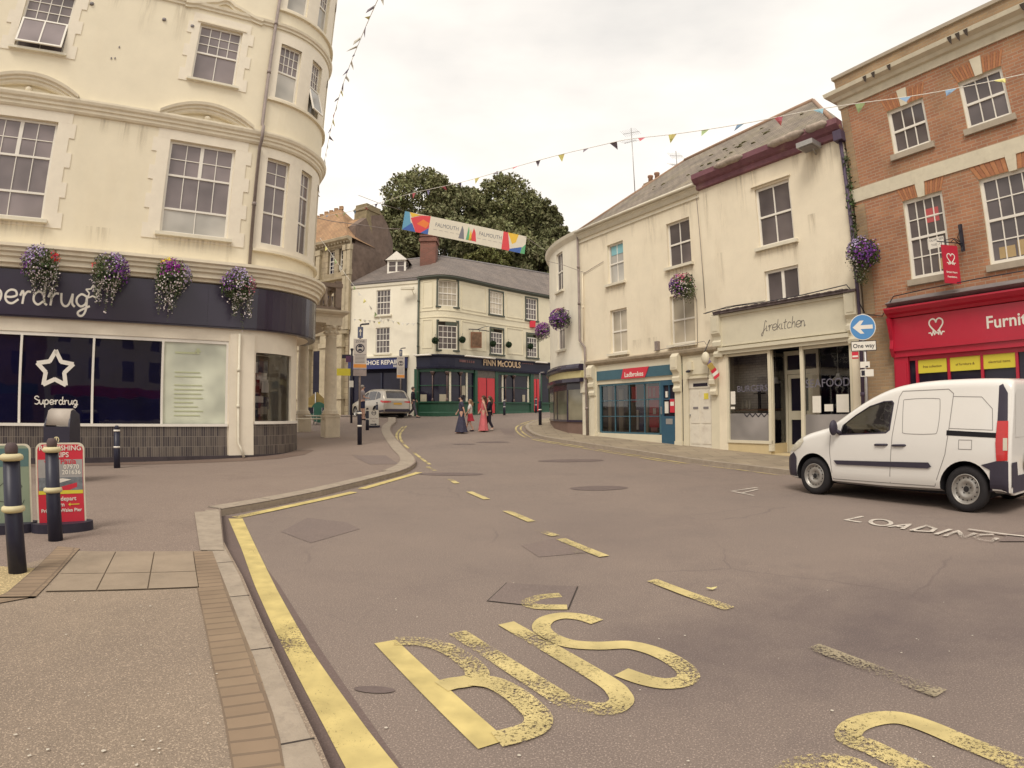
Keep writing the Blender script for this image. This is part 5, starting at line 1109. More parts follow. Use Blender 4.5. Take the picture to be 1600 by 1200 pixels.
text('Furniture & Electrical', .36, M['white'], B4, at(3.22+du, -.123, 3.14), 'shop_name', .003, 'LEFT', .006)
q = MB(); q.box(.78, .95, -.10, -.005, 2.66, 3.04); q.build('alarm_box', mat('blue_alarm_box', (.05, .13, .24), .5), B4)
q = MB(); q.ball((.86, -.105, 2.92), .045, 8, 0, 1, .3, 1); q.build('alarm_badge', M['white'], B4)
q = MB(); q.tube([(.05, -.03, 3.72), (.5, -.03, 3.62), (1.0, -.36, 3.98), (1.8, -.37, 4.02), (3, -.37, 4.05), (5, -.37, 4.06)], .012, 6); q.build('cable', M['black'], B4)
# projecting heart sign
t = thing('hanging_shop_sign', 'crimson projecting sign with a white heart on an ornate bracket by the brick wall', 'sign', (*FB.w(2.86+du, 0), 3.9), FB.rz)
S_ = Matrix.Translation((-.02, -.22, 0)) @ Matrix.Rotation(math.radians(180+62), 4, 'Z'); S_ = Matrix.Translation((-.03, -.18, 0)) @ Matrix.Rotation(math.radians(-118), 4, 'Z')
S_ = Matrix.Translation((-.30, -.75, 0)) @ Matrix.Rotation(math.radians(64), 4, 'Z')
q = MB(); q.T = S_; q.box(.10, .54, -.015, .015, .12, .95); pnl = q.build('sign_panel', M['crimson'], t)
q = MB(); q.T = S_; heart(q, .32, .66, .13, .022, -.017); q.build('heart_logo', M['white'], pnl)
text('British Heart', .058, M['white'], pnl, S_ @ at(.31, -.017, .36), ext=.001, bold=.001); text('Foundation', .058, M['white'], pnl, S_ @ at(.31, -.017, .26), ext=.001, bold=.001)
q = MB(); q.T = S_; q.tube([(.0, 0, 1.02), (.72, 0, 1.02)], .012, 6); q.tube([(.12, 0, .95), (.12, 0, 1.02)], .006, 5); q.tube([(.5, 0, .95), (.5, 0, 1.02)], .006, 5)
q.tube([(.70, 0, .95), (.45, 0, 1.12), (.2, 0, 1.05)], .010, 6); q.tube([(.70, 0, 1.35), (.6, 0, 1.15), (.66, 0, 1.05), (.5, 0, 1.12), (.4, 0, 1.04)], .010, 6); q.box(.69, .74, -.04, .04, .85, 1.45); q.build('bracket', M['black'], t)
basket('hanging_basket', 'hanging basket of lilac petunias on the corner of the red brick building', ((*FB.w(.36, -.42), 5.10), FB.rz, .42), .40, 6, [('fl_lilac', (-.4, -.5, .6), .5, 170), ('fl_purple', (.5, -.7, -.2), .4, 150), ('fl_yellow', (-.7, -.3, .7), .06, 6)], .7, -.05, wh=30)
basket('hanging_basket', 'hanging basket of dark purple and pink flowers above the bookmaker', ((*FR.w(4.72, -.45), 5.32), FR.rz, .45), .40, 7, [('fl_purple', (-.5, -.7, 0), .5, 190), ('fl_pink', (.3, -.5, .7), .4, 110)], .5, .25, wh=60)
p = pat([FR.l(*k) for k in wp], H1[1][0]+.35)
basket('hanging_basket', 'round purple hanging basket in front of the curved white corner wall', ((*FR.w(-1.95, -.40), 5.18), FR.rz, .55), .42, 8, [('fl_purple', (0, -.7, .1), .8, 520), ('fl_pink', (0, -.3, .9), .3, 50)], .2, 0, wh=10)
# chimneys and aerials
def chimney(name, label, F, u, y, z0, z1, w_, d_, pots, mt='stain_brick', parent=None):
    t = thing(name, label, 'chimney', (*F.w(u, y), z0), F.rz) if parent is None else parent
    q = MB(); q.box(-w_/2, w_/2, -d_/2, d_/2, 0, z1-z0); q.box(-w_/2-.05, w_/2+.05, -d_/2-.05, d_/2+.05, z1-z0-.22, z1-z0-.1); q.build('stack', M[mt], t)
    for k in range(pots):
        q = MB(); q.lathe(-w_/2+w_*(k+.5)/pots, 0, [(.13, z1-z0), (.11, z1-z0+.3), (.14, z1-z0+.34), (.14, z1-z0+.42), (.1, z1-z0+.42)], 10); q.build('pot', mat('clay_pot_'+str(k), (.32, .18, .12), .9, .2, 5) if k == 0 else bpy.data.materials['clay_pot_0'], t)
    return t
pu = FR.at(1022, 285, 5.5); chimney('chimney', 'brick chimney with two tall clay pots behind the slate roof', FR, pu[0], 5.5, 8.5, pu[1], .9, .6, 2)
pu = FR.at(960, 335, 5); chimney('chimney', 'low chimney with a row of three pale pots beside the aerial mast', FR, pu[0], 5.0, 8.0, pu[1]-.15, 1.6, .6, 3)
def aerial(px, top, bot, dep, label, s=1.):
    u, zt = FR.at(px, top, dep); _, zb = FR.at(px, bot, dep)
    t = thing('tv_aerial', label, 'aerial', (*FR.w(u, dep), zb), FR.rz); h = zt-zb
    q = MB(); q.tube([(0, 0, 0), (0, 0, h)], .022, 6); q.build('mast', M['steel'], t)
    q = MB(); q.tube([(-.45*s, 0, h-.1), (.35*s, .1, h-.35)], .012, 5)
    for k in range(9): a = k/8; x, z = -.45*s+.8*s*a, h-.1-.25*a; q.tube([(x-.02, -.18, z+.12), (x+.02, .18, z-.12)], .006, 4)
    q.build('antenna', M['steel'], t)
    q = MB(); q.tube([(-.5*s, .1, h-.55), (.25*s, 0, h-.8)], .012, 5)
    for k in range(7): a = k/6; x, z = -.5*s+.75*s*a, h-.55-.25*a; q.tube([(x, -.2, z), (x, .2, z)], .006, 4)
    q.build('antenna', M['steel'], t)
aerial(986, 200, 322, 4.5, 'tall television aerial mast standing beside the slate roof', 1.3)
aerial(1056, 236, 268, 6, 'small television aerial just showing above the slate ridge', .9)
# one-way sign
dr = ray(1352, 600); k = 14.3/math.hypot(dr[0], dr[1]); sx, sy = dr[0]*k, dr[1]*k
t = thing('one_way_sign', 'round blue sign with a white left arrow above a plate reading One way', 'road sign', (sx, sy, zg(sy)+PV), math.atan2(-dr[0], dr[1])*1.0)
zc = lambda py: H+ray(1352, py)[2]*k-zg(sy)-PV
q = MB(); q.tube([(.02, .04, 0), (.02, .04, zc(488))], .038, 10); q.build('pole', M['steel'], t)
q = MB(); z0 = zc(510); q.prism([(.30*math.cos(2*PI*i/32), -.012, z0+.30*math.sin(2*PI*i/32)) for i in range(32)], (0, .012, 0), 0); q.build('disc_rim', M['white'], t)
q = MB(); q.prism([(.282*math.cos(2*PI*i/32), -.016, z0+.282*math.sin(2*PI*i/32)) for i in range(32)], (0, .003, 0), 0); dsc = q.build('disc', mat('blue_sign_face', (.09, .27, .56), .4, 0), t)
q = MB(); q.poly([(.23, -.018, z0-.045), (.23, -.018, z0+.045), (-.05, -.018, z0+.045), (.03, -.018, z0+.15), (-.06, -.018, z0+.15), (-.23, -.018, z0), (-.06, -.018, z0-.15), (.03, -.018, z0-.15), (-.05, -.018, z0-.045)][::-1]); q.build('arrow', M['white'], dsc)
z1_ = zc(540); q = MB(); q.box(-.29, .29, -.010, .002, z1_-.115, z1_+.115, 0); q.box(-.275, .275, -.012, -.010, z1_-.1, z1_+.1, 1); pl_ = q.build('name_plate', [M['black'], M['white']], t)
text("One way", .135, M['black'], pl_, at(0, -.013, z1_), ext=.001, bold=.002)
q = MB(); q.box(-.28, -.13, .0, .10, z1_-.28, z1_-.12, 0); q.box(-.27, -.14, -.004, .0, z1_-.25, z1_-.21, 1); q.build('call_point', [M['red'], M['white']], t)
q = MB(); q.box(-.1, .12, -.01, .0, z1_-.50, z1_-.36, 0); q.box(-.1, .2, -.01, .0, z1_-.70, z1_-.54, 0); q.box(-.08, .0, -.012, -.01, z1_-.68, z1_-.56, 1); q.box(.02, .08, -.012, -.01, z1_-.49, z1_-.46, 1); q.build('small_plates', [M['white'], M['black']], t)

# rain streaks and stains below sills, on the walls themselves
def streakmat():
    m, t, b, ln = nm('rain_streak'); nodes = t.nodes; out = nodes['Material Output']; b.inputs['Base Color'].default_value = (.26, .20, .13, 1); b.inputs['Roughness'].default_value = .95
    uv = nodes.new('ShaderNodeUVMap'); sp = nodes.new('ShaderNodeSeparateXYZ'); ln(uv.outputs[0], sp.inputs[0])
    mpn = nodes.new('ShaderNodeMapping'); mpn.inputs['Scale'].default_value = (9, 9, .7); tc = nodes.new('ShaderNodeTexCoord'); ln(tc.outputs['Object'], mpn.inputs[0]); n = nodes.new('ShaderNodeTexNoise'); n.inputs['Scale'].default_value = 1.6; n.inputs['Detail'].default_value = 6; ln(mpn.outputs[0], n.inputs[0])
    def mth(op, a, c):
        k = nodes.new('ShaderNodeMath'); k.operation = op
        for i, v in enumerate((a, c)):
            if isinstance(v, (int, float)): k.inputs[i].default_value = v
            else: ln(v, k.inputs[i])
        return k.outputs[0]
    ex_ = mth('MULTIPLY', mth('MULTIPLY', sp.outputs[0], mth('SUBTRACT', 1, sp.outputs[0])), 4)
    r = nodes.new('ShaderNodeMapRange'); r.inputs[1].default_value = .42; r.inputs[2].default_value = .72; ln(n.outputs[0], r.inputs[0])
    al = mth('MULTIPLY', mth('MULTIPLY', mth('MULTIPLY', sp.outputs[1], ex_), r.outputs[0]), .36)
    tr = nodes.new('ShaderNodeBsdfTransparent'); mxn = nodes.new('ShaderNodeMixShader'); ln(al, mxn.inputs[0]); ln(tr.outputs[0], mxn.inputs[1]); ln(b.outputs[0], mxn.inputs[2]); ln(mxn.outputs[0], out.inputs[0]); return m
M['streak'] = streakmat()
def streaks(parent, items, y):
    q = MB()
    for i, (x0, x1, zt, ln_) in enumerate(items): q.poly([(x0, y-.0006*(i % 4), zt-ln_), (x1, y-.0006*(i % 4), zt-ln_), (x1, y-.0006*(i % 4), zt), (x0, y-.0006*(i % 4), zt)], 0, [(0, 0), (1, 0), (1, 1), (0, 1)])
    return q.build('rain_streaks', M['streak'], parent)
rnd = random.Random(21)
def under(a, b, z): return [(a-.16, a+.06, z, rnd.uniform(.5, 1.1)), (b-.06, b+.16, z, rnd.uniform(.5, 1.2)), (a, b, z, rnd.uniform(.25, .5))]
streaks(B2, [k for w_ in W2 for k in under(w_[0], w_[1], w_[2]-.12)]+[(u, u+rnd.uniform(.2, .6), 8.18, rnd.uniform(.5, 1.5)) for u in (-.9, .2, 1.9, 2.7, 4.4)]+[(u, u+.5, 3.95, .5) for u in (1.8, 2.6)], -.003)
streaks(B3, [k for w_ in W3 for k in under(w_[0], w_[1], w_[2]-.12)]+[(u, u+rnd.uniform(.2, .7), 8.40, rnd.uniform(.7, 2.2)) for u in (5.4, 6.0, 6.7, 7.2, 8.7, 9.1, 9.7)]+[(9.0, 9.3, 6.6, .8), (5.8, 6.1, 6.2, 1.2)], y3-.003)
streaks(LB, [k for cx in (-6.12, -1.21) for k in under(cx-.95, cx+.95, 6.14)]+[(u, u+.35, 9.24, rnd.uniform(.4, 1.1)) for u in (-4.2, -3.6, -3.1)]+[(u, u+.5, 13.38, rnd.uniform(.6, 1.5)) for u in (-4.6, -3.7, -2.7)]+[(-.02, .5, 3.6, .7), (-4.1, -3.4, 6.2, .6)], -.022)
# ================================================================= PUB, STONE BUILDING, PORTICO, TREES
M['pub_wall'] = mat('pub_cream_wall', (.76, .70, .53), .85, .06, 1.5, c2=(.5, .43, .3), c2amt=.25, c2sc=1)
M['pub_green'] = mat('pub_green_paint', (.025, .085, .05), .4, .1, 3)
M['green_dark'] = mat('dark_green_window_surround', (.085, .095, .075), .6, .1, 3)
M['slate2'] = brickmat('grey_slate_roof', (.20, .165, .145), (.165, .14, .125), (.11, .09, .08), .3, .22, .014, .8, .5, stain=((.25, .2, .16), .4), bump=.4, var=.2)
M['stone'] = brickmat('ashlar_stone', (.40, .33, .22), (.34, .275, .18), (.22, .17, .12), .8, .38, .014, .9, .5, stain=((.15, .11, .08), .6), var=.3)
M['stone_dk'] = mat('weathered_brown_stone', (.20, .145, .115), .9, .3, 2, .5, 15, c2=(.08, .06, .055), c2amt=.6, c2sc=2)
M['stone_lt'] = mat('pale_dressed_stone', (.46, .39, .27), .85, .2, 2, .3, 20, c2=(.2, .15, .1), c2amt=.5, c2sc=3)
M['col_stone'] = mat('painted_column_stone', (.62, .54, .41), .75, .12, 3, .2, 30, c2=(.3, .25, .19), c2amt=.35, c2sc=3)
M['tiles_or'] = brickmat('orange_clay_tiles', (.42, .25, .13), (.36, .21, .115), (.2, .13, .08), .25, .18, .012, .9, .5, stain=((.30, .22, .12), .6), var=.25)
M['pub_navy'] = mat('pub_navy_fascia', (.02, .022, .045), .35, .1, 3)
M['pub_red'] = mat('pub_red_door', (.60, .045, .055), .4, .06, 3)
M['pub_glass'] = glassmat('pub_window_glass', (.016, .014, .028), .06, .3)
pc = [(-5.68, 34.32), (-4.85, 34.0), (-4.2, 33.92), (-3.4, 34.35), (-2.2, 35.65), (-1.0, 36.97), (.9, 38.84), (2.5, 40.25), (7.5, 44.6)]
PUBP = [(p[0], p[1]) for p in cat(pc, 4)]
C2P = [(-10.35, 35.48), (-5.68, 34.32)]
PB = thing('pub', 'rounded cream pub with a navy fascia, green shopfront and bright red doors', 'pub', (PUBP[0][0], PUBP[0][1], 0))
o_ = Vector((PUBP[0][0], PUBP[0][1], 0))
TL_ = Matrix.Translation(-o_)
def bp(name, q, mats, parent=None):
    for i in range(len(q.v)): q.v[i] = TL_ @ q.v[i]
    return q.build(name, mats, parent or PB)
def pw(path, tl, br): (a, z1), (b, z0) = pray(path, *tl), pray(path, *br); return [a, b, z0, z1]
hw = [pw(PUBP, (684.4, 440.6), (714.6, 483)), pw(PUBP, (765, 448), (785.5, 490)), pw(PUBP, (821.7, 459.8), (839.3, 499)), pw(PUBP, (684.4, 507), (714.6, 551.6)), pw(PUBP, (766.6, 512), (786, 555.6)), pw(PUBP, (823.5, 518.8), (839.8, 558))]
for i in (1, 2): hw[i][2:] = [7.8, 9.3]
hw[0][2:] = [7.85, 9.42]; hw[3][2:] = [5.22, 6.9]; hw[4][2:] = [5.22, 6.85]; hw[5][2:] = [5.22, 6.8]
q = MB(); q.wall(PUBP, 4.6, 9.66, hw, 0, .12); bp('wall', q, M['pub_wall'])
q = MB()
for h in hw:     # dark green surrounds
    a, b = pat(PUBP, h[0]), pat(PUBP, h[1]); T, W = chordT(a, b); q.T = T; q.box(-.10, .0, -.03, .0, h[2]-.05, h[3]+.10); q.box(W, W+.10, -.03, .0, h[2]-.05, h[3]+.10); q.box(0, W, -.03, .0, h[3], h[3]+.10); q.box(-.14, W+.14, -.08, .0, h[2]-.12, h[2]-.02)
q.T = None; bp('window_surrounds', q, M['green_dark'])
TLw = TL_
_chord = chordT
def chordT_off(P0, P1, o=o_): return _chord((P0[0]-o.x, P0[1]-o.y), (P1[0]-o.x, P1[1]-o.y))
chordT = chordT_off
for i, h in enumerate(hw): window(PB, pat(PUBP, h[0]), pat(PUBP, h[1]), h[2], h[3]-(.0 if i < 3 else .22), [(.5, 4, 2), (.5, 4, 2)], .05, .06, .03, pane='glass_curtain' if i < 2 else 'glass_mid')
chordT = _chord
q = MB()       # raised plaster panels, bands and cornice
ss_ = [plen(PUBP)[0], *[k for h in hw[:3] for k in h[:2]], pray(PUBP, 854, 463)[0]]
for j in range(0, 7, 2):
    a, b = ss_[j]+.35, ss_[j+1]-.35
    if b-a < .5: continue
    for z0, z1 in ((7.75, 9.35), (5.3, 7.0)):
        seg = [tuple(pat(PUBP, a+(b-a)*k/6)) for k in range(7)]
        for zz in (z0, z1): q.sweep(seg, [(0, zz), (.025, zz), (.025, zz+.05), (0, zz+.05)])
        for e in (0, -1):
            p = seg[e]; r = seg[e-1 if e else 1]; T, W = chordT(p, r) if e == 0 else chordT(r, p); q.T = T; x = 0 if e == 0 else W; q.box(x-.025, x+.025, -.03, 0, z0, z1); q.T = None
for z in (7.55, 7.15): q.sweep(PUBP, [(0, z), (.03, z), (.03, z+.05), (0, z+.05)])
bp('plaster_mouldings', q, M['pub_wall'])
q = MB(); q.sweep(PUBP, [(0, 9.50), (.10, 9.52), (.18, 9.62), (.18, 9.70), (0, 9.74)]); bp('gutter', q, M['green_dark'])
# roof over pub and neighbour
er = offset(PUBP[:-3], .2); A = [(*p, 9.72) for p in er]
rd = [(-4.9, 38.6, 12.2), (4.8, 45.4, 12.2)]; rdl = (-9.5, 39.9, 12.2)
q = MB()
for a, b in zip(A, A[1:]):
    ta = min(1, max(0, ((a[0]+2.2)*.71+(a[1]-35.6)*.71)/9)); tb = min(1, max(0, ((b[0]+2.2)*.71+(b[1]-35.6)*.71)/9))
    ra_ = Vector(rd[0]).lerp(Vector(rd[1]), ta); rb_ = Vector(rd[0]).lerp(Vector(rd[1]), tb)
    if (rb_-ra_).length < .01: q.poly([a, b, ra_], 0)
    else: q.poly([a, b, rb_, ra_], 0, [(0, 0), (.6, 0), (.6, 5), (0, 5)])
q.poly([rd[0], rd[1], (9, 50, 9), (-4, 46, 9)], 0); q.tube([rd[0], rd[1]], .08, 6, 1)
bp('roof', q, [M['slate2'], M['lead']])
# ground floor: fascia follows the curve
L_ = plen(PUBP); send = pray(PUBP, 857, 575)[0]
seg = [tuple(pat(PUBP, .05+(send-.05)*k/24)) for k in range(25)]
zf0 = pray(PUBP, 700, 576)[1]
q = MB(); q.sweep(seg, [(-.1, zf0), (.22, zf0), (.25, zf0+.12), (.20, zf0+.14), (.24, 4.72), (.34, 4.84), (.34, 4.9), (-.1, 4.95)]); bp('fascia', q, M['pub_navy'])
def zpx(px, py): return pray(PUBP, px, py)
zs = 2.12
q = MB(); q.sweep(seg, [(-.1, .6), (.10, .6), (.10, 1.45), (.06, 1.5), (.06, zs-.12), (.14, zs-.08), (.14, zs), (-.1, zs)]); bp('stallriser', q, M['pub_green'])
q = MB(); q.sweep(seg, [(-.15, zs), (-.02, zs), (-.02, zf0), (-.15, zf0)]); bp('shop_window_pane', q, M['pub_glass'])
q = MB()
def post(px, w_, out=.08, z0=1.0, z1=None, m=0, py=600):
    s, _ = pray(PUBP, px, py); p, r = pat(PUBP, s-w_/2), pat(PUBP, s+w_/2); T, W = chordT(p, r); q.T = T; q.box(0, W, -out, .02, z0, z1 or zf0, m); q.T = None
for px, w_ in ((652, .30), (742, .22), (774, .26), (829.5, .3), (843, .2)): post(px, w_, .14)
s0_, s1_ = pray(PUBP, 654, 600)[0], pray(PUBP, 741, 600)[0]
for a, b in (((654), 741), (775, 829)):
    sa_, sb_ = pray(PUBP, a, 600)[0], pray(PUBP, b, 600)[0]; sg2 = [tuple(pat(PUBP, sa_+(sb_-sa_)*k/10)) for k in range(11)]
    q.sweep(sg2, [(-.03, 3.05), (.03, 3.05), (.03, 3.10), (-.03, 3.10)]); q.sweep(sg2, [(-.03, zf0-.18), (.08, zf0-.18), (.08, zf0), (-.03, zf0)])
bp('shopfront_frame', q, M['pub_green'])
q = MB()
for px in (676, 698.6, 720, 790, 803):
    s, _ = pray(PUBP, px, 600); p = pat(PUBP, s); q.tube([(p.x, p.y-.06, zs), (p.x, p.y-.06, zf0-.15)], .035, 8); q.lathe(p.x, p.y-.06, [(.05, zf0-.38), (.14, zf0-.22), (.16, zf0-.17)], 8); q.lathe(p.x, p.y-.06, [(.08, zs), (.04, zs+.2)], 8)
bp('colonnettes', q, mat('brownish_colonnette', (.16, .11, .10), .5, .1, 5))
q = MB()
for px in (703, 729, 785, 825): post(px, .13, .03, zs, None)
bp('curtains', q, M['offwhite'])
q = MB()
for px in (662, 692): post(px, .42, .03, zs, zs+.42)
post(724, .28, .03, 2.5, 3.1); post(818, .22, .03, zs+.05, zs+.5)
bp('window_notices', q, mat('pale_notice', (.45, .40, .30), .7))
for i, (a, b) in enumerate(((744.5, 771), (831.5, 841.5))):
    q = MB(); sa_, sb_ = pray(PUBP, a, 620)[0], pray(PUBP, b, 620)[0]; p, r = pat(PUBP, sa_), pat(PUBP, sb_); T, W = chordT(p, r); q.T = T; zb = zg(p.y)+.1
    zt = zb+2.2; q.box(0, W, -.12, .03, zb, zt, 0)
    for x0, x1 in ((.08, W/2-.05), (W/2+.05, W-.08)):
        for z0, z1 in ((.15, .75), (.85, 2.05)): q.box(x0, x1, -.14, -.12, zb+z0, zb+z1, 0)
    q.box(W/2-.01, W/2+.01, -.141, -.119, zb, zt, 1); dd = bp('door', q, [M['pub_red'], M['black']])
    q = MB(); q.T = T; q.box(-.02, W+.02, -.13, .03, zt, zf0, 0); bp('door_overpanel', q, mat('bronze_panel_%d' % i, (.13, .11, .09), .5, .4, 8))
# lettering on its stretch of curve
for txt, pa, pb, py, sz in (('FINN McCOULS', 750, 808, 567, .54),):
    sa_, sb_ = pray(PUBP, pa, py)[0], pray(PUBP, pb, py)[0]; p, r = pat(PUBP, sa_), pat(PUBP, sb_); T, W = chordT((p.x-o_.x, p.y-o_.y), (r.x-o_.x, r.y-o_.y))
    zc_ = (pray(PUBP, pa, py)[1])
    text(txt, sz, mat('gilt_lettering', (.58, .42, .26), .6, .1), PB, T @ at(W/2, -.30, zc_), 'pub_name', .01, bold=.008, sx=W/(sz*6.9))
q = MB()
for pa, pb, py in ((714, 724, 564), (718, 738, 564.5), (812, 830, 567)):
    sa_, sb_ = pray(PUBP, pa, py)[0], pray(PUBP, pb, py)[0]; p, r = pat(PUBP, sa_), pat(PUBP, sb_); T, W = chordT(p, r); q.T = T; z = pray(PUBP, pa, py)[1]
    for k in range(6): q.box(W*k/6, W*(k+.6)/6, -.262, -.22, z-.07, z+.07)
    q.T = None
bp('small_gilt_marks', q, mat('dull_gilt', (.22, .11, .11), .6))
q = MB()
for pa, pb in ((650, 679), (729, 775), (838, 856)):
    sa_, sb_ = pray(PUBP, pa, 558)[0], pray(PUBP, pb, 558)[0]; n = 5; P = [pat(offset(PUBP, .40), sa_+(sb_-sa_)*k/n) for k in range(n+1)]; q.tube([(p.x, p.y, 4.86) for p in P], .055, 6)
bp('strip_lights', q, M['white'])
q = MB(); p = pat(PUBP, .04); downpipe(q, [(p.x, p.y-.1, 9.6), (p.x, p.y-.1, 1.3)], .06); bp('downpipe', q, M['green_dark'])
q = MB(); s, z = pray(PUBP, 832, 507); p = pat(PUBP, s); q.box(p.x-.2, p.x+.2, p.y-.25, p.y+.1, z-.22, z+.22); bp('alarm_box', q, M['red'])
# painted sign on its bracket
s, z = pray(PUBP, 754, 533); p = pat(PUBP, s); rp_ = ray(754, 533)
t = thing('pub_sign', 'framed picture sign hanging from an iron bracket between two pub windows', 'sign', (p.x-.35, p.y-.85, z))
q = MB(); q.T = Matrix.Rotation(math.radians(12), 4, 'Z'); q.box(-.34, .34, -.03, .03, -.52, .46, 0); q.box(-.28, .28, -.035, .035, -.44, .38, 1); q.build('sign_board', [M['wood'], mat('dark_pub_painting', (.16, .09, .05), .5, .6, 4, c2=(.3, .2, .12), c2amt=.8, c2sc=3)], t)
q = MB(); q.tube([(-.45, -.2, .62), (0, 0, .62), (.55, .55, .62), (.75, .85, .62)], .03, 6); q.tube([(.1, .1, .64), (.45, .5, .85), (.75, .85, .95)], .02, 6); q.tube([(-.2, -.05, .46), (-.2, -.05, .62)], .012, 5); q.tube([(.2, .05, .46), (.2, .05, .62)], .012, 5); q.build('bracket', M['black'], t)
M['topiary'] = leafmat('topiary_leaves', (.035, .06, .03), .5)
tb = [(680, 532), (722.5, 530.7), (770.5, 537), (795, 538.5), (829, 541)]
lab = ['green topiary ball hanging left of the first pub window', 'green topiary ball hanging right of the first pub window', 'green topiary ball hanging in front of the middle pub window', 'green topiary ball hanging between the middle and right pub windows', 'green topiary ball hanging in front of the right pub window']
proto = None
for (px, py), lb in zip(tb, lab):
    s, z = pray(offset(PUBP, .35), px, py); p = pat(offset(PUBP, .35), s)
    if proto is None:
        proto = thing('topiary_ball', lb, 'topiary', (p.x, p.y, z), group='topiary balls hung along the pub front'); q = MB(); rnd = random.Random(3)
        q.ball((0, 0, 0), .16, 10)
        for _ in range(700):
            d = Vector((rnd.gauss(0, 1), rnd.gauss(0, 1), rnd.gauss(0, 1))).normalized(); leafq(q, d*rnd.uniform(.16, .21), .028, rnd, 0)
        q.build('foliage', M['topiary'], proto); q = MB(); q.tube([(0, 0, .18), (0, 0, .36), (0, .3, .40)], .012, 5); q.build('hook', M['black'], proto)
    else: dup(proto, (p.x, p.y, z), label=lb)
# ---- white house with the repair shop (C2)
TC = thing('repair_shop_house', 'white house with twelve-pane windows, a roof dormer and a navy repair shop', 'building', (C2P[0][0], C2P[0][1], 0))
o_ = Vector((C2P[0][0], C2P[0][1], 0)); TL_ = Matrix.Translation(-o_)
def bc(name, q, mats, parent=None): return bp(name, q, mats, parent or TC)
h2 = [pw(C2P, (588.6, 452), (609.6, 490)), pw(C2P, (587.3, 511), (609.6, 546))]
h2[0][2:] = [7.5, 9.1]; h2[1][2:] = [5.1, 6.72]; h2[1][:2] = h2[0][:2]
q = MB(); q.wall(C2P, 4.75, 9.5, h2, 0, .12); q.sweep(C2P, [(0, 9.32), (.06, 9.34), (.10, 9.5), (0, 9.52)])
sL, sR = pray(C2P, 556, 600)[0], pray(C2P, 636, 600)[0]; Lc = plen(C2P)[-1]
q.wall(C2P, .5, 4.75, [(.15, sR, .9, 4.6)], 0, .3); bc('wall', q, M['render2'])
chordT = lambda a, b: _chord((a[0]-o_.x, a[1]-o_.y), (b[0]-o_.x, b[1]-o_.y))
for h in h2: window(TC, pat(C2P, h[0]), pat(C2P, h[1]), h[2], h[3], [(.5, 4, 2), (.5, 4, 2)], .05, .05, .03, pane='glass_mid', sill=(.12, .1, .12))
chordT = _chord
q = MB(); q.sweep([tuple(offset(C2P, 0)[0]), tuple(C2P[1])], [(0, 9.52), (.14, 9.54), (.16, 9.66), (0, 9.68)]); bc('gutter', q, M['lead'])
ev = [(C2P[0][0]-.3, C2P[0][1]-.1, 9.66), (C2P[1][0], C2P[1][1]-.15, 9.7)]
q = MB(); q.poly([ev[0], ev[1], rd[0], rdl], 0, [(0, 0), (5, 0), (5, 5.5), (0, 5.5)]); q.poly([ev[0], rdl, (-12, 38, 9.66)], 0); q.tube([rdl, rd[0]], .08, 6, 1); bc('roof', q, [M['slate2'], M['lead']])
# dormer
f0 = Vector(ev[0]).lerp(Vector(ev[1]), .62)
dl_ = ray(603, 415); dcx, dw = -7.55, .95
kd = 36.2; c0_ = ray(605, 420); c1_ = ray(634, 418)
xl, xr = c0_[0]/c0_[1]*kd, c1_[0]/c1_[1]*kd; zb = H+ray(618, 425)[2]/ray(618, 425)[1]*kd; zt = H+ray(618, 406)[2]/ray(618, 406)[1]*kd; zp = H+ray(618, 393)[2]/ray(618, 393)[1]*kd
q = MB(); m_ = (xl+xr)/2
q.box(xl, xr, kd, kd+2.4, zb-.1, zt, 0); q.poly([(xl-.12, kd-.12, zt-.03), (xr+.12, kd-.12, zt-.03), (m_, kd-.12, zp)], 0)
dm = bc('dormer', q, M['white'])
q = MB(); q.poly([(xl-.2, kd-.14, zt-.06), (m_, kd-.14, zp+.03), (m_, kd+2.8, zp+.03), (xl-.2, kd+2.4, zt-.06)], 0); q.poly([(m_, kd-.14, zp+.03), (xr+.2, kd-.14, zt-.06), (xr+.2, kd+2.4, zt-.06), (m_, kd+2.8, zp+.03)], 0); bc('dormer_roof', q, M['slate2'], None)
q = MB()
for a, b in ((xl+.12, m_-.06), (m_+.06, xr-.12)):
    for z0, z1 in ((zb+.05, (zb+zt)/2-.02), ((zb+zt)/2+.02, zt-.12)): q.poly([(a, kd-.01, z0), (b, kd-.01, z0), (b, kd-.01, z1), (a, kd-.01, z1)])
for k in range(3): q.poly([(xr+.006, kd+.15+k*.7, zb+.35), (xr+.006, kd+.7+k*.7, zb+.45), (xr+.006, kd+.7+k*.7, zt-.12), (xr+.006, kd+.15+k*.7, zt-.12)])
bc('dormer_panes', q, M['glass_mid'])
# red brick chimney
cx, cz1, cz0 = ray(670, 380), H+ray(670, 372)[2]/ray(670, 372)[1]*37.2, 10.5
x = ray(670, 390)[0]/ray(670, 390)[1]*37.2
q = MB(); q.box(x-.52, x+.52, 36.8, 37.9, cz0, cz1, 0); q.box(x-.6, x+.6, 36.7, 38, cz1-.35, cz1-.15, 0); q.box(x-.57, x+.57, 36.75, 37.95, cz1, cz1+.12, 0); bc('chimney', q, brickmat('dark_red_brick', (.24, .085, .06), (.18, .07, .05), (.2, .13, .1), .235, .078, var=.3))
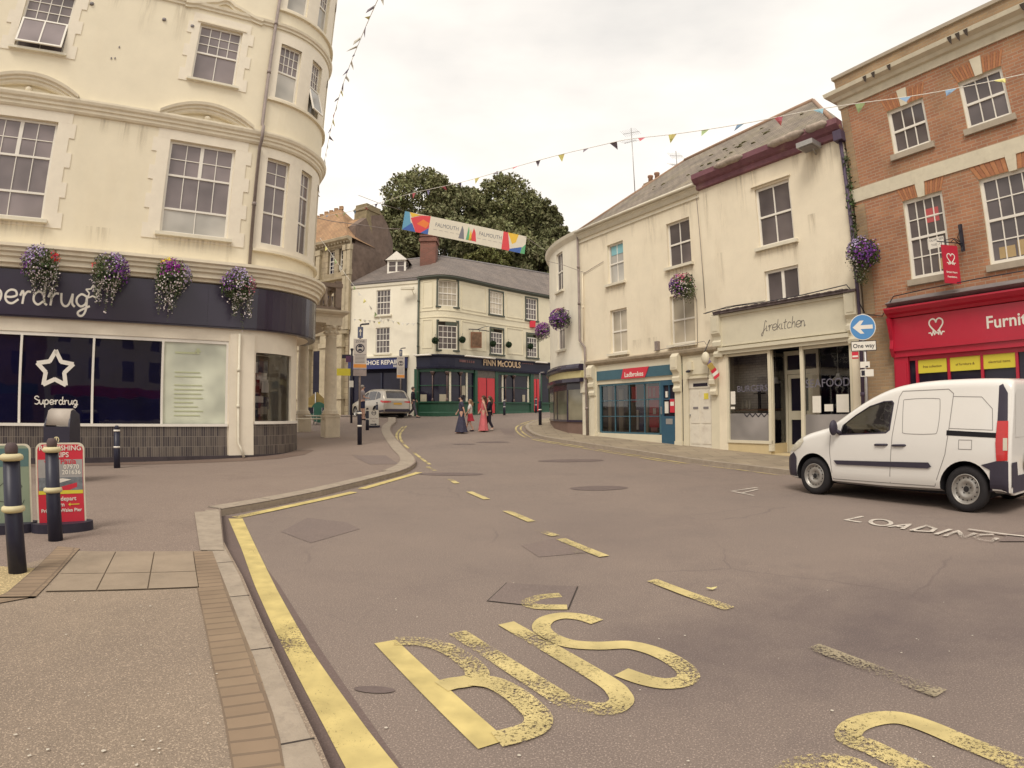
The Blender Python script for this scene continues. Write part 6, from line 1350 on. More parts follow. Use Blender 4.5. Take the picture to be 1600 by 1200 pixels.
# repair shop
def c2pt(s): return pat(C2P, s)
T, W = chordT(c2pt(.15), c2pt(sR)); q = MB(); q.T = T
q.box(0, W, .25, .3, .9, 4.6, 0); q.box(0, .2, -.05, .3, .9, 4.0, 1); q.box(W-.25, W, -.05, .3, .9, 4.0, 1); q.box(W*.55, W*.55+.1, -.0, .3, .9, 3.9, 1); bc('shopfront', q, [M['dark_room'], M['pub_navy']])
q = MB(); q.T = T; q.poly([(.2, .1, 1.6), (W*.55, .1, 1.6), (W*.55, .1, 3.9), (.2, .1, 3.9)]); q.poly([(W*.55+.1, .1, 1.6), (W-.25, .1, 1.6), (W-.25, .1, 3.9), (W*.55+.1, .1, 3.9)]); bc('shop_window_pane', q, M['pub_glass'])
zfa, zfb = pray(C2P, 610, 576)[1], pray(C2P, 610, 559)[1]
q = MB(); q.T = T; q.box(-.05, W+.05, -.16, -.01, zfa, zfb, 0); q.box(-.1, W+.12, -.22, -.01, zfb, zfb+.10, 1); bc('fascia', q, [mat('navy_blue_fascia', (.035, .045, .15), .4, .05), M['offwhite']])
T2, _w = _chord((c2pt(.15).x-o_.x, c2pt(.15).y-o_.y), (c2pt(sR).x-o_.x, c2pt(sR).y-o_.y))
text('SHOE REPAIRS', .38, M['white'], TC, T2 @ at(W-1.55, -.175, zfb-.30), 'shop_name', .004, 'CENTER', .006, sx=1.02)
text('KEYS', .17, M['white'], TC, T2 @ at(W-.62, -.175, zfa+.13), 'shop_name', .004, 'CENTER', .004, sx=1.2)
q = MB(); s, z = pray(C2P, 640, 454); p = c2pt(s); q.box(p.x-.45, p.x+.35, p.y-.6, p.y-.35, z-.04, z+.1); q.tube([(p.x+.3, p.y, z-.3), (p.x+.2, p.y-.45, z)], .02, 6); bc('floodlight', q, M['offwhite'])
# ---- stone building
SP = [(-26, 43.2), (-10.3, 35.38)]; oS = Vector((-10.3, 35.38, 0)); TL_ = Matrix.Translation(-oS); o_ = oS
ST = thing('stone_building', 'ornate old stone building with an orange hipped roof and a tall dark gable', 'building', oS)
def bs(name, q, mats, parent=None): return bp(name, q, mats, parent or ST)
LS = plen(SP)[-1]
hs = [pw(SP, (513, 392), (521.5, 426)), pw(SP, (530, 390), (539, 423))]
for h in hs: h[2:] = [10.55, 12.15]
hs2 = [(h[0]-6.2, h[1]-6.2, h[2], h[3]) for h in hs]
q = MB(); q.wall(SP, -.5, 12.4, [tuple(h) for h in hs+hs2], 0, .3); q.poly([(-10.3, 35.38, 0), (-7.2, 42.2, 0), (-7.2, 42.2, 12.4), (-10.3, 35.38, 12.4)], 1); bs('wall', q, [M['stone'], M['stone_dk']])
for h in hs+hs2:
    chordT = lambda a, b: _chord((a[0]-oS.x, a[1]-oS.y), (b[0]-oS.x, b[1]-oS.y))
    window(ST, pat(SP, h[0]), pat(SP, h[1]), h[2], h[3], [(.55, 2, 3), (.45, 2, 2)], .2, .06, .035, pane='glass_dark')
chordT = _chord
q = MB(); q.sweep(SP, [(0, 12.25), (.1, 12.3), (.12, 12.45), (.45, 12.6), (.5, 12.75), (.42, 12.8), (0, 12.8)], 0); q.sweep(SP, [(0, 10.02), (.18, 10.06), (.22, 10.2), (0, 10.25)], 0); q.sweep(SP, [(0, 6.4), (.2, 6.45), (.25, 6.65), (0, 6.7)], 0)
T, W = chordT(SP[0], SP[1]); q.T = T
for k in range(60): q.box(W-.2-k*.28, W-.2-k*.28+.14, -.3, -.1, 12.42, 12.56, 0)
sc1, sc2 = hs[0][0], hs[1][1]
for s in (sc1-.75, sc1-1.35, sc1-1.95, sc2+.42, W-.35, sc1-5, sc1-5.6): q.box(s-.17, s+.17, -.22, 0, 6.7, 12.25, 0); q.box(s-.22, s+.22, -.27, 0, 10.25, 10.6, 0); q.box(s-.22, s+.22, -.27, 0, 11.9, 12.25, 0)
for s in (W-.6, W-2.0, W-3.6, W-4.4, W-5.8, W-7.2): q.box(s-.28, s+.28, -.3, 0, 0, 6.4, 0); q.box(s-.36, s+.36, -.38, 0, 5.6, 5.9, 0); q.box(s-.36, s+.36, -.38, 0, 2.3, 2.6, 0)
q.T = None; bs('dressed_stone_trim', q, M['stone_lt'])
q = MB(); q.T = T
n = 16
for sc3 in (W-2.2, W-5.2):
    for k in range(n):
        a0, a1 = PI*k/n, PI*(k+1)/n; r0, r1 = 1.25, 1.02; zz = 8.9
        q.prism([(sc3+r1*math.cos(a0), -.45, zz+.85*r1*math.sin(a0)), (sc3+r0*math.cos(a0), -.45, zz+.85*r0*math.sin(a0)), (sc3+r0*math.cos(a1), -.45, zz+.85*r0*math.sin(a1)), (sc3+r1*math.cos(a1), -.45, zz+.85*r1*math.sin(a1))], (0, .45, 0))
q.T = None; bs('arched_pediments', q, M['stone_lt'])
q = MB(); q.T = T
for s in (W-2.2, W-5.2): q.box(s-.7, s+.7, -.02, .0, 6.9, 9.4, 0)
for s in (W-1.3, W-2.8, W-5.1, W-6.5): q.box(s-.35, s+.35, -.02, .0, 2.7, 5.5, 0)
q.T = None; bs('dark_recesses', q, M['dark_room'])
ap = ray(533, 326); kz = 38.5/ap[1]; APX = Vector((ap[0]*kz, 38.5, H+ap[2]*kz))
q = MB(); e = offset(SP, .45); E0, E1 = Vector((*e[0], 12.78)), Vector((*e[1], 12.78)); back = Vector((-8.6, 40.5, 12.78)); RL = Vector((-24, 46.5, APX.z-.2))
q.poly([E0, E1, APX, RL], 0, [(0, 0), (16, 0), (14, 4.5), (2, 4.5)]); q.poly([E1, back, APX], 0, [(0, 0), (5, 0), (2.5, 4.5)]); q.poly([APX, back, (-18, 52, 12), RL], 0)
rnd = random.Random(9); 
for k in range(26):
    p = APX.lerp(RL, k/25); q.box(p.x-.12, p.x+.16, p.y-.1, p.y+.1, p.z-.1, p.z+.14+.06*rnd.random(), 0)
bs('roof', q, M['tiles_or'])
# dark gable wall and chimney behind
def W3(px, py, D): r = ray(px, py); k = D/r[1]; return Vector((r[0]*k, D, H+r[2]*k))
g = [W3(556, 352, 36.2), W3(577, 337, 37.5), W3(598, 336, 38.6), W3(606, 352, 39.2), W3(614, 378, 40.2)]
q = MB(); base = [Vector((g[-1].x+.2, g[-1].y, 6)), Vector((g[0].x, g[0].y, 6))]
q.prism([tuple(v) for v in g+base], (-.5, .15, 0), 0); q.poly([g[0], g[1], g[1]+Vector((-3.5, 1.2, -.2)), g[0]+Vector((-3.5, 1.2, -.1))], 1)
bs('gable_wall', q, [M['stone_dk'], M['tiles_or']])
a, b = W3(570, 320, 37.3), W3(592, 319, 38.7)
q = MB(); d = (b-a); d.z = 0; T, W = chordT((a.x, a.y), (b.x, b.y)); q.T = T; q.box(0, W, -.2, .9, 9, a.z-.1, 0); q.box(-.06, W+.06, -.26, .96, a.z-.35, a.z-.2, 0); q.box(.05, W-.05, -.15, .85, a.z-.1, a.z+.12, 0)
q.T = None; bs('chimney', q, mat('lichened_chimney_stone', (.25, .20, .12), .95, .3, 3, .4, 20, c2=(.3, .27, .1), c2amt=.5, c2sc=2))
# ---- portico on the pavement
FP = Fr((-6.93, 21.4), 53.2)
gz = .42
PO = thing('portico', 'pale stone portico with round columns on square pedestals and a balustrade above', 'portico', (*FP.o, gz), FP.rz)
def column(x, y, mats):
    c = MB(); c.box(x-.29, x+.29, y-.29, y+.29, -.25, .86); c.box(x-.315, x+.315, y-.315, y+.315, .86, .94)
    o = c.build('pedestal', M['col_stone'], PO)
    c = MB(); c.lathe(x, y, [(.33, .94), (.33, 1.0), (.29, 1.04), (.30, 1.08), (.26, 1.12), (.235, 1.16), (.238, 2.0), (.222, 3.2), (.20, 3.86), (.225, 3.88), (.225, 3.92)], 20); o = c.build('column', M['col_stone'], PO)
    c = MB(); c.lathe(x, y, [(.205, 3.92), (.22, 4.0), (.26, 4.15), (.32, 4.30), (.34, 4.34)], 16)
    for k in range(8):
        a = k*PI/4; 
        for r_, z_, s_ in ((.26, 4.08, .06), (.33, 4.27, .075)): c.ball((x+r_*math.cos(a+(.4 if s_ == .06 else 0)), y+r_*math.sin(a+(.4 if s_ == .06 else 0)), z_), s_, 6)
    c.box(x-.33, x+.33, y-.33, y+.33, 4.34, 4.42); c.build('capital', M['col_stone'], o)
for x, y in ((0, 0), (-.13, 3.3), (-3.4, 0), (-3.4, 3.3)): column(x, y, None)
q = MB(); q.box(-5.5, .33, -.33, .33, 4.42, 4.66); q.box(-.45, .33, .33, 4.4, 4.42, 4.66)
P = [(-5.5, -.33), (.33, -.33), (.33, 4.4)]
q.sweep(P, [(-.6, 4.66), (.02, 4.66), (.06, 4.74), (.14, 4.76), (.22, 4.84), (.22, 4.90), (-.6, 4.92)]); q.poly([(-5.5, -.3, 4.80), (.3, -.3, 4.80), (.3, 4.3, 4.80), (-5.5, 4.3, 4.80)]); q.build('entablature', M['col_stone'], PO)
q = MB(); q.sweep(offset(P, -.05), [(-.28, 4.92), (.0, 4.92), (.0, 5.05), (-.28, 5.05)]); q.sweep(offset(P, -.05), [(-.30, 5.82), (.03, 5.82), (.03, 5.98), (-.30, 6.0)])
for x, y in ((.14, -.14), (-2.6, -.14), (.14, 3.9)): q.box(x-.10, x+.14, y-.14, y+.10, 4.92, 6.08)
BAL = [(.05, 5.05), (.09, 5.1), (.05, 5.18), (.11, 5.35), (.06, 5.6), (.05, 5.7), (.09, 5.76), (.09, 5.82)]
for k in range(9): q.lathe(-.34-k*.29, -.2, BAL, 8, 1)
for k in range(6): q.lathe(.12, .6+k*.55, BAL, 8, 1)
q.build('balustrade', [mat('brown_rail_stone', (.26, .20, .16), .9, .25, 4), mat('pale_baluster_stone', (.36, .29, .23), .9, .25, 4)], PO)
q = MB(); q.box(-5.5, -.5, 2.4, 2.5, 4.93, 6.6); q.build('painted_shade_wall', mat('painted_shade_brown', (.07, .05, .05), .9, .4, 1.5), PO)  # wall panel behind the balusters, shade put into its dark colour
q = MB(); q.tube([(-3.0, .0, .80), (-.3, .0, .80)], .03, 6); q.tube([(-.13, .3, .9), (-.13, 3.0, .9)], .03, 6); q.build('rail', M['offwhite'], PO)
# ---- hill and trees
q = MB(); hx = [k*5 for k in range(-16, 17)]; hy = [48, 52, 56, 60, 66, 74, 90, 120]
hz = lambda x, y: 3.0+max(0, min(1, (y-48)/24))**.8*11*math.exp(-((x+3)/30)**2)
q2 = [[(x, y, hz(x, y) if y > 48 else 1.2) for x in hx] for y in hy]
for r0, r1 in zip(q2, q2[1:]):
    for k in range(len(hx)-1): q.poly([r0[k], r0[k+1], r1[k+1], r1[k]], 0, sm=True)
tag(q.build('hill', mat('hill_undergrowth', (.05, .06, .025), .95, .4, .6)), kind='structure')
M['bark'] = mat('bark', (.09, .07, .05), .9, .3, 6)
M['oak'] = leafmat('oak_leaves', (.205, .205, .095), .3)
M['oak2'] = leafmat('holm_oak_leaves', (.175, .175, .085), .3)
M['oak3'] = leafmat('pale_bush_leaves', (.17, .17, .06), .5)
def tree(label, x, y, z0, top, r, seed, mt, n=110, lf=120, rz=None, ls=.17, open_=.0):
    rnd = random.Random(seed); t = thing('tree', label, 'tree', (x, y, z0), group='trees on the hill behind the pub'); h = top-z0; rz = rz or min(h*.42, r*.85)
    cz = h-rz; q = MB(); q.tube([(0, 0, -.5), (.1, 0, cz*.5), (.2, .1, cz)], [.45, .35, .22], 8)
    C_ = []; n = int(n*1.35)
    for k in range(n):
        while True:
            p = Vector((rnd.uniform(-1, 1), rnd.uniform(-1, 1), rnd.uniform(-.85, 1)))
            if .25 < p.length < 1: break
        p = p.normalized()*(p.length**.45)*(1+.12*math.sin(3.1*p.x+seed)+.10*math.cos(4.3*p.z+2*seed)); C_.append(Vector((p.x*r, p.y*r, cz+p.z*rz)))
    for c in C_[:22]:
        a = Vector((.1, 0, cz*rnd.uniform(.35, .8))); m_ = a.lerp(c, .5)+Vector((rnd.gauss(0, .3), rnd.gauss(0, .3), .4)); q.tube([a, m_, c*.97], [.14, .08, .03], 5, caps=False)
    q.build('trunk', M['bark'], t)
    q = MB()
    for c in C_:
        cr_ = r*rnd.uniform(.13, .23)
        for _ in range(lf):
            d = Vector((rnd.gauss(0, 1), rnd.gauss(0, 1), rnd.gauss(.15, .75))); d = d.normalized()*(rnd.random()**.35)*cr_; leafq(q, c+d, ls*rnd.uniform(.6, 1.25), rnd, 0, 1.25)
    q.build('crown', M[mt], t); return t
tree('slender pale green tree at the left edge of the hilltop behind the stone chimney', -14.6, 60, 11, 23.2, 3.0, 1, 'oak', 60)
tree('broad tall tree rising left of the banner behind the pub', -9.8, 61, 12, 27.6, 4.6, 2, 'oak', 130)
tree('dark tree filling the dip between the two tallest crowns', -5.1, 62, 12, 26.6, 4.5, 3, 'oak2', 130)
tree('widest round topped tree above the middle of the banner', -.5, 61, 12, 27.2, 4.6, 4, 'oak', 125)
tree('rounded tree sloping down at the right of the hilltop', 2.3, 60, 12, 24.2, 2.8, 5, 'oak2', 95)
tree('lower tree just showing over the curved white corner wall', 4.3, 58, 11, 20.6, 1.9, 6, 'oak2', 90)
tree('dark low tree behind the dormer and brown gable', -11.5, 53, 8, 18.8, 4.0, 7, 'oak2', 110)
tree('low tree behind the red brick chimney of the pub', -6.5, 52, 8, 19.5, 4.0, 8, 'oak2', 110)
tree('low bushy tree under the middle of the banner', -1.3, 53, 8, 19.4, 4.2, 9, 'oak', 110)
tree('low bushy tree under the right end of the banner', 2.4, 53, 8, 18.0, 3.2, 10, 'oak2', 110)
tree('bushy tree at the right end of the pub roof', 4.9, 53, 7, 16.4, 2.6, 11, 'oak2', 90)
tree('small yellow green bush just above the pub ridge', -2.2, 48.5, 6, 15.4, 1.8, 12, 'oak3', 50, rz=1.2)
# ================================================================= VEHICLES
def loft_body(stn, zb=.22, belt=.98, tum=.16, n_st=64, nd=9):
    """stn: (x, ztop, halfwidth, zbottom)"""
    S = cat([Vector((a, b, c, d)) for a, b, c, d in stn], 5); secs = []
    for s in S:
        x, zt, w_, zb_ = s
        sh = min(.14, (zt-zb_)*.25); pts = [(0, zb_), (w_*.80, zb_), (w_*.955, zb_+.05), (w_*.99, zb_+.14)]
        zs_ = zt-sh
        def yy(z): return w_*(1-.012*max(0, .62-z)) if z < belt*.82 else w_*(1-.02*min(1, (z-belt*.82)/(belt*.18+.001)))-max(0, z-belt)**1.15*tum/.78
        for k in range(nd):
            z = zb_+.22+(zs_-zb_-.22)*k/(nd-1); pts.append((yy(z), z))
        ys = yy(zs_)
        for a in (20, 42, 65, 80): a = math.radians(a); pts.append((ys-sh*1.15*(1-math.cos(a)), zs_+sh*.93*math.sin(a)))
        pts += [(ys*.55, zt-.012), (0, zt)]
        secs.append([(x, y, z) for y, z in pts]+[(x, -y, z) for y, z in pts[-2:0:-1]])
    q = MB(); n = len(secs[0]); b = [q.P(s) for s in secs]
    for i in range(len(secs)-1):
        for k in range(n): q.face((b[i]+k, b[i]+(k+1) % n, b[i+1]+(k+1) % n, b[i+1]+k), 0, True)
    q.face([b[0]+k for k in range(n)][::-1], 0); q.face([b[-1]+k for k in range(n)], 0)
    return q
def cutbody(q, mats, cyl, prisms, name, parent):
    o = q.build(name, mats, parent); bm = bmesh.new(); bm.from_mesh(o.data); bmesh.ops.recalc_face_normals(bm, faces=bm.faces[:]); bm.to_mesh(o.data); bm.free()
    full = o.data.copy()
    c = MB()
    for x, z, r, y0, y1 in cyl:
        n = 32; c.prism([(x+r*math.cos(2*PI*k/n), y0, z+r*math.sin(2*PI*k/n)) for k in range(n)], (0, y1-y0, 0), 0)
    for P, y0, y1 in prisms: c.prism([(x, y0, z) for x, z in P], (0, y1-y0, 0), 0)
    k = c.build('cut', [mats[-1]]); bm = bmesh.new(); bm.from_mesh(k.data); bmesh.ops.recalc_face_normals(bm, faces=bm.faces[:]); bm.to_mesh(k.data); bm.free()
    m = o.modifiers.new('b', 'BOOLEAN'); m.object = k; m.operation = 'DIFFERENCE'; m.solver = 'EXACT'; m.material_mode = 'TRANSFER'
    pr = o.parent; o.parent = None; dg = bpy.context.evaluated_depsgraph_get(); me = bpy.data.meshes.new_from_object(o.evaluated_get(dg)); o.modifiers.clear(); o.data = me; o.parent = pr; me.name = name
    bm = bmesh.new(); bm.from_mesh(me); bmesh.ops.split_edges(bm, edges=[e for e in bm.edges if len(e.link_faces) == 2 and e.calc_face_angle(0) > .6]); bmesh.ops.triangulate(bm, faces=[f for f in bm.faces if len(f.verts) > 4]); bm.to_mesh(me); bm.free()
    bpy.data.objects.remove(k)
    bm = bmesh.new(); bm.from_mesh(full); t = BVHTree.FromBMesh(bm); bm.free(); bpy.data.meshes.remove(full)
    return o, t
def project(bvh, poly, axis, sgn, off, mt, parent, name, step=.07, thick=.0, q=None, m=0):
    bm = bmesh.new(); bm.faces.new([bm.verts.new((p[0], p[1], 0)) for p in poly])
    for ax in (0, 1):
        lo, hi = min(p[ax] for p in poly), max(p[ax] for p in poly); k = lo+step
        while k < hi-1e-4:
            bmesh.ops.bisect_plane(bm, geom=bm.verts[:]+bm.edges[:]+bm.faces[:], plane_co=(k if ax == 0 else 0, k if ax == 1 else 0, 0), plane_no=(1, 0, 0) if ax == 0 else (0, 1, 0)); k += step
    bmesh.ops.triangulate(bm, faces=bm.faces[:])
    own = q is None; q = q or MB(); mp_ = {}
    for v in bm.verts:
        u, w_ = v.co.x, v.co.y
        if axis == 'y': o_, d = Vector((u, 3*sgn, w_)), Vector((0, -sgn, 0))
        elif axis == 'x': o_, d = Vector((6*sgn, u, w_)), Vector((-sgn, 0, 0))
        else: o_, d = Vector((u, w_, 4)), Vector((0, 0, -1))
        h = bvh.ray_cast(o_, d)
        p = h[0] if h[0] is not None else None
        mp_[v] = (p-d*off) if p is not None else None
    for f in bm.faces:
        co = [mp_[v] for v in f.verts]
        if None in co: continue
        nrm = (co[1]-co[0]).cross(co[2]-co[0]); d = {'y': Vector((0, sgn, 0)), 'x': Vector((sgn, 0, 0)), 'z': Vector((0, 0, 1))}[axis]
        q.poly(co if nrm.dot(d) > 0 else co[::-1], m)
    bm.free()
    return q.build(name, mt, parent) if own else q
def band2(pts, w_):
    P = [Vector(p) for p in pts]; a = offset([tuple(p) for p in P], w_/2); b = offset([tuple(p) for p in P], -w_/2); return a+b[::-1]
def rnd_poly(pts, n=4): return [(p.x, p.y) for p in cat([Vector(p) for p in pts], n, True)]
def wheel(x, side, y, r, parent, rimmat, style='steel', w_=.20):
    q = MB(); s = side
    def ring(prof, m, mbx, n=36):
        rg = [mbx.P([(x+rr_*math.cos(2*PI*k/n), s*(y-yy), r+rr_*math.sin(2*PI*k/n)) for k in range(n)]) for rr_, yy in prof]
        for a, b in zip(rg, rg[1:]):
            for k in range(n): mbx.face((a+k, a+(k+1) % n, b+(k+1) % n, b+k), m, True)
        mbx.face([rg[-1]+k for k in range(n)], m)
    ring([(r*.62, .02), (r*.66, .005), (r*.80, .0), (r*.92, .012), (r*.985, .035), (r, .06), (r, w_-.05), (r*.93, w_), (r*.6, w_)], 0, q)
    wo = q.build('wheel', M['rubber'], parent)
    q = MB(); ring([(r*.66, .006), (r*.635, -.002), (r*.60, .012), (r*.585, .045), (r*.50, .055), (r*.44, .030), (r*.30, .028), (r*.26, .045), (r*.12, .045), (.001, .045)], 0, q)
    def disc(cx, cz, rr_, yy, m, el=1., ang=0, n=10):
        P = []
        for k in range(n):
            a = 2*PI*k/n; u, v = rr_*math.cos(a)*el, rr_*math.sin(a); P.append((x+cx+u*math.cos(ang)-v*math.sin(ang), s*(y-yy), r+cz+u*math.sin(ang)+v*math.cos(ang)))
        q.poly(P if s < 0 else P[::-1], m)
    if style == 'steel':
        for k in range(15): a = 2*PI*k/15; disc(r*.475*math.cos(a), r*.475*math.sin(a), r*.030, .0385, 1, 1.8, a)
        for k in range(5): a = 2*PI*k/5+.3; disc(r*.20*math.cos(a), r*.20*math.sin(a), r*.03, .038, 1)
        disc(0, 0, r*.13, .030, 1, n=16)
    else:
        for k in range(5): a = 2*PI*k/5+.2; disc(r*.42*math.cos(a), r*.42*math.sin(a), r*.085, .024, 1, 1.9, a)
    q.build('rim', [rimmat, M['rubber']], wo)
M['van_white'] = mat('white_vehicle_paint', (.78, .76, .72), .22, .015, 1, spec=.5, coat=.5)
M['van_grey'] = mat('dark_grey_bumper_plastic', (.045, .038, .058), .55, .08, 8)
M['arch'] = mat('black_wheel_arch', (.010, .009, .012), .9, 0)
M['rim_steel'] = mat('silver_steel_wheel', (.42, .40, .37), .4, .12, 6, metal=.5)
M['car_glass'] = clearglass('vehicle_glass', (.86, .87, .83), .3)
M['car_glass_dk'] = glassmat('dark_vehicle_glass', (.045, .04, .045), .04, .7)
M['seam'] = mat('panel_gap', (.25, .23, .22), .8, 0)
M['lamp_red'] = mat('red_lamp_lens', (.55, .03, .03), .2, .05, 10, spec=.6); M['lamp_clear'] = mat('clear_lamp_lens', (.60, .56, .45), .15, .1, 10, spec=.7)
M['plate_y'] = mat('yellow_number_plate', (.62, .36, .06), .5, 0)
fr_c, rr_c = Vector((5.09, 9.02)), Vector((6.11, 6.56)); hd = (fr_c-rr_c).normalized(); lf_ = Vector((-hd.y, hd.x))
ax_ = rr_c-lf_*.885
VAN = thing('van', 'white panel van with dark bumpers parked beside the painted loading bay', 'van', (ax_.x, ax_.y, 0), math.atan2(hd.y, hd.x))
WB = 2.68
ST_ = [(-.625, 1.66, .82, .27), (-.615, 1.74, .855, .26), (-.58, 1.785, .885, .26), (-.45, 1.81, .905, .28), (0, 1.83, .91, .26), (.6, 1.83, .915, .24), (1.0, 1.80, .915, .23), (1.3, 1.74, .915, .22), (1.6, 1.63, .915, .22), (1.9, 1.475, .915, .22), (2.2, 1.29, .915, .22), (2.42, 1.155, .915, .22), (2.62, 1.10, .91, .22), (2.88, 1.03, .90, .21), (3.10, .935, .87, .21), (3.25, .83, .815, .22), (3.36, .68, .73, .23), (3.42, .52, .62, .26)]
body = loft_body(ST_)
WIN = [(2.13, 1.035), (1.30, 1.075), (1.235, 1.12), (1.20, 1.50), (1.235, 1.535), (1.38, 1.53), (1.62, 1.465), (1.86, 1.335), (2.08, 1.185)]
vb, vt = cutbody(body, [M['van_white'], M['arch']], [(x, .32, .385, s*.50, s*1.3) for x in (0, WB) for s in (-1, 1)], [([(x, z) for x, z in WIN], -1.5, 1.5)], 'body', VAN)
BW = [(p[0]+(p[0]-1.65)*.045, p[1]+(p[1]-1.3)*.07) for p in WIN]
for s in (1, -1):
    def dec(name, poly, mt, off=.004, step=.08, parent=VAN, rp=False): return project(vt, rnd_poly(poly) if rp else poly, 'y', s, off, mt, parent, name, step)
    q = MB(); n = len(WIN)      # black rubber frame around the window opening
    for k in range(n):
        a, b, c, d = WIN[k], WIN[(k+1) % n], BW[(k+1) % n], BW[k]
        project(vt, [a, b, c, d], 'y', s, .004, None, None, '', .1, q=q)
    q.build('window_seal', M['van_grey'], VAN)
    dec('side_window', WIN, M['car_glass'], -.012)
    q = MB()
    for pts in ([(2.33, 1.02), (2.33, .72), (2.27, .30)], [(1.17, 1.02), (1.20, .32)], [(1.17, 1.02), (1.10, 1.60), (1.05, 1.68)], [(1.05, 1.685), (.30, 1.685), (.22, 1.62), (.26, 1.10), (.30, .78), (.46, .33)], [(1.20, .315), (.46, .325)], [(2.27, .30), (1.20, .315)]):
        project(vt, band2(pts, .011), 'y', s, .0025, None, None, '', .12, q=q)
    for pts in ([(1.00, 1.10), (1.02, 1.50), (.96, 1.56), (.50, 1.56), (.42, 1.50), (.43, 1.12), (.52, 1.06), (.95, 1.06), (1.00, 1.10)], [(.22, 1.58), (-.20, 1.56), (-.36, 1.40), (-.38, 1.12), (.25, 1.14)], [(.10, .86), (-.09, .86), (-.09, .985), (.10, .985), (.10, .86)]):
        P = [(p.x, p.y) for p in cat([Vector(p) for p in pts], 3)] if len(pts) > 5 and pts[0][1] != .86 else pts
        project(vt, band2(P, .009), 'y', s, .0022, None, None, '', .12, q=q)
    q.build('door_gaps', M['seam'], VAN)
    dec('rubbing_strip', [(2.24, .605), (2.18, .545), (.56, .575), (.50, .60), (.55, .66), (2.22, .61)], M['van_grey'], .018)
    dec('door_rail', [(.29, 1.045), (-.43, 1.02), (-.43, 1.085), (.29, 1.115)], M['arch'], .004)
    dec('rear_pillar_trim', [(-.44, 1.24), (-.575, 1.24), (-.56, 1.60), (-.49, 1.725), (-.44, 1.70)], M['van_grey'], .005, .05)
    dec('tail_lamp', [(-.44, 1.24), (-.585, 1.24), (-.595, .95), (-.595, .73), (-.45, .72), (-.43, .95)], M['lamp_red'], .014, .04)
    dec('reversing_lamp', [(-.53, 1.02), (-.585, 1.02), (-.59, .86), (-.535, .86)], M['lamp_clear'], .018, .04)
    dec('headlamp', [(2.95, .965), (3.20, .80), (3.27, .72), (3.12, .72), (2.98, .80), (2.90, .90)], M['lamp_clear'], .008, .04)
    q = MB()      # dark bumpers wrapping the corners
    for P in ([(-.36, .30), (-.36, .60), (-.23, .66), (-.46, .725), (-.60, .72), (-.605, .42), (-.60, .27), (-.36, .26)], [(3.06, .24), (3.07, .62), (3.14, .70), (3.30, .62), (3.40, .52), (3.41, .40), (3.30, .26)]):
        project(vt, P, 'y', s, .010, None, None, '', .05, q=q)
    q.build('bumper_corner', M['van_grey'], VAN)
    for hx in (1.36, 1.05):
        q = MB(); y = s*(.895); q.tube([(hx-.12, y-s*.005, .888), (hx-.08, y+s*.03, .89), (hx+.08, y+s*.03, .885), (hx+.12, y-s*.005, .880)], .017, 8); q.build('door_handle', M['van_grey'], VAN)
    q = MB(); q.ball((2.19, s*1.00, 1.14), .10, 12, 0, .55, .9, 1.25); q.tube([(2.14, s*.87, 1.04), (2.17, s*.97, 1.10)], .035, 8); q.build('mirror', M['van_grey'], VAN)
    for x in (0, WB): wheel(x, s, .885, .318, VAN, M['rim_steel'])
q = MB(); project(vt, [(-.82, .30), (.82, .30), (.84, .70), (.66, .70), (.62, .52), (-.62, .52), (-.66, .70), (-.84, .70)], 'x', -1, .012, None, None, '', .08, q=q); q.build('rear_bumper', M['van_grey'], VAN)
q = MB(); project(vt, [(-.6, .28), (.6, .28), (.68, .60), (.5, .64), (-.5, .64), (-.68, .60)], 'x', 1, .012, None, None, '', .08, q=q); q.build('front_bumper', M['van_grey'], VAN)
q = MB(); project(vt, [(-.38, .56), (.38, .56), (.38, .80), (-.38, .80)], 'x', -1, .02, None, None, '', .1, q=q); q.build('plate_recess', M['van_grey'], VAN)
q = MB(); q.box(-.668, -.655, -.10, .42, .60, .72); npl = q.build('number_plate', M['plate_y'], VAN)
text('EX16 O', .10, M['black'], npl, Matrix.Translation((-.670, .16, .66)) @ Matrix.Rotation(-PI/2, 4, 'Z'), 'plate_text', .001)
for s in (-1, 1):
    q = MB(); project(vt, [(s*.05, 1.02), (s*.70, 1.02), (s*.66, 1.60), (s*.05, 1.60)], 'x', -1, .004, None, None, '', .1, q=q); q.build('rear_door_panel', M['van_white'], VAN)
q = MB(); project(vt, [(-.015, .45), (.015, .45), (.015, 1.70), (-.015, 1.70)], 'x', -1, .006, None, None, '', .1, q=q); q.build('door_gaps', M['seam'], VAN)
q = MB(); project(vt, [(2.34, -.74), (2.40, -.3), (2.41, 0), (2.40, .3), (2.34, .74), (1.58, .56), (1.52, .2), (1.52, -.2), (1.58, -.56)], 'z', 1, .004, None, None, '', .08, q=q); q.build('windscreen', M['car_glass_dk'], VAN)
q = MB(); q.box(1.25, 1.45, .25, .65, .9, 1.45, 0); q.box(1.27, 1.42, .34, .56, 1.45, 1.52, 0); q.box(1.25, 1.45, -.65, -.25, .9, 1.42, 0); q.build('seats', M['van_grey'], VAN)
q = MB()
for k in range(16): a0, a1 = 2*PI*k/16, 2*PI*(k+1)/16; f = lambda a: (1.80-.19*.35*math.sin(a), -.36+.19*math.cos(a), 1.12+.19*.93*math.sin(a)); q.tube([f(a0), f(a1)], .014, 5, caps=False)
q.build('steering_wheel', M['arch'], VAN)
q = MB(); q.box(-.30, 2.9, -.7, .7, .20, .30); q.build('underbody', M['arch'], VAN)
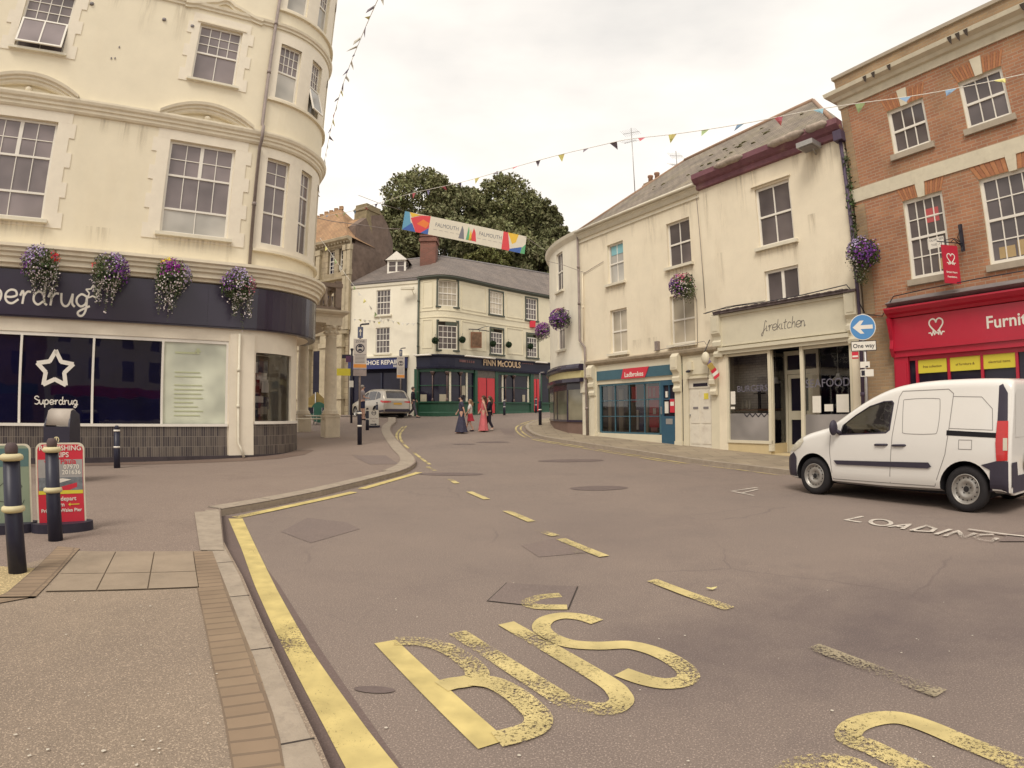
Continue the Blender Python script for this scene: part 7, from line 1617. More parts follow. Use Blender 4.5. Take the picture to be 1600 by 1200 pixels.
# silver people carrier by the repair shop
rp0 = G(621, 654); az = math.radians(-40); hd = Vector((math.sin(az), math.cos(az))); ax_ = Vector(rp0[:2])+hd*.95
CAR = thing('car', 'silver family car stopped in front of the shoe repair shop', 'car', (ax_.x, ax_.y, (zg(ax_.y)+zg(rp0.y))/2), math.atan2(hd.y, hd.x))
M['silver'] = mat('warm_silver_car_paint', (.46, .415, .35), .28, .03, 2, metal=.35, coat=.6)
SS = [(-.98, .98, .72, .42), (-.95, 1.06, .80, .34), (-.90, 1.12, .86, .30), (-.78, 1.30, .89, .27), (-.62, 1.50, .90, .25), (-.45, 1.60, .91, .24), (-.1, 1.66, .915, .23), (.5, 1.69, .92, .22), (1.1, 1.67, .92, .22), (1.5, 1.58, .92, .22), (1.9, 1.39, .92, .22), (2.3, 1.17, .92, .22), (2.6, 1.05, .915, .22), (3.0, .97, .90, .22), (3.3, .87, .86, .22), (3.5, .74, .78, .24), (3.6, .56, .66, .28)]
cb, ct_ = cutbody(loft_body(SS, belt=.95, tum=.24), [M['silver'], M['arch']], [(x, .33, .39, s*.52, s*1.3) for x in (0, 2.79) for s in (-1, 1)], [], 'body', CAR)
for s in (1, -1):
    for nm_, P in (('side_window', [(1.92, 1.00), (1.10, 1.02), (1.10, 1.50), (1.38, 1.48), (1.66, 1.32)]), ('side_window', [(1.04, 1.02), (.12, 1.04), (.12, 1.52), (.6, 1.545), (1.04, 1.52)]), ('side_window', [(.05, 1.05), (-.50, 1.14), (-.42, 1.36), (-.15, 1.49), (.05, 1.51)])):
        project(ct_, P, 'y', s, .004, M['car_glass_dk'] if nm_ != 'x' else None, CAR, nm_, .1)
    project(ct_, [(-.60, 1.02), (-.92, .96), (-.94, .88), (-.80, .86), (-.58, .92)], 'y', s, .008, M['lamp_red'], CAR, 'tail_lamp', .04)
    project(ct_, [(s*.88, .98), (s*.88, .86), (s*.70, .86), (s*.42, .90), (s*.42, .94), (s*.70, .97)], 'x', -1, .008, M['lamp_red'], CAR, 'tail_lamp', .05)
    project(ct_, [(3.0, .90), (3.4, .76), (3.42, .68), (3.1, .76)], 'y', s, .008, M['lamp_clear'], CAR, 'headlamp', .05)
    for x in (0, 2.79): wheel(x, s, .90, .33, CAR, M['rim_steel'], 'alloy')
    q = MB(); q.ball((1.95, s*1.0, 1.05), .09, 10, 0, .7, 1, .8); q.build('mirror', M['silver'], CAR)
project(ct_, [(-.66, 1.12), (.66, 1.12), (.58, 1.50), (.50, 1.54), (-.50, 1.54), (-.58, 1.50)], 'x', -1, .006, M['car_glass_dk'], CAR, 'rear_window', .08)
q = MB(); project(ct_, [(-.86, .28), (.86, .28), (.88, .46), (.7, .52), (-.7, .52), (-.88, .46)], 'x', -1, .010, None, None, '', .08, q=q)
for s in (1, -1): project(ct_, [(-.92, .28), (-.42, .28), (-.40, .44), (-.92, .46)], 'y', s, .008, None, None, '', .08, q=q)
q.build('rear_bumper_trim', M['van_grey'], CAR)
q = MB(); q.box(-1.0, -.985, -.26, .26, .76, .87); npl = q.build('number_plate', M['plate_y'], CAR)
q = MB(); project(ct_, [(-.40, .885), (.40, .885), (.40, .915), (-.40, .915)], 'x', -1, .012, None, None, '', .1, q=q); q.build('chrome_strip', M['steel'], CAR)
project(ct_, [(2.2, -.7), (2.28, 0), (2.2, .7), (1.52, .55), (1.48, 0), (1.52, -.55)], 'z', 1, .004, M['car_glass_dk'], CAR, 'windscreen', .1)
# ================================================================= PEOPLE
def skin(chain, radii, edges, root=0, sub=2):
    me = bpy.data.meshes.new('s'); bm = bmesh.new(); ly = bm.verts.layers.skin.verify(); V = [bm.verts.new(p) for p in chain]
    for v, r in zip(V, radii): v[ly].radius = (r, r) if not isinstance(r, tuple) else r
    V[root][ly].use_root = True
    for a, b in edges: bm.edges.new((V[a], V[b]))
    bm.to_mesh(me); bm.free(); o = bpy.data.objects.new('s', me); COL.objects.link(o)
    m = o.modifiers.new('k', 'SKIN'); m.use_smooth_shade = True; m2 = o.modifiers.new('d', 'SUBSURF'); m2.levels = m2.render_levels = sub
    dg = bpy.context.evaluated_depsgraph_get(); r = bpy.data.meshes.new_from_object(o.evaluated_get(dg)); bpy.data.objects.remove(o); bpy.data.meshes.remove(me); return r
def mobj(name, me, mt, parent):
    me.materials.clear(); me.materials.append(mt); o = bpy.data.objects.new(name, me); COL.objects.link(o); o.parent = parent; me.name = name; return o
def person(label, p, face_az, ht, pose, hair, clothes, skinc='skin'):
    """local: +y forward. pose: knee/ankle and elbow/wrist offsets"""
    a = math.radians(face_az); t = thing('person', label, 'person', p, -a); k = ht/1.75
    ll, rl, la, ra = pose['ll'], pose['rl'], pose['la'], pose['ra']
    J = {'pel': (0, 0, .95), 'bel': (0, .0, 1.10), 'che': (0, .0, 1.30), 'nb': (0, -.01, 1.45), 'nk': (0, .0, 1.53), 'hd': (0, .02, 1.62), 'ht': (0, .015, 1.70)}
    for s, L_, A_ in ((1, rl, ra), (-1, ll, la)):
        n = 'r' if s > 0 else 'l'
        J['hp'+n] = (s*.09, 0, .90); J['kn'+n] = (s*.10, L_[0], .49+L_[1]); J['an'+n] = (s*.10, L_[2], .09+L_[3]); J['to'+n] = (s*.12, L_[2]+.17, .035+L_[3]*.6)
        J['sh'+n] = (s*.175, -.01, 1.41); J['el'+n] = (s*(.22+A_[4]), A_[0], 1.41-.28+A_[1]); J['wr'+n] = (s*(.21+A_[4]), A_[2], 1.41-.52+A_[3])
        w_ = Vector(J['wr'+n]); e_ = Vector(J['el'+n]); d = (w_-e_).normalized(); J['ha'+n] = tuple(w_+d*.07)
        for i in range(4): J['f%d' % i+n] = tuple(w_+d*(.155-.012*abs(i-1))+Vector((0, (i-1.5)*.019, 0))+Vector((-s*.012, .0, 0)))
        J['th'+n] = tuple(w_+d*.075+Vector((-s*.008, .045, 0)))
    names = list(J); ix = {n: i for i, n in enumerate(names)}
    R = {'pel': .12, 'bel': .105, 'che': .125, 'nb': .07, 'nk': .05, 'hd': .085, 'ht': .075, 'hp': .085, 'kn': .055, 'an': .038, 'to': .032, 'sh': .055, 'el': .038, 'wr': .026, 'ha': .032, 'th': .009, 'f0': .008, 'f1': .009, 'f2': .009, 'f3': .008}
    E = [('pel', 'bel'), ('bel', 'che'), ('che', 'nb'), ('nb', 'nk'), ('nk', 'hd'), ('hd', 'ht')]
    for n in 'rl': E += [('pel', 'hp'+n), ('hp'+n, 'kn'+n), ('kn'+n, 'an'+n), ('an'+n, 'to'+n), ('nb', 'sh'+n), ('sh'+n, 'el'+n), ('el'+n, 'wr'+n), ('wr'+n, 'ha'+n), ('ha'+n, 'th'+n)]+[('ha'+n, 'f%d' % i+n) for i in range(4)]
    rad = lambda n: R.get(n, R.get(n[:2], .05))*k
    V = [tuple(Vector(J[n])*k) for n in names]
    b = mobj('body', skin(V, [rad(n) for n in names], [(ix[x], ix[y]) for x, y in E], ix['pel']), M[skinc], t)
    q = MB(); hz_ = 1.655*k      # face
    for s in (-1, 1): q.ball((s*.032*k, .098*k, hz_), .009*k, 6, 0)
    q.poly([(-.022*k, .105*k, 1.60*k), (.022*k, .105*k, 1.60*k), (.018*k, .106*k, 1.607*k), (-.018*k, .106*k, 1.607*k)][::-1], 0); q.build('face_features', M['black'], t)
    q = MB(); q.ball((0, .112*k, 1.632*k), .016*k, 6, 0, .8, 1, 1.3)
    for s in (-1, 1): q.ball((s*.085*k, .01*k, 1.64*k), .022*k, 6, 0, .5, .8, 1.3)
    q.build('nose_and_ears', M[skinc], t)
    q = MB(); hc, ln, kind = hair
    q.ball((0, -.012*k, 1.675*k), .105*k, 12, 0, .98, 1.02, 1.05 if kind != 'short' else .95)
    if kind == 'long': q.tube([(0, -.06*k, 1.68*k), (0, -.11*k, 1.58*k), (0, -.12*k, 1.45*k), (0, -.11*k, (1.62-ln)*k)], [.09*k, .085*k, .08*k, .03*k], 10)
    if kind == 'bun': q.ball((0, -.10*k, 1.76*k), .055*k, 8, 0)
    hm = mat('hair_'+label[:6], hc, .7, .3, 30); hq = q.build('hair', hm, t)
    for v in hq.data.vertices:      # keep the face clear
        if v.co.y > .055*k and v.co.z < 1.70*k: v.co.y = .03*k
    for c in clothes:
        kind, mt = c[0], c[1]
        if kind in ('top', 'tee'):
            ns = ['pel', 'bel', 'che', 'nb', 'shr', 'shl', 'elr', 'ell']+(['wrr', 'wrl'] if kind == 'top' else [])
            P = {n: Vector(J[n]) for n in ns}
            if kind == 'tee':
                for s in 'rl': P['el'+s] = Vector(J['sh'+s]).lerp(Vector(J['el'+s]), .75)
            rr2 = {'pel': .15, 'bel': .135, 'che': .15, 'nb': .085, 'sh': .075, 'el': .058, 'wr': .04}
            e2 = [('pel', 'bel'), ('bel', 'che'), ('che', 'nb'), ('nb', 'shr'), ('nb', 'shl'), ('shr', 'elr'), ('shl', 'ell')]+([('elr', 'wrr'), ('ell', 'wrl')] if kind == 'top' else [])
            i2 = {n: i for i, n in enumerate(ns)}; mobj('top' if kind == 'top' else 't_shirt', skin([tuple(P[n]*k) for n in ns], [rr2.get(n, rr2.get(n[:2]))*k for n in ns], [(i2[x], i2[y]) for x, y in e2], 0), mt, t)
        elif kind in ('trousers', 'shorts'):
            f = .97 if kind == 'trousers' else .5
            P = [Vector((0, 0, 1.0)), Vector(J['hpr']), Vector(J['hpl'])]+[Vector(J['kn'+s]) if kind == 'trousers' else Vector(J['hp'+s]).lerp(Vector(J['kn'+s]), .85) for s in 'rl']; r2 = [.135, .105, .105, .08, .08]; e2 = [(0, 1), (0, 2), (1, 3), (2, 4)]
            if kind == 'trousers': P += [Vector(J['kn'+s]).lerp(Vector(J['an'+s]), .93) for s in 'rl']; r2 += [.062, .062]; e2 += [(3, 5), (4, 6)]
            mobj(kind, skin([tuple(p*k) for p in P], [x*k for x in r2], e2, 0), mt, t)
        elif kind in ('dress', 'skirt'):
            z1, z0, wd, sway = c[2]; q = MB(); n = 28; rg = []
            for i in range(12):
                u = i/11; z = z1+(z0-z1)*u; r = (.135+.02*math.sin(min(1, u*2)*PI)) + (wd-.15)*u**1.1
                if kind == 'dress': r = [.13, .15, .145, .125, .15, .17][i] if i < 6 else .17+(wd-.17)*((i-5)/6)
                rg.append(q.P([((r*(1+.09*u*math.sin(a_*7+1.3*i*.3)))*math.cos(a_)*k*.95, (r*(1+.09*u*math.sin(a_*7+1.3*i*.3)))*math.sin(a_)*k*.80+sway*u*k, z*k) for a_ in [2*PI*j/n for j in range(n)]]))
            for a_, b_ in zip(rg, rg[1:]):
                for j in range(n): q.face((a_+j, b_+j, b_+(j+1) % n, a_+(j+1) % n), 0, True)
            q.face([rg[0]+j for j in range(n)], 0); q.build(kind, mt, t)
            if kind == 'dress':
                q = MB()
                for s in (-1, 1): q.tube([(s*.08*k, .09*k, (z1-.03)*k), (s*.10*k, 0, (z1+.07)*k), (s*.07*k, -.09*k, (z1-.03)*k)], .028*k, 6)
                q.build('shoulder_straps', mt, t)
        elif kind == 'shoes':
            q = MB()
            for s in 'rl':
                A_, T_ = Vector(J['an'+s])*k, Vector(J['to'+s])*k; q.ball(A_.lerp(T_, .5)-Vector((0, 0, .035*k)), .06*k, 8, 0, .85, 2.1, .75)
            q.build('shoes', mt, t)
        elif kind == 'bag':
            q = MB(); q.ball(tuple(Vector(c[2])*k), .15*k, 10, 0, .55, .9, 1.15); q.tube([tuple(Vector(c[2])*k+Vector((0, .05, .1))), (0.05*k, 0, 1.42*k), tuple(Vector(c[2])*k+Vector((0, -.05, .1)))], .012, 5); q.build('bag', mt, t)
    return t
W_ = dict(ll=(.10, .02, .22, .02), rl=(.02, 0, -.20, .06), la=(-.10, 0, -.16, .02, .0), ra=(.08, .02, .18, .08, .0))
W2_ = dict(ll=(.0, 0, -.18, .05), rl=(.12, .02, .24, .01), la=(.08, .0, .20, .1, .02), ra=(-.08, .0, -.12, .02, .02))
DR_ = dict(ll=(.03, .01, .07, .01), rl=(.0, 0, -.08, .02), la=(-.10, 0, -.16, .02, .02), ra=(.08, .02, .18, .10, .02))
S_ = dict(ll=(.0, 0, .0, .0), rl=(.04, 0, .05, .0), la=(.0, 0, .05, .02, .02), ra=(.02, .0, .18, .22, .0))
navyd = mat('navy_dress_fabric', (.045, .042, .075), .85, .3, 30, c2=(.3, .3, .35), c2amt=.6, c2sc=40)
coral = mat('coral_dress_fabric', (.62, .16, .17), .85, .12, 4); blackc = mat('black_fabric', (.02, .017, .03), .9, .2, 8)
gp1 = G(721, 677); person('person in a long dark spotted dress with black hair crossing the road', gp1, 262, 1.60, DR_, ((.02, .015, .02), .1, 'bun'), [('tee', navyd), ('dress', navyd, (1.40, .06, .37, .0)), ('shoes', M['skin'])])
gp1 = G(734.5, 674.5); person('person in a white top and red skirt walking beside the dark dress', gp1, 268, 1.42, W2_, ((.30, .19, .11), .25, 'long'), [('tee', mat('white_cotton', (.66, .62, .58), .8, .1, 6)), ('skirt', mat('red_skirt', (.42, .03, .05), .8, .15, 6), (1.0, .58, .26, -.05)), ('shoes', blackc)])
gp1 = G(755.5, 674.5); person('person in a long coral pink dress crossing the road', gp1, 265, 1.58, DR_, ((.09, .05, .03), .3, 'long'), [('dress', coral, (1.42, .06, .31, .0)), ('shoes', M['skin'])])
gp1 = G(765, 673.5); person('person in black with long brown hair behind the coral dress', gp1, 268, 1.55, W2_, ((.12, .07, .045), .35, 'long'), [('top', blackc), ('trousers', blackc), ('shoes', mat('pale_shoes', (.4, .35, .3), .8))])
gp1 = G(566.5, 656.5, PV); person('person in a grey T-shirt and navy shorts standing beside the zone sign', gp1, 60, 1.84, S_, ((.30, .26, .23), .0, 'short'), [('tee', mat('grey_tee', (.27, .23, .23), .85, .1, 6)), ('shorts', mat('navy_shorts', (.03, .035, .08), .85, .1, 6)), ('shoes', blackc)])
gp1 = G(645.5, 652.5); person('person in a dark top and jeans walking past the rear of the silver car', gp1, 85, 1.76, dict(ll=(.0, 0, -.28, .10), rl=(.10, .02, .22, .0), la=(.05, .02, .15, .12, .02), ra=(-.05, 0, -.05, .02, .02)), ((.10, .07, .06), .0, 'short'), [('top', blackc), ('trousers', mat('grey_jeans', (.09, .08, .10), .85, .15, 6)), ('shoes', blackc)])
# ================================================================= STREET FURNITURE
M['bol_cream'] = mat('cream_band_paint', (.62, .55, .33), .6, .12, 8)
M['bol_navy'] = mat('navy_black_bollard_paint', (.018, .018, .036), .42, .15, 6)
def bollard(label, p, h=1.05, group='black bollards on the pavements', full=True, lean=0.):
    t = thing('bollard', label, 'bollard', p, group=group); k = h/1.05
    q = MB(); q.lathe(0, 0, [(.078, -.05), (.076, .3), (.070, .93*k)], 20); q.build('post', M['bol_navy'], t)
    q = MB(); z = .93*k; q.lathe(0, 0, [(.05, z+.03), (.055, z+.05), (.055, z+.08), (.048, z+.10), (.035, z+.118), (.0, z+.122)], 16); q.build('cap', M['bol_navy'] if not full else mat('worn_bollard_cap', (.10, .07, .07), .8, .3, 12), t)
    for zz in (.93*k, .52*k):
        q = MB(); q.lathe(0, 0, [(.074, zz-.028), (.095, zz-.018), (.10, zz), (.095, zz+.018), (.072, zz+.03)], 20) if full else q.lathe(0, 0, [(.072, zz-.02), (.079, zz-.02), (.079, zz+.02), (.072, zz+.02)], 16); q.build('band', M['bol_cream'] if full else M['white'], t)
    t.rotation_euler = (0, lean, 0); return t
bollard('nearest black bollard with cream bands in front of the blue green board', G(28, 895, PV), 1.08, lean=-.012)
bollard('black bollard with cream bands in front of the red fishing board', G(87, 844, PV), 1.06, lean=-.01)
b3 = bollard('slim black bollard with white rings by the tiled shop wall', G(183, 731, PV), .98, full=False)
for (px, py), lb, s in (((574, 672), 'slim black bollard just left of the white pavement board', 1.0), ((589, 654), 'slim black bollard in front of the rear wheel of the silver car', .9), ((788, 647.5), 'slim black bollard outside the pub to the right of the wide red door', .92), ((837.5, 644), 'slim black bollard in front of the narrow red pub door', .95)):
    g_ = G(px, py, PV); dup(b3, g_, label=lb, scale=s)
# litter bin
g_ = G(98, 752, PV); t = thing('litter_bin', 'tall dark litter bin with a pale hood standing against the tiled wall', 'bin', g_, FL.rz-.35)
q = MB(); q.box(-.27, .27, -.24, .24, -.02, 1.0); q.prism([(-.27, -.24, 1.0), (.27, -.24, 1.0), (.27, .24, 1.0), (-.27, .24, 1.0)], (0, 0, .04)); 
for s in (-1, 1): q.prism([(s*.27, -.24, 1.04), (s*.27, .24, 1.04), (s*.27, .20, 1.28), (s*.24, .0, 1.36), (s*.24, -.10, 1.34), (s*.26, -.22, 1.1)], (-s*.03, 0, 0))
q.build('bin_body', M['plastic'], t)
q = MB(); q.sweep([(-.235, 0), (.235, 0)], [(.20, 1.06), (.22, 1.07), (.12, 1.34), (.0, 1.38), (-.18, 1.30), (-.18, 1.26), (0, 1.34), (.10, 1.30)], 0, True); q.build('hood', mat('pale_grey_hood', (.42, .37, .32), .6, .1, 4), t)
q = MB(); ribbon(q, [(.05*math.cos(a), .80+.05*math.sin(a)) for a in [k*PI/6-.9 for k in range(10)]], .018, -.242); q.box(-.012, .012, -.244, -.241, .77, .84); q.build('badge', M['bol_cream'], t)
# pavement boards
def aboard(name, label, p, rz, w_, h, face, basec=True):
    t = thing(name, label, 'pavement sign', p, rz)
    if basec: q = MB(); q.prism([(w_*.64*math.cos(2*PI*k/28), .18*math.sin(2*PI*k/28), 0) for k in range(28)], (0, 0, .10)); q.build('rubber_base', M['plastic'], t)
    z0 = .08; r = .07; P = [(-w_/2, z0), (w_/2, z0)]+[(w_/2-r+r*math.cos(a), h-r+r*math.sin(a)) for a in [k*PI/12 for k in range(7)]]+[(-w_/2+r-r*math.sin(a), h-r+r*math.cos(a)) for a in [k*PI/12 for k in range(7)]]
    q = MB(); q.prism([(x, -.012, z) for x, z in P], (0, .024, 0)); fr_ = q.build('frame', M['offwhite'], t)
    c = Vector((0, (z0+h)/2)); q = MB(); q.poly([(x*.93, -.0145, c.y+(z-c.y)*.96) for x, z in P], 0); pn = q.build('poster', face, fr_); return t, pn
g_ = G(98, 829, PV); rz = math.atan2(-g_.x, g_.y)*1.0
t, pn = aboard('fishing_board', 'red and white fishing trips board on a black rubber base', g_, rz-.0, .54, .985, M['red'])
q = MB(); q.box(-.245, .245, -.0158, -.0150, .43, .80, 0); q.box(-.245, .245, -.0166, -.0159, .43, .60, 1); q.prism([(-.10, -.0172, .47), (.18, -.0172, .54), (.18, -.0172, .49), (.05, -.0172, .44)], (0, .0004, 0), 2); q.box(-.245, .245, -.0173, -.0167, .415, .455, 4); q.prism([(-.05, -.0176, .53), (.12, -.0176, .575), (.02, -.0176, .59), (-.12, -.0176, .575)], (0, .0004, 0), 3)
q.build('photo_area', [mat('poster_sky', (.38, .37, .36), .5, .1, 8), mat('poster_harbour', (.2, .22, .24), .5, .5, 14), M['red'], M['white'], M['sign_yellow']], pn)
for tx, sz, x, z, mt, al in (('REEF FISHING', .078, 0, .925, 'white', 'CENTER'), ('TRIPS', .078, 0, .85, 'white', 'CENTER'), ('with Paula', .085, .0, .775, 'red', 'CENTER'), ('07970', .070, .12, .715, 'white', 'CENTER'), ('201636', .070, .12, .655, 'white', 'CENTER'), ('Trips depart', .066, .0, .36, 'white', 'CENTER'), ('from', .066, -.03, .295, 'white', 'CENTER'), ('Prince of Wales Pier', .054, .0, .23, 'white', 'CENTER')):
    text(tx, sz, M[mt], pn, at(x, -.018, z), ext=.0005, align=al, bold=.0012)
q = MB(); q.box(.10, .20, -.0185, -.0178, .29, .30); q.poly([(.10, -.0185, .275), (.10, -.0185, .315), (.075, -.0185, .295)][::-1]); q.build('arrow', M['sign_yellow'], pn)
g_ = G(12, 831, PV); t, pn = aboard('information_board', 'teal and pale green board on a black base at the left edge', g_, math.atan2(-g_.x, g_.y)*.9, .56, .97, mat('pale_green_poster', (.27, .33, .24), .55, .1, 5))
q = MB(); q.box(-.255, .255, -.0158, -.0150, .72, .92, 0); q.build('teal_header', mat('teal_header', (.11, .20, .20), .5), pn)
text('Ferry Times', .075, mat('pale_lettering', (.5, .55, .48), .6, 0), pn, at(.02, -.017, .82), ext=.0005)
q = MB(); ribbon(q, [(-.2, .3), (-.1, .35), (.0, .33), (.1, .42), (.18, .5), (.12, .58), (.0, .56), (-.1, .48), (-.18, .55)], .006, -.0165); ribbon(q, [(.05, .2), (.15, .25), (.2, .35)], .006, -.0165); q.build('map_lines', M['black'], pn)
g_ = G(584, 668, PV); t, pn = aboard('white_board', 'small white pavement board with a black right arrow at the bottom', g_, math.atan2(-g_.x, g_.y)+.2, .48, .82, M['white'])
q = MB(); ribbon(q, [(.10*math.cos(a), .68+.10*math.sin(a)) for a in [k*PI/8 for k in range(16)]], .025, -.017, 0, True); q.box(-.08, .08, -.017, -.0165, .66, .70); q.box(-.17, .05, -.017, -.0165, .13, .17); q.poly([(.05, -.017, .10), (.16, -.017, .15), (.05, -.017, .20)]); q.build('printed_marks', M['black'], pn)
for tx, z in (('CAFE', .53), ('Fish & Chips', .42), ('Open', .30)): 
    if tx != 'CAFE': text(tx, .075, mat('grey_print', (.25, .15, .14), .6, 0), pn, at(0, -.017, z), ext=.0005)
# zone signs
def zonesign(label, p, rz, h, w_, zs, full):
    t = thing('zone_sign', label, 'road sign', p, rz, 'restricted zone signs'); q = MB(); q.tube([(0, .05, 1.0), (0, .05, h)], .038, 10); q.build('pole', M['pipe'], t)
    q = MB(); q.lathe(0, .05, [(.075, -.05), (.075, 1.02), (.06, 1.1), (.04, 1.12)], 14); q.build('pole_base', M['bol_navy'], t)
    q = MB()
    for zz in (.62, 1.04): q.lathe(0, .05, [(.07, zz-.03), (.08, zz-.03), (.08, zz+.03), (.07, zz+.03)], 14)
    q.build('band', M['white'], t)
    z1, z0 = zs; q = MB(); q.box(-w_/2, w_/2, -.02, .0, z0, z1, 0); pl_ = q.build('zone_plate', [mat('grey_white_sign', (.50, .45, .40), .5, .05) if 'grey_white_sign' not in bpy.data.materials else bpy.data.materials['grey_white_sign']], t)
    hh = z1-z0; q = MB(); q.box(-w_/2+.01, w_/2-.01, -.024, -.0202, z0+.03*hh, z0+.15*hh); q.build('orange_strip', mat('orange_strip', (.62, .25, .05), .5), pl_)
    q = MB(); zc_ = z1-.32*hh; R = w_*.30; ribbon(q, [(R*math.cos(a), zc_+R*math.sin(a)) for a in [k*PI/10 for k in range(20)]], .035, -.022, 0, True)
    for dz in (-.06, .06): q.box(-.07, .07, -.024, -.022, zc_+dz-.025, zc_+dz+.02); q.box(-.045, .045, -.024, -.022, zc_+dz+.02, zc_+dz+.045)
    q.box(-w_/2+.02, w_/2-.02, -.0225, -.021, z1-.53*hh, z1-.52*hh)
    for k in range(6): q.box(-w_*.36, w_*.36, -.0225, -.021, z1-(.58+.045*k)*hh, z1-(.58+.045*k)*hh+.012)
    q.build('printed_marks', M['plastic'], pl_)
    text('ZONE', .11, M['plastic'], pl_, at(0, -.022, z1-.09*hh), ext=.001)
    q = MB(); q.box(-.09, .09, -.02, .0, z1+.03, z1+.40); q.build('arrow_plate', mat('slate_blue_plate', (.10, .11, .17), .5), t)
    q = MB(); q.box(-.012, .012, -.023, -.0205, z1+.10, z1+.25); q.poly([(-.05, -.023, z1+.24), (.05, -.023, z1+.24), (0, -.023, z1+.34)]); q.build('arrow', M['offwhite'], t)
    q = MB(); q.tube([(0, .05, h), (0, .03, h+.05), (.06, -.02, h+.07), (.28, -.1, h+.08)], .03, 8); q.build('sign_lamp', M['plastic'], t)
    if full: q = MB(); q.box(-w_/2, w_/2, -.02, .0, z0-.24, z0-.02); q.build('lower_plate', M['pipe'], t)
    return t
g_ = G(562, 695, PV); D_ = math.hypot(g_.x, g_.y); zz = lambda py: H+ray(561, py)[2]/math.hypot(*ray(561, py)[:2])*D_-g_.z
zonesign('tall zone sign with an orange strip on a black based post near the columns', g_, math.atan2(-g_.x, g_.y), zz(510), .44, (zz(529.5), zz(576)), True)
r_ = ray(626, 600); k = 33.9/r_[1]; g_ = Vector((r_[0]*k, 33.9, zg(33.9)+.05)); D_ = math.hypot(g_.x, g_.y); zz = lambda py: H+ray(626, py)[2]/math.hypot(*ray(626, py)[:2])*D_-g_.z
zonesign('more distant zone sign rising behind the silver car', g_, math.atan2(-g_.x, g_.y), zz(546), .46, (zz(557), zz(591)), False)
# finger post
g_ = G(549, 661, PV); D_ = math.hypot(g_.x, g_.y); zz = lambda py: H+ray(549, py)[2]/math.hypot(*ray(549, py)[:2])*D_-g_.z
t = thing('finger_post', 'dark slim finger post with a yellow and a purple arm beside the zone sign', 'signpost', g_, math.atan2(-g_.x, g_.y))
q = MB(); q.tube([(0, 0, 0), (0, 0, zz(548))], .055, 8); q.lathe(0, 0, [(.06, zz(548)), (.09, zz(548)+.1), (.02, zz(544))], 8); q.build('post', M['plastic'], t)
q = MB(); q.box(-.75, -.06, -.02, .02, zz(587), zz(576)); q.build('finger', M['sign_yellow'], t)
q = MB(); q.box(-.30, .50, -.02, .02, zz(566), zz(556)); q.build('finger', mat('purple_finger', (.13, .05, .12), .5), t)
q = MB(); q.box(-.5, -.06, .02, .05, zz(560), zz(554)); q.build('finger', M['plastic'], t)
q = MB(); q.box(-.10, .10, -.08, -.04, zz(605), zz(595)); q.build('notice', M['white'], t)
# slim white-topped post on the right corner
g_ = G(844, 664, PV); t = thing('sign_pole', 'slim pole with a black base and a short arm on the right hand corner', 'pole', g_)
q = MB(); q.lathe(0, 0, [(.075, -.05), (.075, 1.1), (.05, 1.2)], 12); q.build('pole_base', M['bol_navy'], t)
q = MB(); q.tube([(0, 0, 1.15), (0, 0, 2.46), (.05, 0, 2.5), (.22, 0, 2.5)], .035, 8); q.build('pole', M['lead'], t)
q = MB(); q.lathe(0, 0, [(.077, .70), (.082, .70), (.082, .75), (.077, .75)], 12); q.build('band', M['white'], t)
# cafe things behind the columns
g_ = G(492, 664, PV); rr_ = math.atan2(-g_.x, g_.y)
t = thing('cafe_board', 'rounded dark green board standing between the two columns', 'pavement sign', (g_.x, g_.y+.6, g_.z), rr_)
q = MB(); q.prism([(.42*math.cos(a), 0, .62+.52*math.sin(a)) for a in [k*PI/12 for k in range(24)]], (0, .04, 0)); q.build('board', mat('cafe_green', (.04, .14, .10), .5, .15, 4), t); q = MB(); q.tube([(-.2, .02, .2), (-.3, .3, 0)], .02, 6); q.tube([(.2, .02, .2), (.3, .3, 0)], .02, 6); q.build('leg', M['black'], t)
def cchair(p, rz, lb):
    t = thing('cafe_chair', lb, 'chair', p, rz, 'cafe chairs between the columns')
    q = MB(); q.box(-.22, .22, -.22, .22, .43, .46); q.build('seat', M['plastic'], t)
    q = MB(); q.box(-.22, .22, .19, .22, .55, .86); q.build('backrest', M['plastic'], t)
    for x in (-.2, .2):
        for y in (-.2, .2): q = MB(); q.tube([(x, y, 0), (x, y, .44 if y < 0 else .86)], .015, 6); q.build('leg', M['steel'], t)
    return t
c_ = cchair((g_.x-.15, g_.y-.1, g_.z), rr_+.4, 'dark cafe chair on the left in front of the green board'); dup(c_, (g_.x+.35, g_.y+.15, g_.z), rr_-.7, 'dark cafe chair on the right in front of the green board')
t = thing('parasol', 'folded ochre cloth canopy leaning behind the green board', 'parasol', (g_.x-.75, g_.y+2.2, g_.z), rr_)
q = MB(); q.tube([(0, 0, 0), (0, 0, 1.68)], .03, 8); q.build('pole', M['steel'], t); q = MB(); q.poly([(-.9, 0, 1.0), (.9, .2, .95), (.1, 0, 1.7)]); q.poly([(-.9, 0, 1.0), (.1, 0, 1.7), (-.7, .6, 1.1)]); q.poly([(.9, .2, .95), (.5, .9, 1.0), (.1, 0, 1.7)]); q.box(-.5, .5, -.02, .0, .9, 1.02); q.build('canopy', mat('ochre_cloth', (.35, .26, .10), .8, .2, 5), t)
# pub basket near the curved house
r_ = ray(849, 517); k = 33.5/r_[1]
T_b = ((r_[0]*k, r_[1]*k, H+r_[2]*k), -.8, .9)
basket('hanging_basket', 'purple hanging basket beside the right pub window, left of the curved white house', T_b, .46, 9, [('fl_magenta', (0, -.6, .5), .9, 420), ('fl_purple', (0, -.6, 0), .9, 320)], .7, -.2, wh=20)
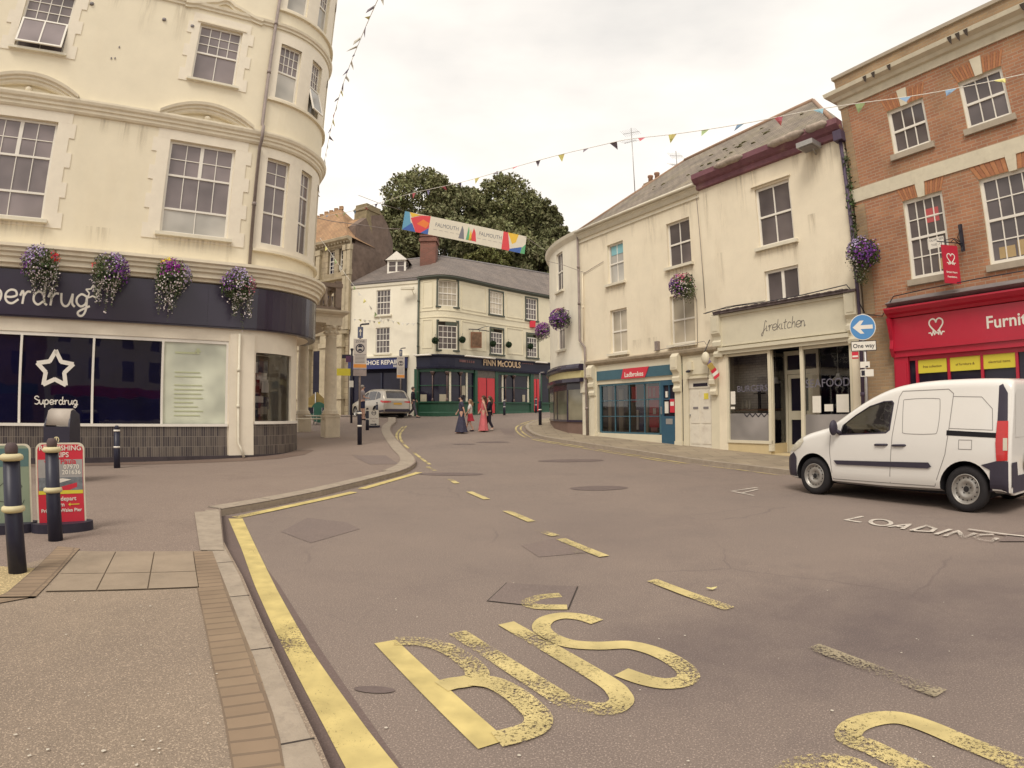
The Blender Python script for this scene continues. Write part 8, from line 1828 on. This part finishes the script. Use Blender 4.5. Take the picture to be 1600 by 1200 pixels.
# ================================================================= BUNTING AND BANNER
FC = {'y': (.66, .60, .22), 'b': (.22, .33, .46), 'r': (.52, .14, .17), 'g': (.38, .48, .24), 'p': (.22, .20, .34), 'k': (.20, .17, .20), 'w': (.55, .52, .45), 'm': (.5, .08, .28), 's': (.25, .42, .48)}
def flagm(c):
    n = 'flag_'+c
    return bpy.data.materials[n] if n in bpy.data.materials else leafmat(n, FC[c], .05)
def bunting(label, A, B, pix, cols, size=.30, n=None, seed=1, cord=.009):
    rnd = random.Random(seed); P = []
    for px, py in pix:
        d = ray(px, py); ex, ey = B[0]-A[0], B[1]-A[1]; den = d[0]*ey-d[1]*ex; t = (A[0]*ey-A[1]*ex)/den; P.append(Vector((d[0]*t, d[1]*t, H+d[2]*t)))
    C_ = cat(P, 8); o_ = C_[0]; t = thing('bunting', label, 'bunting', o_, group='strings of flags over the street')
    q = MB(); q.tube([p-o_ for p in C_], cord, 5); q.build('cord', M['white'], t)
    L = [0]
    for a, b in zip(C_, C_[1:]): L.append(L[-1]+(b-a).length)
    n = n or int(L[-1]/(size*3.2)); j = 0
    for i in range(n):
        s = L[-1]*(i+.5)/n
        while L[j+1] < s: j += 1
        p = C_[j].lerp(C_[j+1], (s-L[j])/(L[j+1]-L[j])); d = (C_[j+1]-C_[j]).normalized(); h = rnd.uniform(-.25, .25) ; w_ = size*rnd.uniform(.45, .62)
        sag = Vector((rnd.gauss(0, .45), rnd.gauss(0, .45), -1)).normalized()*size*rnd.uniform(.9, 1.15); side = d.cross(Vector((0, 0, 1))).normalized()*rnd.uniform(-.35, .35)*size
        a, b = p-d*w_-o_, p+d*w_-o_; m_ = (a+b)/2+sag*.5+side; c = (a+b)/2+sag+side*.5
        q = MB(); q.poly([a, (a+b)/2+side*.25, m_, (a+c)/2], 0, sm=True); q.poly([(a+b)/2+side*.25, b, (b+c)/2, m_], 0, sm=True); q.poly([(a+c)/2, m_, c], 0, sm=True); q.poly([m_, (b+c)/2, c], 0, sm=True)
        q.build('flag', flagm(cols[i % len(cols)]), t)
    return t
bunting('string of small dark grey flags climbing steeply beside the turret', (-2.87, 10.46), (-7.4, 21.5), [(600, -25), (590, 0), (568, 50), (540, 120), (522, 180), (508, 245), (497, 300), (491, 335)], 'wkykwwkwpwkykwrypkww', .30, 30, 2)
bunting('long string of coloured flags from the stone chimney across to the brick building', (-7.4, 24.1), (9.3, 7.4), [(505, 338), (545, 331), (583, 320), (640, 303), (720, 285), (790, 265), (870, 243), (930, 229), (980, 218), (1050, 210), (1120, 200), (1190, 188), (1260, 174), (1330, 163), (1420, 151), (1500, 137), (1600, 116)], 'bygbrpggrprpykrkykkrygbrsgb', .20, 29, 5)
bunting('small string of white and yellow pennants between the windows of the white house', (-10.2, 35.0), (-5.75, 33.8), [(551, 498), (575, 500), (597, 503), (603, 498), (625, 504), (650, 505)], 'wyww', .20, 13, 7)
bunting('sagging string of pale flags running down from the stone eaves to the white house', (-12.4, 33.5), (-7.0, 33.2), [(500, 372), (520, 400), (546, 437), (570, 468), (590, 492), (600, 505)], 'wywgwwyg', .26, 13, 8)
# banner
def vp(px, py, A, B):
    d = ray(px, py); ex, ey = B[0]-A[0], B[1]-A[1]; den = d[0]*ey-d[1]*ex; t = (A[0]*ey-A[1]*ex)/den; return Vector((d[0]*t, d[1]*t, H+d[2]*t))
BA, BB = (-5.9, 28.5), (.75, 30.6)
q4 = [vp(628, 358.5, BA, BB), vp(819.5, 397, BA, BB), vp(820, 370, BA, BB), vp(628, 328.5, BA, BB)]
t = thing('banner', 'long white street banner with bright coloured ends strung across the road', 'banner', q4[0])
u_ = (q4[1]-q4[0]); BWd = u_.length; hgt_ = ((q4[3]-q4[0]).length+(q4[2]-q4[1]).length)/2; ex = u_.normalized(); ez = (q4[3]-q4[0]); ez = (ez-ex*ez.dot(ex)).normalized(); ey = ez.cross(ex)
Tb = Matrix(((ex.x, ey.x, ez.x, 0), (ex.y, ey.y, ez.y, 0), (ex.z, ey.z, ez.z, 0), (0, 0, 0, 1)))
q = MB(); q.T = Tb; q.box(0, BWd, -.004, .004, 0, hgt_); cl = q.build('cloth', mat('banner_cloth', (.68, .63, .52), .8, .04), t)
bc_ = {n: mat('banner_'+n, c, .7, .04) for n, c in dict(sky=(.13, .33, .48), blue=(.06, .13, .40), gold=(.75, .48, .06), red=(.66, .07, .08), orange=(.75, .20, .05), green=(.12, .38, .18), grey=(.2, .2, .22), plum=(.35, .04, .2)).items()}
W1, h_ = BWd, hgt_
def bpoly(name, P, c, y=-.006): q = MB(); q.T = Tb; q.poly([(x*h_, y, z*h_) for x, z in P]); return q.build(name, bc_[c], cl)
e_ = W1/h_
bpoly('colour_panel', [(0, 0), (.62, 0), (.35, .55), (.0, .7)], 'sky'); bpoly('colour_panel', [(0, .0), (.45, .0), (.7, .0), (.45, .45)], 'blue', -.0075); bpoly('colour_panel', [(0, .7), (.35, .55), (.25, 1), (0, 1)], 'sky', -.007)
bpoly('colour_panel', [(.25, 1), (.85, .95), (.9, 1), (.25, 1.0)][:3]+[(.4, .75)], 'gold', -.0078); bpoly('colour_panel', [(.35, .7), (.9, .95), (1.35, 1), (1.35, .35), (1.0, .0), (.7, .0)], 'red', -.0072); bpoly('colour_panel', [(.7, .45), (1.0, .75), (1.35, .6), (1.2, .3)], 'orange', -.008); bpoly('colour_panel', [(1.35, .35), (1.35, 0), (.95, .0)], 'blue', -.008)
bpoly('colour_panel', [(e_-1.3, 0), (e_-1.3, 1), (e_-1.05, 1), (e_-.85, .1), (e_-.9, 0)], 'red'); bpoly('colour_panel', [(e_-1.05, 1), (e_-.45, 1), (e_-.55, .55), (e_-.75, .4)], 'gold'); bpoly('colour_panel', [(e_-.9, 0), (e_-.85, .12), (e_-.2, .35), (e_-.25, 0)], 'blue'); bpoly('colour_panel', [(e_-.25, 0), (e_-.2, .3), (e_, .55), (e_, 0)], 'green')
mx_ = e_*.52
for dx_, w2, h2_, c in ((-.42, .34, .72, 'grey'), (-.05, .2, .75, 'green'), (.08, .2, .62, 'gold'), (.20, .38, .72, 'red')):
    bpoly('sail_logo', [(mx_+dx_-w2*.2, .12), (mx_+dx_+w2*.7, .12), (mx_+dx_+w2*.45, .12+h2_*.7), (mx_+dx_+w2*.15, .12+h2_)], c, -.0082)
for xc in (e_*.345, e_*.70):
    text('FALMOUTH', h_*.30, bc_['grey'], cl, Tb @ at(xc*h_, -.008, h_*.60), 'banner_lettering', .001, sx=.80)
    q = MB(); q.T = Tb
    for k in range(5): q.box(xc*h_-h_*.7+k*h_*.3, xc*h_-h_*.7+k*h_*.3+h_*.2, -.0075, -.0045, h_*.32, h_*.345)
    q.build('small_print', mat('faint_print', (.42, .38, .34), .7, 0) if 'faint_print' not in bpy.data.materials else bpy.data.materials['faint_print'], cl)
q = MB()
for p, px, py in ((q4[3], 560, 305), (q4[2], 906, 425)):
    e2 = vp(px, py, BA, BB)
    q.tube([p-q4[0], (p+e2)/2-q4[0]-Vector((0, 0, .05)), e2-q4[0]], .012, 5)
q.build('support_cable', M['pipe'], t)
# overhead wires
t = thing('overhead_wire', 'thin dark wire sagging from the turret to the dark gable', 'cable', (-7.8, 27, 9))
pts = [vp(x, y, (-9.5, 27), (-4.5, 27)) for x, y in ((488, 339), (520, 346), (560, 351), (600, 357), (625, 358))]; q = MB(); q.tube([p-Vector((-7.8, 27, 9)) for p in pts], .02, 5); q.build('wire', M['pipe'], t)
t = thing('overhead_wire', 'thin wire running across the upper corner of the curved white house', 'cable', (2, 23, 7))
pts = [vp(x, y, (1.2, 24), (2.4, 22)) for x, y in ((855, 408), (880, 414), (905, 423), (914, 426))]; q = MB(); q.tube([p-Vector((2, 23, 7)) for p in pts], .010, 5); q.build('wire', M['pipe'], t)

# ---- houses across the square behind the viewer, seen only as reflections in the shop glass
FO = Fr((16, -15.5), 268)
OP = thing('opposite_houses', 'plain cream and brick houses reflected in the dark shop windows across the square', 'building', (*FO.o, 0), FO.rz)
q = MB(); ow = [(u, u+1.1, z, z+1.7) for u in (1.2, 4.0, 7.2, 10.0, 13.5, 16.5, 20, 23, 26.5, 29.5, 33, 36) for z in (3.9, 6.6)]
q.wall([(0, 0), (12, 0)], -.2, 9.4, [h for h in ow if h[1] < 12], 0, .1); q.wall([(12, 0), (25.5, 0)], -.2, 8.6, [(h[0]-12, h[1]-12, h[2], h[3]) for h in ow if 12 < h[0] < 25], 1, .1); q.wall([(25.5, 0), (40, 0)], -.2, 9.8, [(h[0]-25.5, h[1]-25.5, h[2], h[3]) for h in ow if h[0] > 25.6], 2, .1)
q.build('wall', [M['render'], M['brick'], M['render2']], OP)
q = MB()
for h in ow: q.poly([(h[0], .09, h[2]), (h[1], .09, h[2]), (h[1], .09, h[3]), (h[0], .09, h[3])])
q.build('window_glazing', M['glass_mid'], OP)
q = MB()
for u0, u1, m_ in ((.8, 11.4, 0), (12.6, 24.8, 1), (26.2, 39.4, 0)): q.box(u0, u1, -.12, -.0, 2.6, 3.3, m_); q.box(u0+.3, u1-.3, -.03, .0, .7, 2.55, 2)
q.build('shopfront', [M['crimson'], M['teal'], M['glass_mid']], OP)
q = MB()
for u0, u1, z in ((0, 12, 9.4), (12, 25.5, 8.6), (25.5, 40, 9.8)): q.poly([(u0, 0, z), (u1, 0, z), (u1, 4, z+2.4), (u0, 4, z+2.4)])
q.build('roof', M['slate'], OP)
# ================================================================= every piece that stands apart becomes a part of its own
def split_parts(o, new, gap=.02):
    me = o.data; n = len(me.vertices); par = list(range(n))
    def find(a):
        while par[a] != a: par[a] = par[par[a]]; a = par[a]
        return a
    for p in me.polygons:
        v = p.vertices; r = find(v[0])
        for k in v[1:]: par[find(k)] = r
    isl = {}
    for i in range(n): isl.setdefault(find(i), []).append(i)
    B = []
    for r, vs in isl.items():
        c = [me.vertices[i].co for i in vs]; B.append([[min(k[a] for k in c) for a in range(3)], [max(k[a] for k in c) for a in range(3)], {r}])
    ch = True
    while ch:
        ch = False
        for i in range(len(B)):
            j = i+1
            while j < len(B):
                if all(B[i][0][a]-gap <= B[j][1][a] and B[j][0][a]-gap <= B[i][1][a] for a in range(3)):
                    for a in range(3): B[i][0][a] = min(B[i][0][a], B[j][0][a]); B[i][1][a] = max(B[i][1][a], B[j][1][a])
                    B[i][2] |= B[j][2]; B.pop(j); ch = True
                else: j += 1
    if len(B) < 2: o.name = new; me.name = new; return
    for roots in [b[2] for b in B]:
        bm = bmesh.new(); bm.from_mesh(me); bm.verts.ensure_lookup_table()
        bmesh.ops.delete(bm, geom=[bm.verts[i] for i in range(n) if find(i) not in roots], context='VERTS')
        m2 = bpy.data.meshes.new(new); bm.to_mesh(m2); bm.free()
        for k in me.materials: m2.materials.append(k)
        q = bpy.data.objects.new(new, m2); COL.objects.link(q); q.parent = o.parent; q.matrix_local = o.matrix_local.copy()
        for key in ('label', 'kind'):
            if key in o: q[key] = o[key]
    bpy.data.objects.remove(o)
SPL = {'vent_caps': ('vent_cap', .01), 'window_surrounds': ('window_surround', .16), 'keystones': ('keystone', .01), 'sills': ('sill', .01), 'flat_arches': ('flat_arch', .25), 'pilasters': ('pilaster', .05), 'menus': ('menu', .0), 'pendant_lamps': ('pendant_lamp', .05), 'counter_and_bottles': ('counter_item', .004),
       'window_posters': ('poster', .002), 'display_cards': ('display_card', .0), 'door_notices': ('notice', .003), 'cables': ('cable', .0), 'fascia_mouldings': ('fascia_moulding', .01), 'colonnettes': ('colonnette', .15), 'curtains': ('curtain', .0), 'window_notices': ('notice', .0), 'strip_lights': ('strip_light', .01),
       'arched_pediments': ('arched_pediment', .2), 'dark_recesses': ('recess', .0), 'dormer_panes': ('pane', .0), 'seats': ('seat', .05), 'small_plates': ('small_plate', .02), 'road_cover': ('road_cover', .0), 'window_display': ('display_item', .003), 'stallriser': ('stallriser', .02), 'letterbox': ('letterbox', .0),
       'shop_window_pane': ('shop_window_pane', .0), 'frosted_film': ('frosted_film', .0), 'bumper_corner': ('bumper_corner', .2), 'plaster_mouldings': ('plaster_moulding', .06), 'balustrade': ('balustrade', .5), 'small_gilt_marks': ('gilt_lettering', .3)}
for o in list(bpy.data.objects):
    b = o.name.split('.')[0]
    if o.type == 'MESH' and b in SPL and not kids(o): split_parts(o, *SPL[b])
for o in list(bpy.data.objects):
    b = o.name.split('.')[0]
    for a, c in (('flowers', 'blossom_foliage'), ('shop_name', 'lettering'), ('pub_name', 'lettering'), ('rain_streaks', 'rain_stain_pattern'), ('damp_streaks', 'lichen_pattern'), ('printed_marks', 'print_pattern'), ('door_gaps', 'panel_groove_pattern'), ('mouldings', 'moulding'), ('poster_text', 'poster_lettering'), ('map_lines', 'map_pattern'), ('shoulder_straps', 'shoulder_strap'), ('small_print', 'print_pattern')):
        if b == a: o.name = c
for me in [m for m in bpy.data.meshes if m.users == 0]: bpy.data.meshes.remove(me)
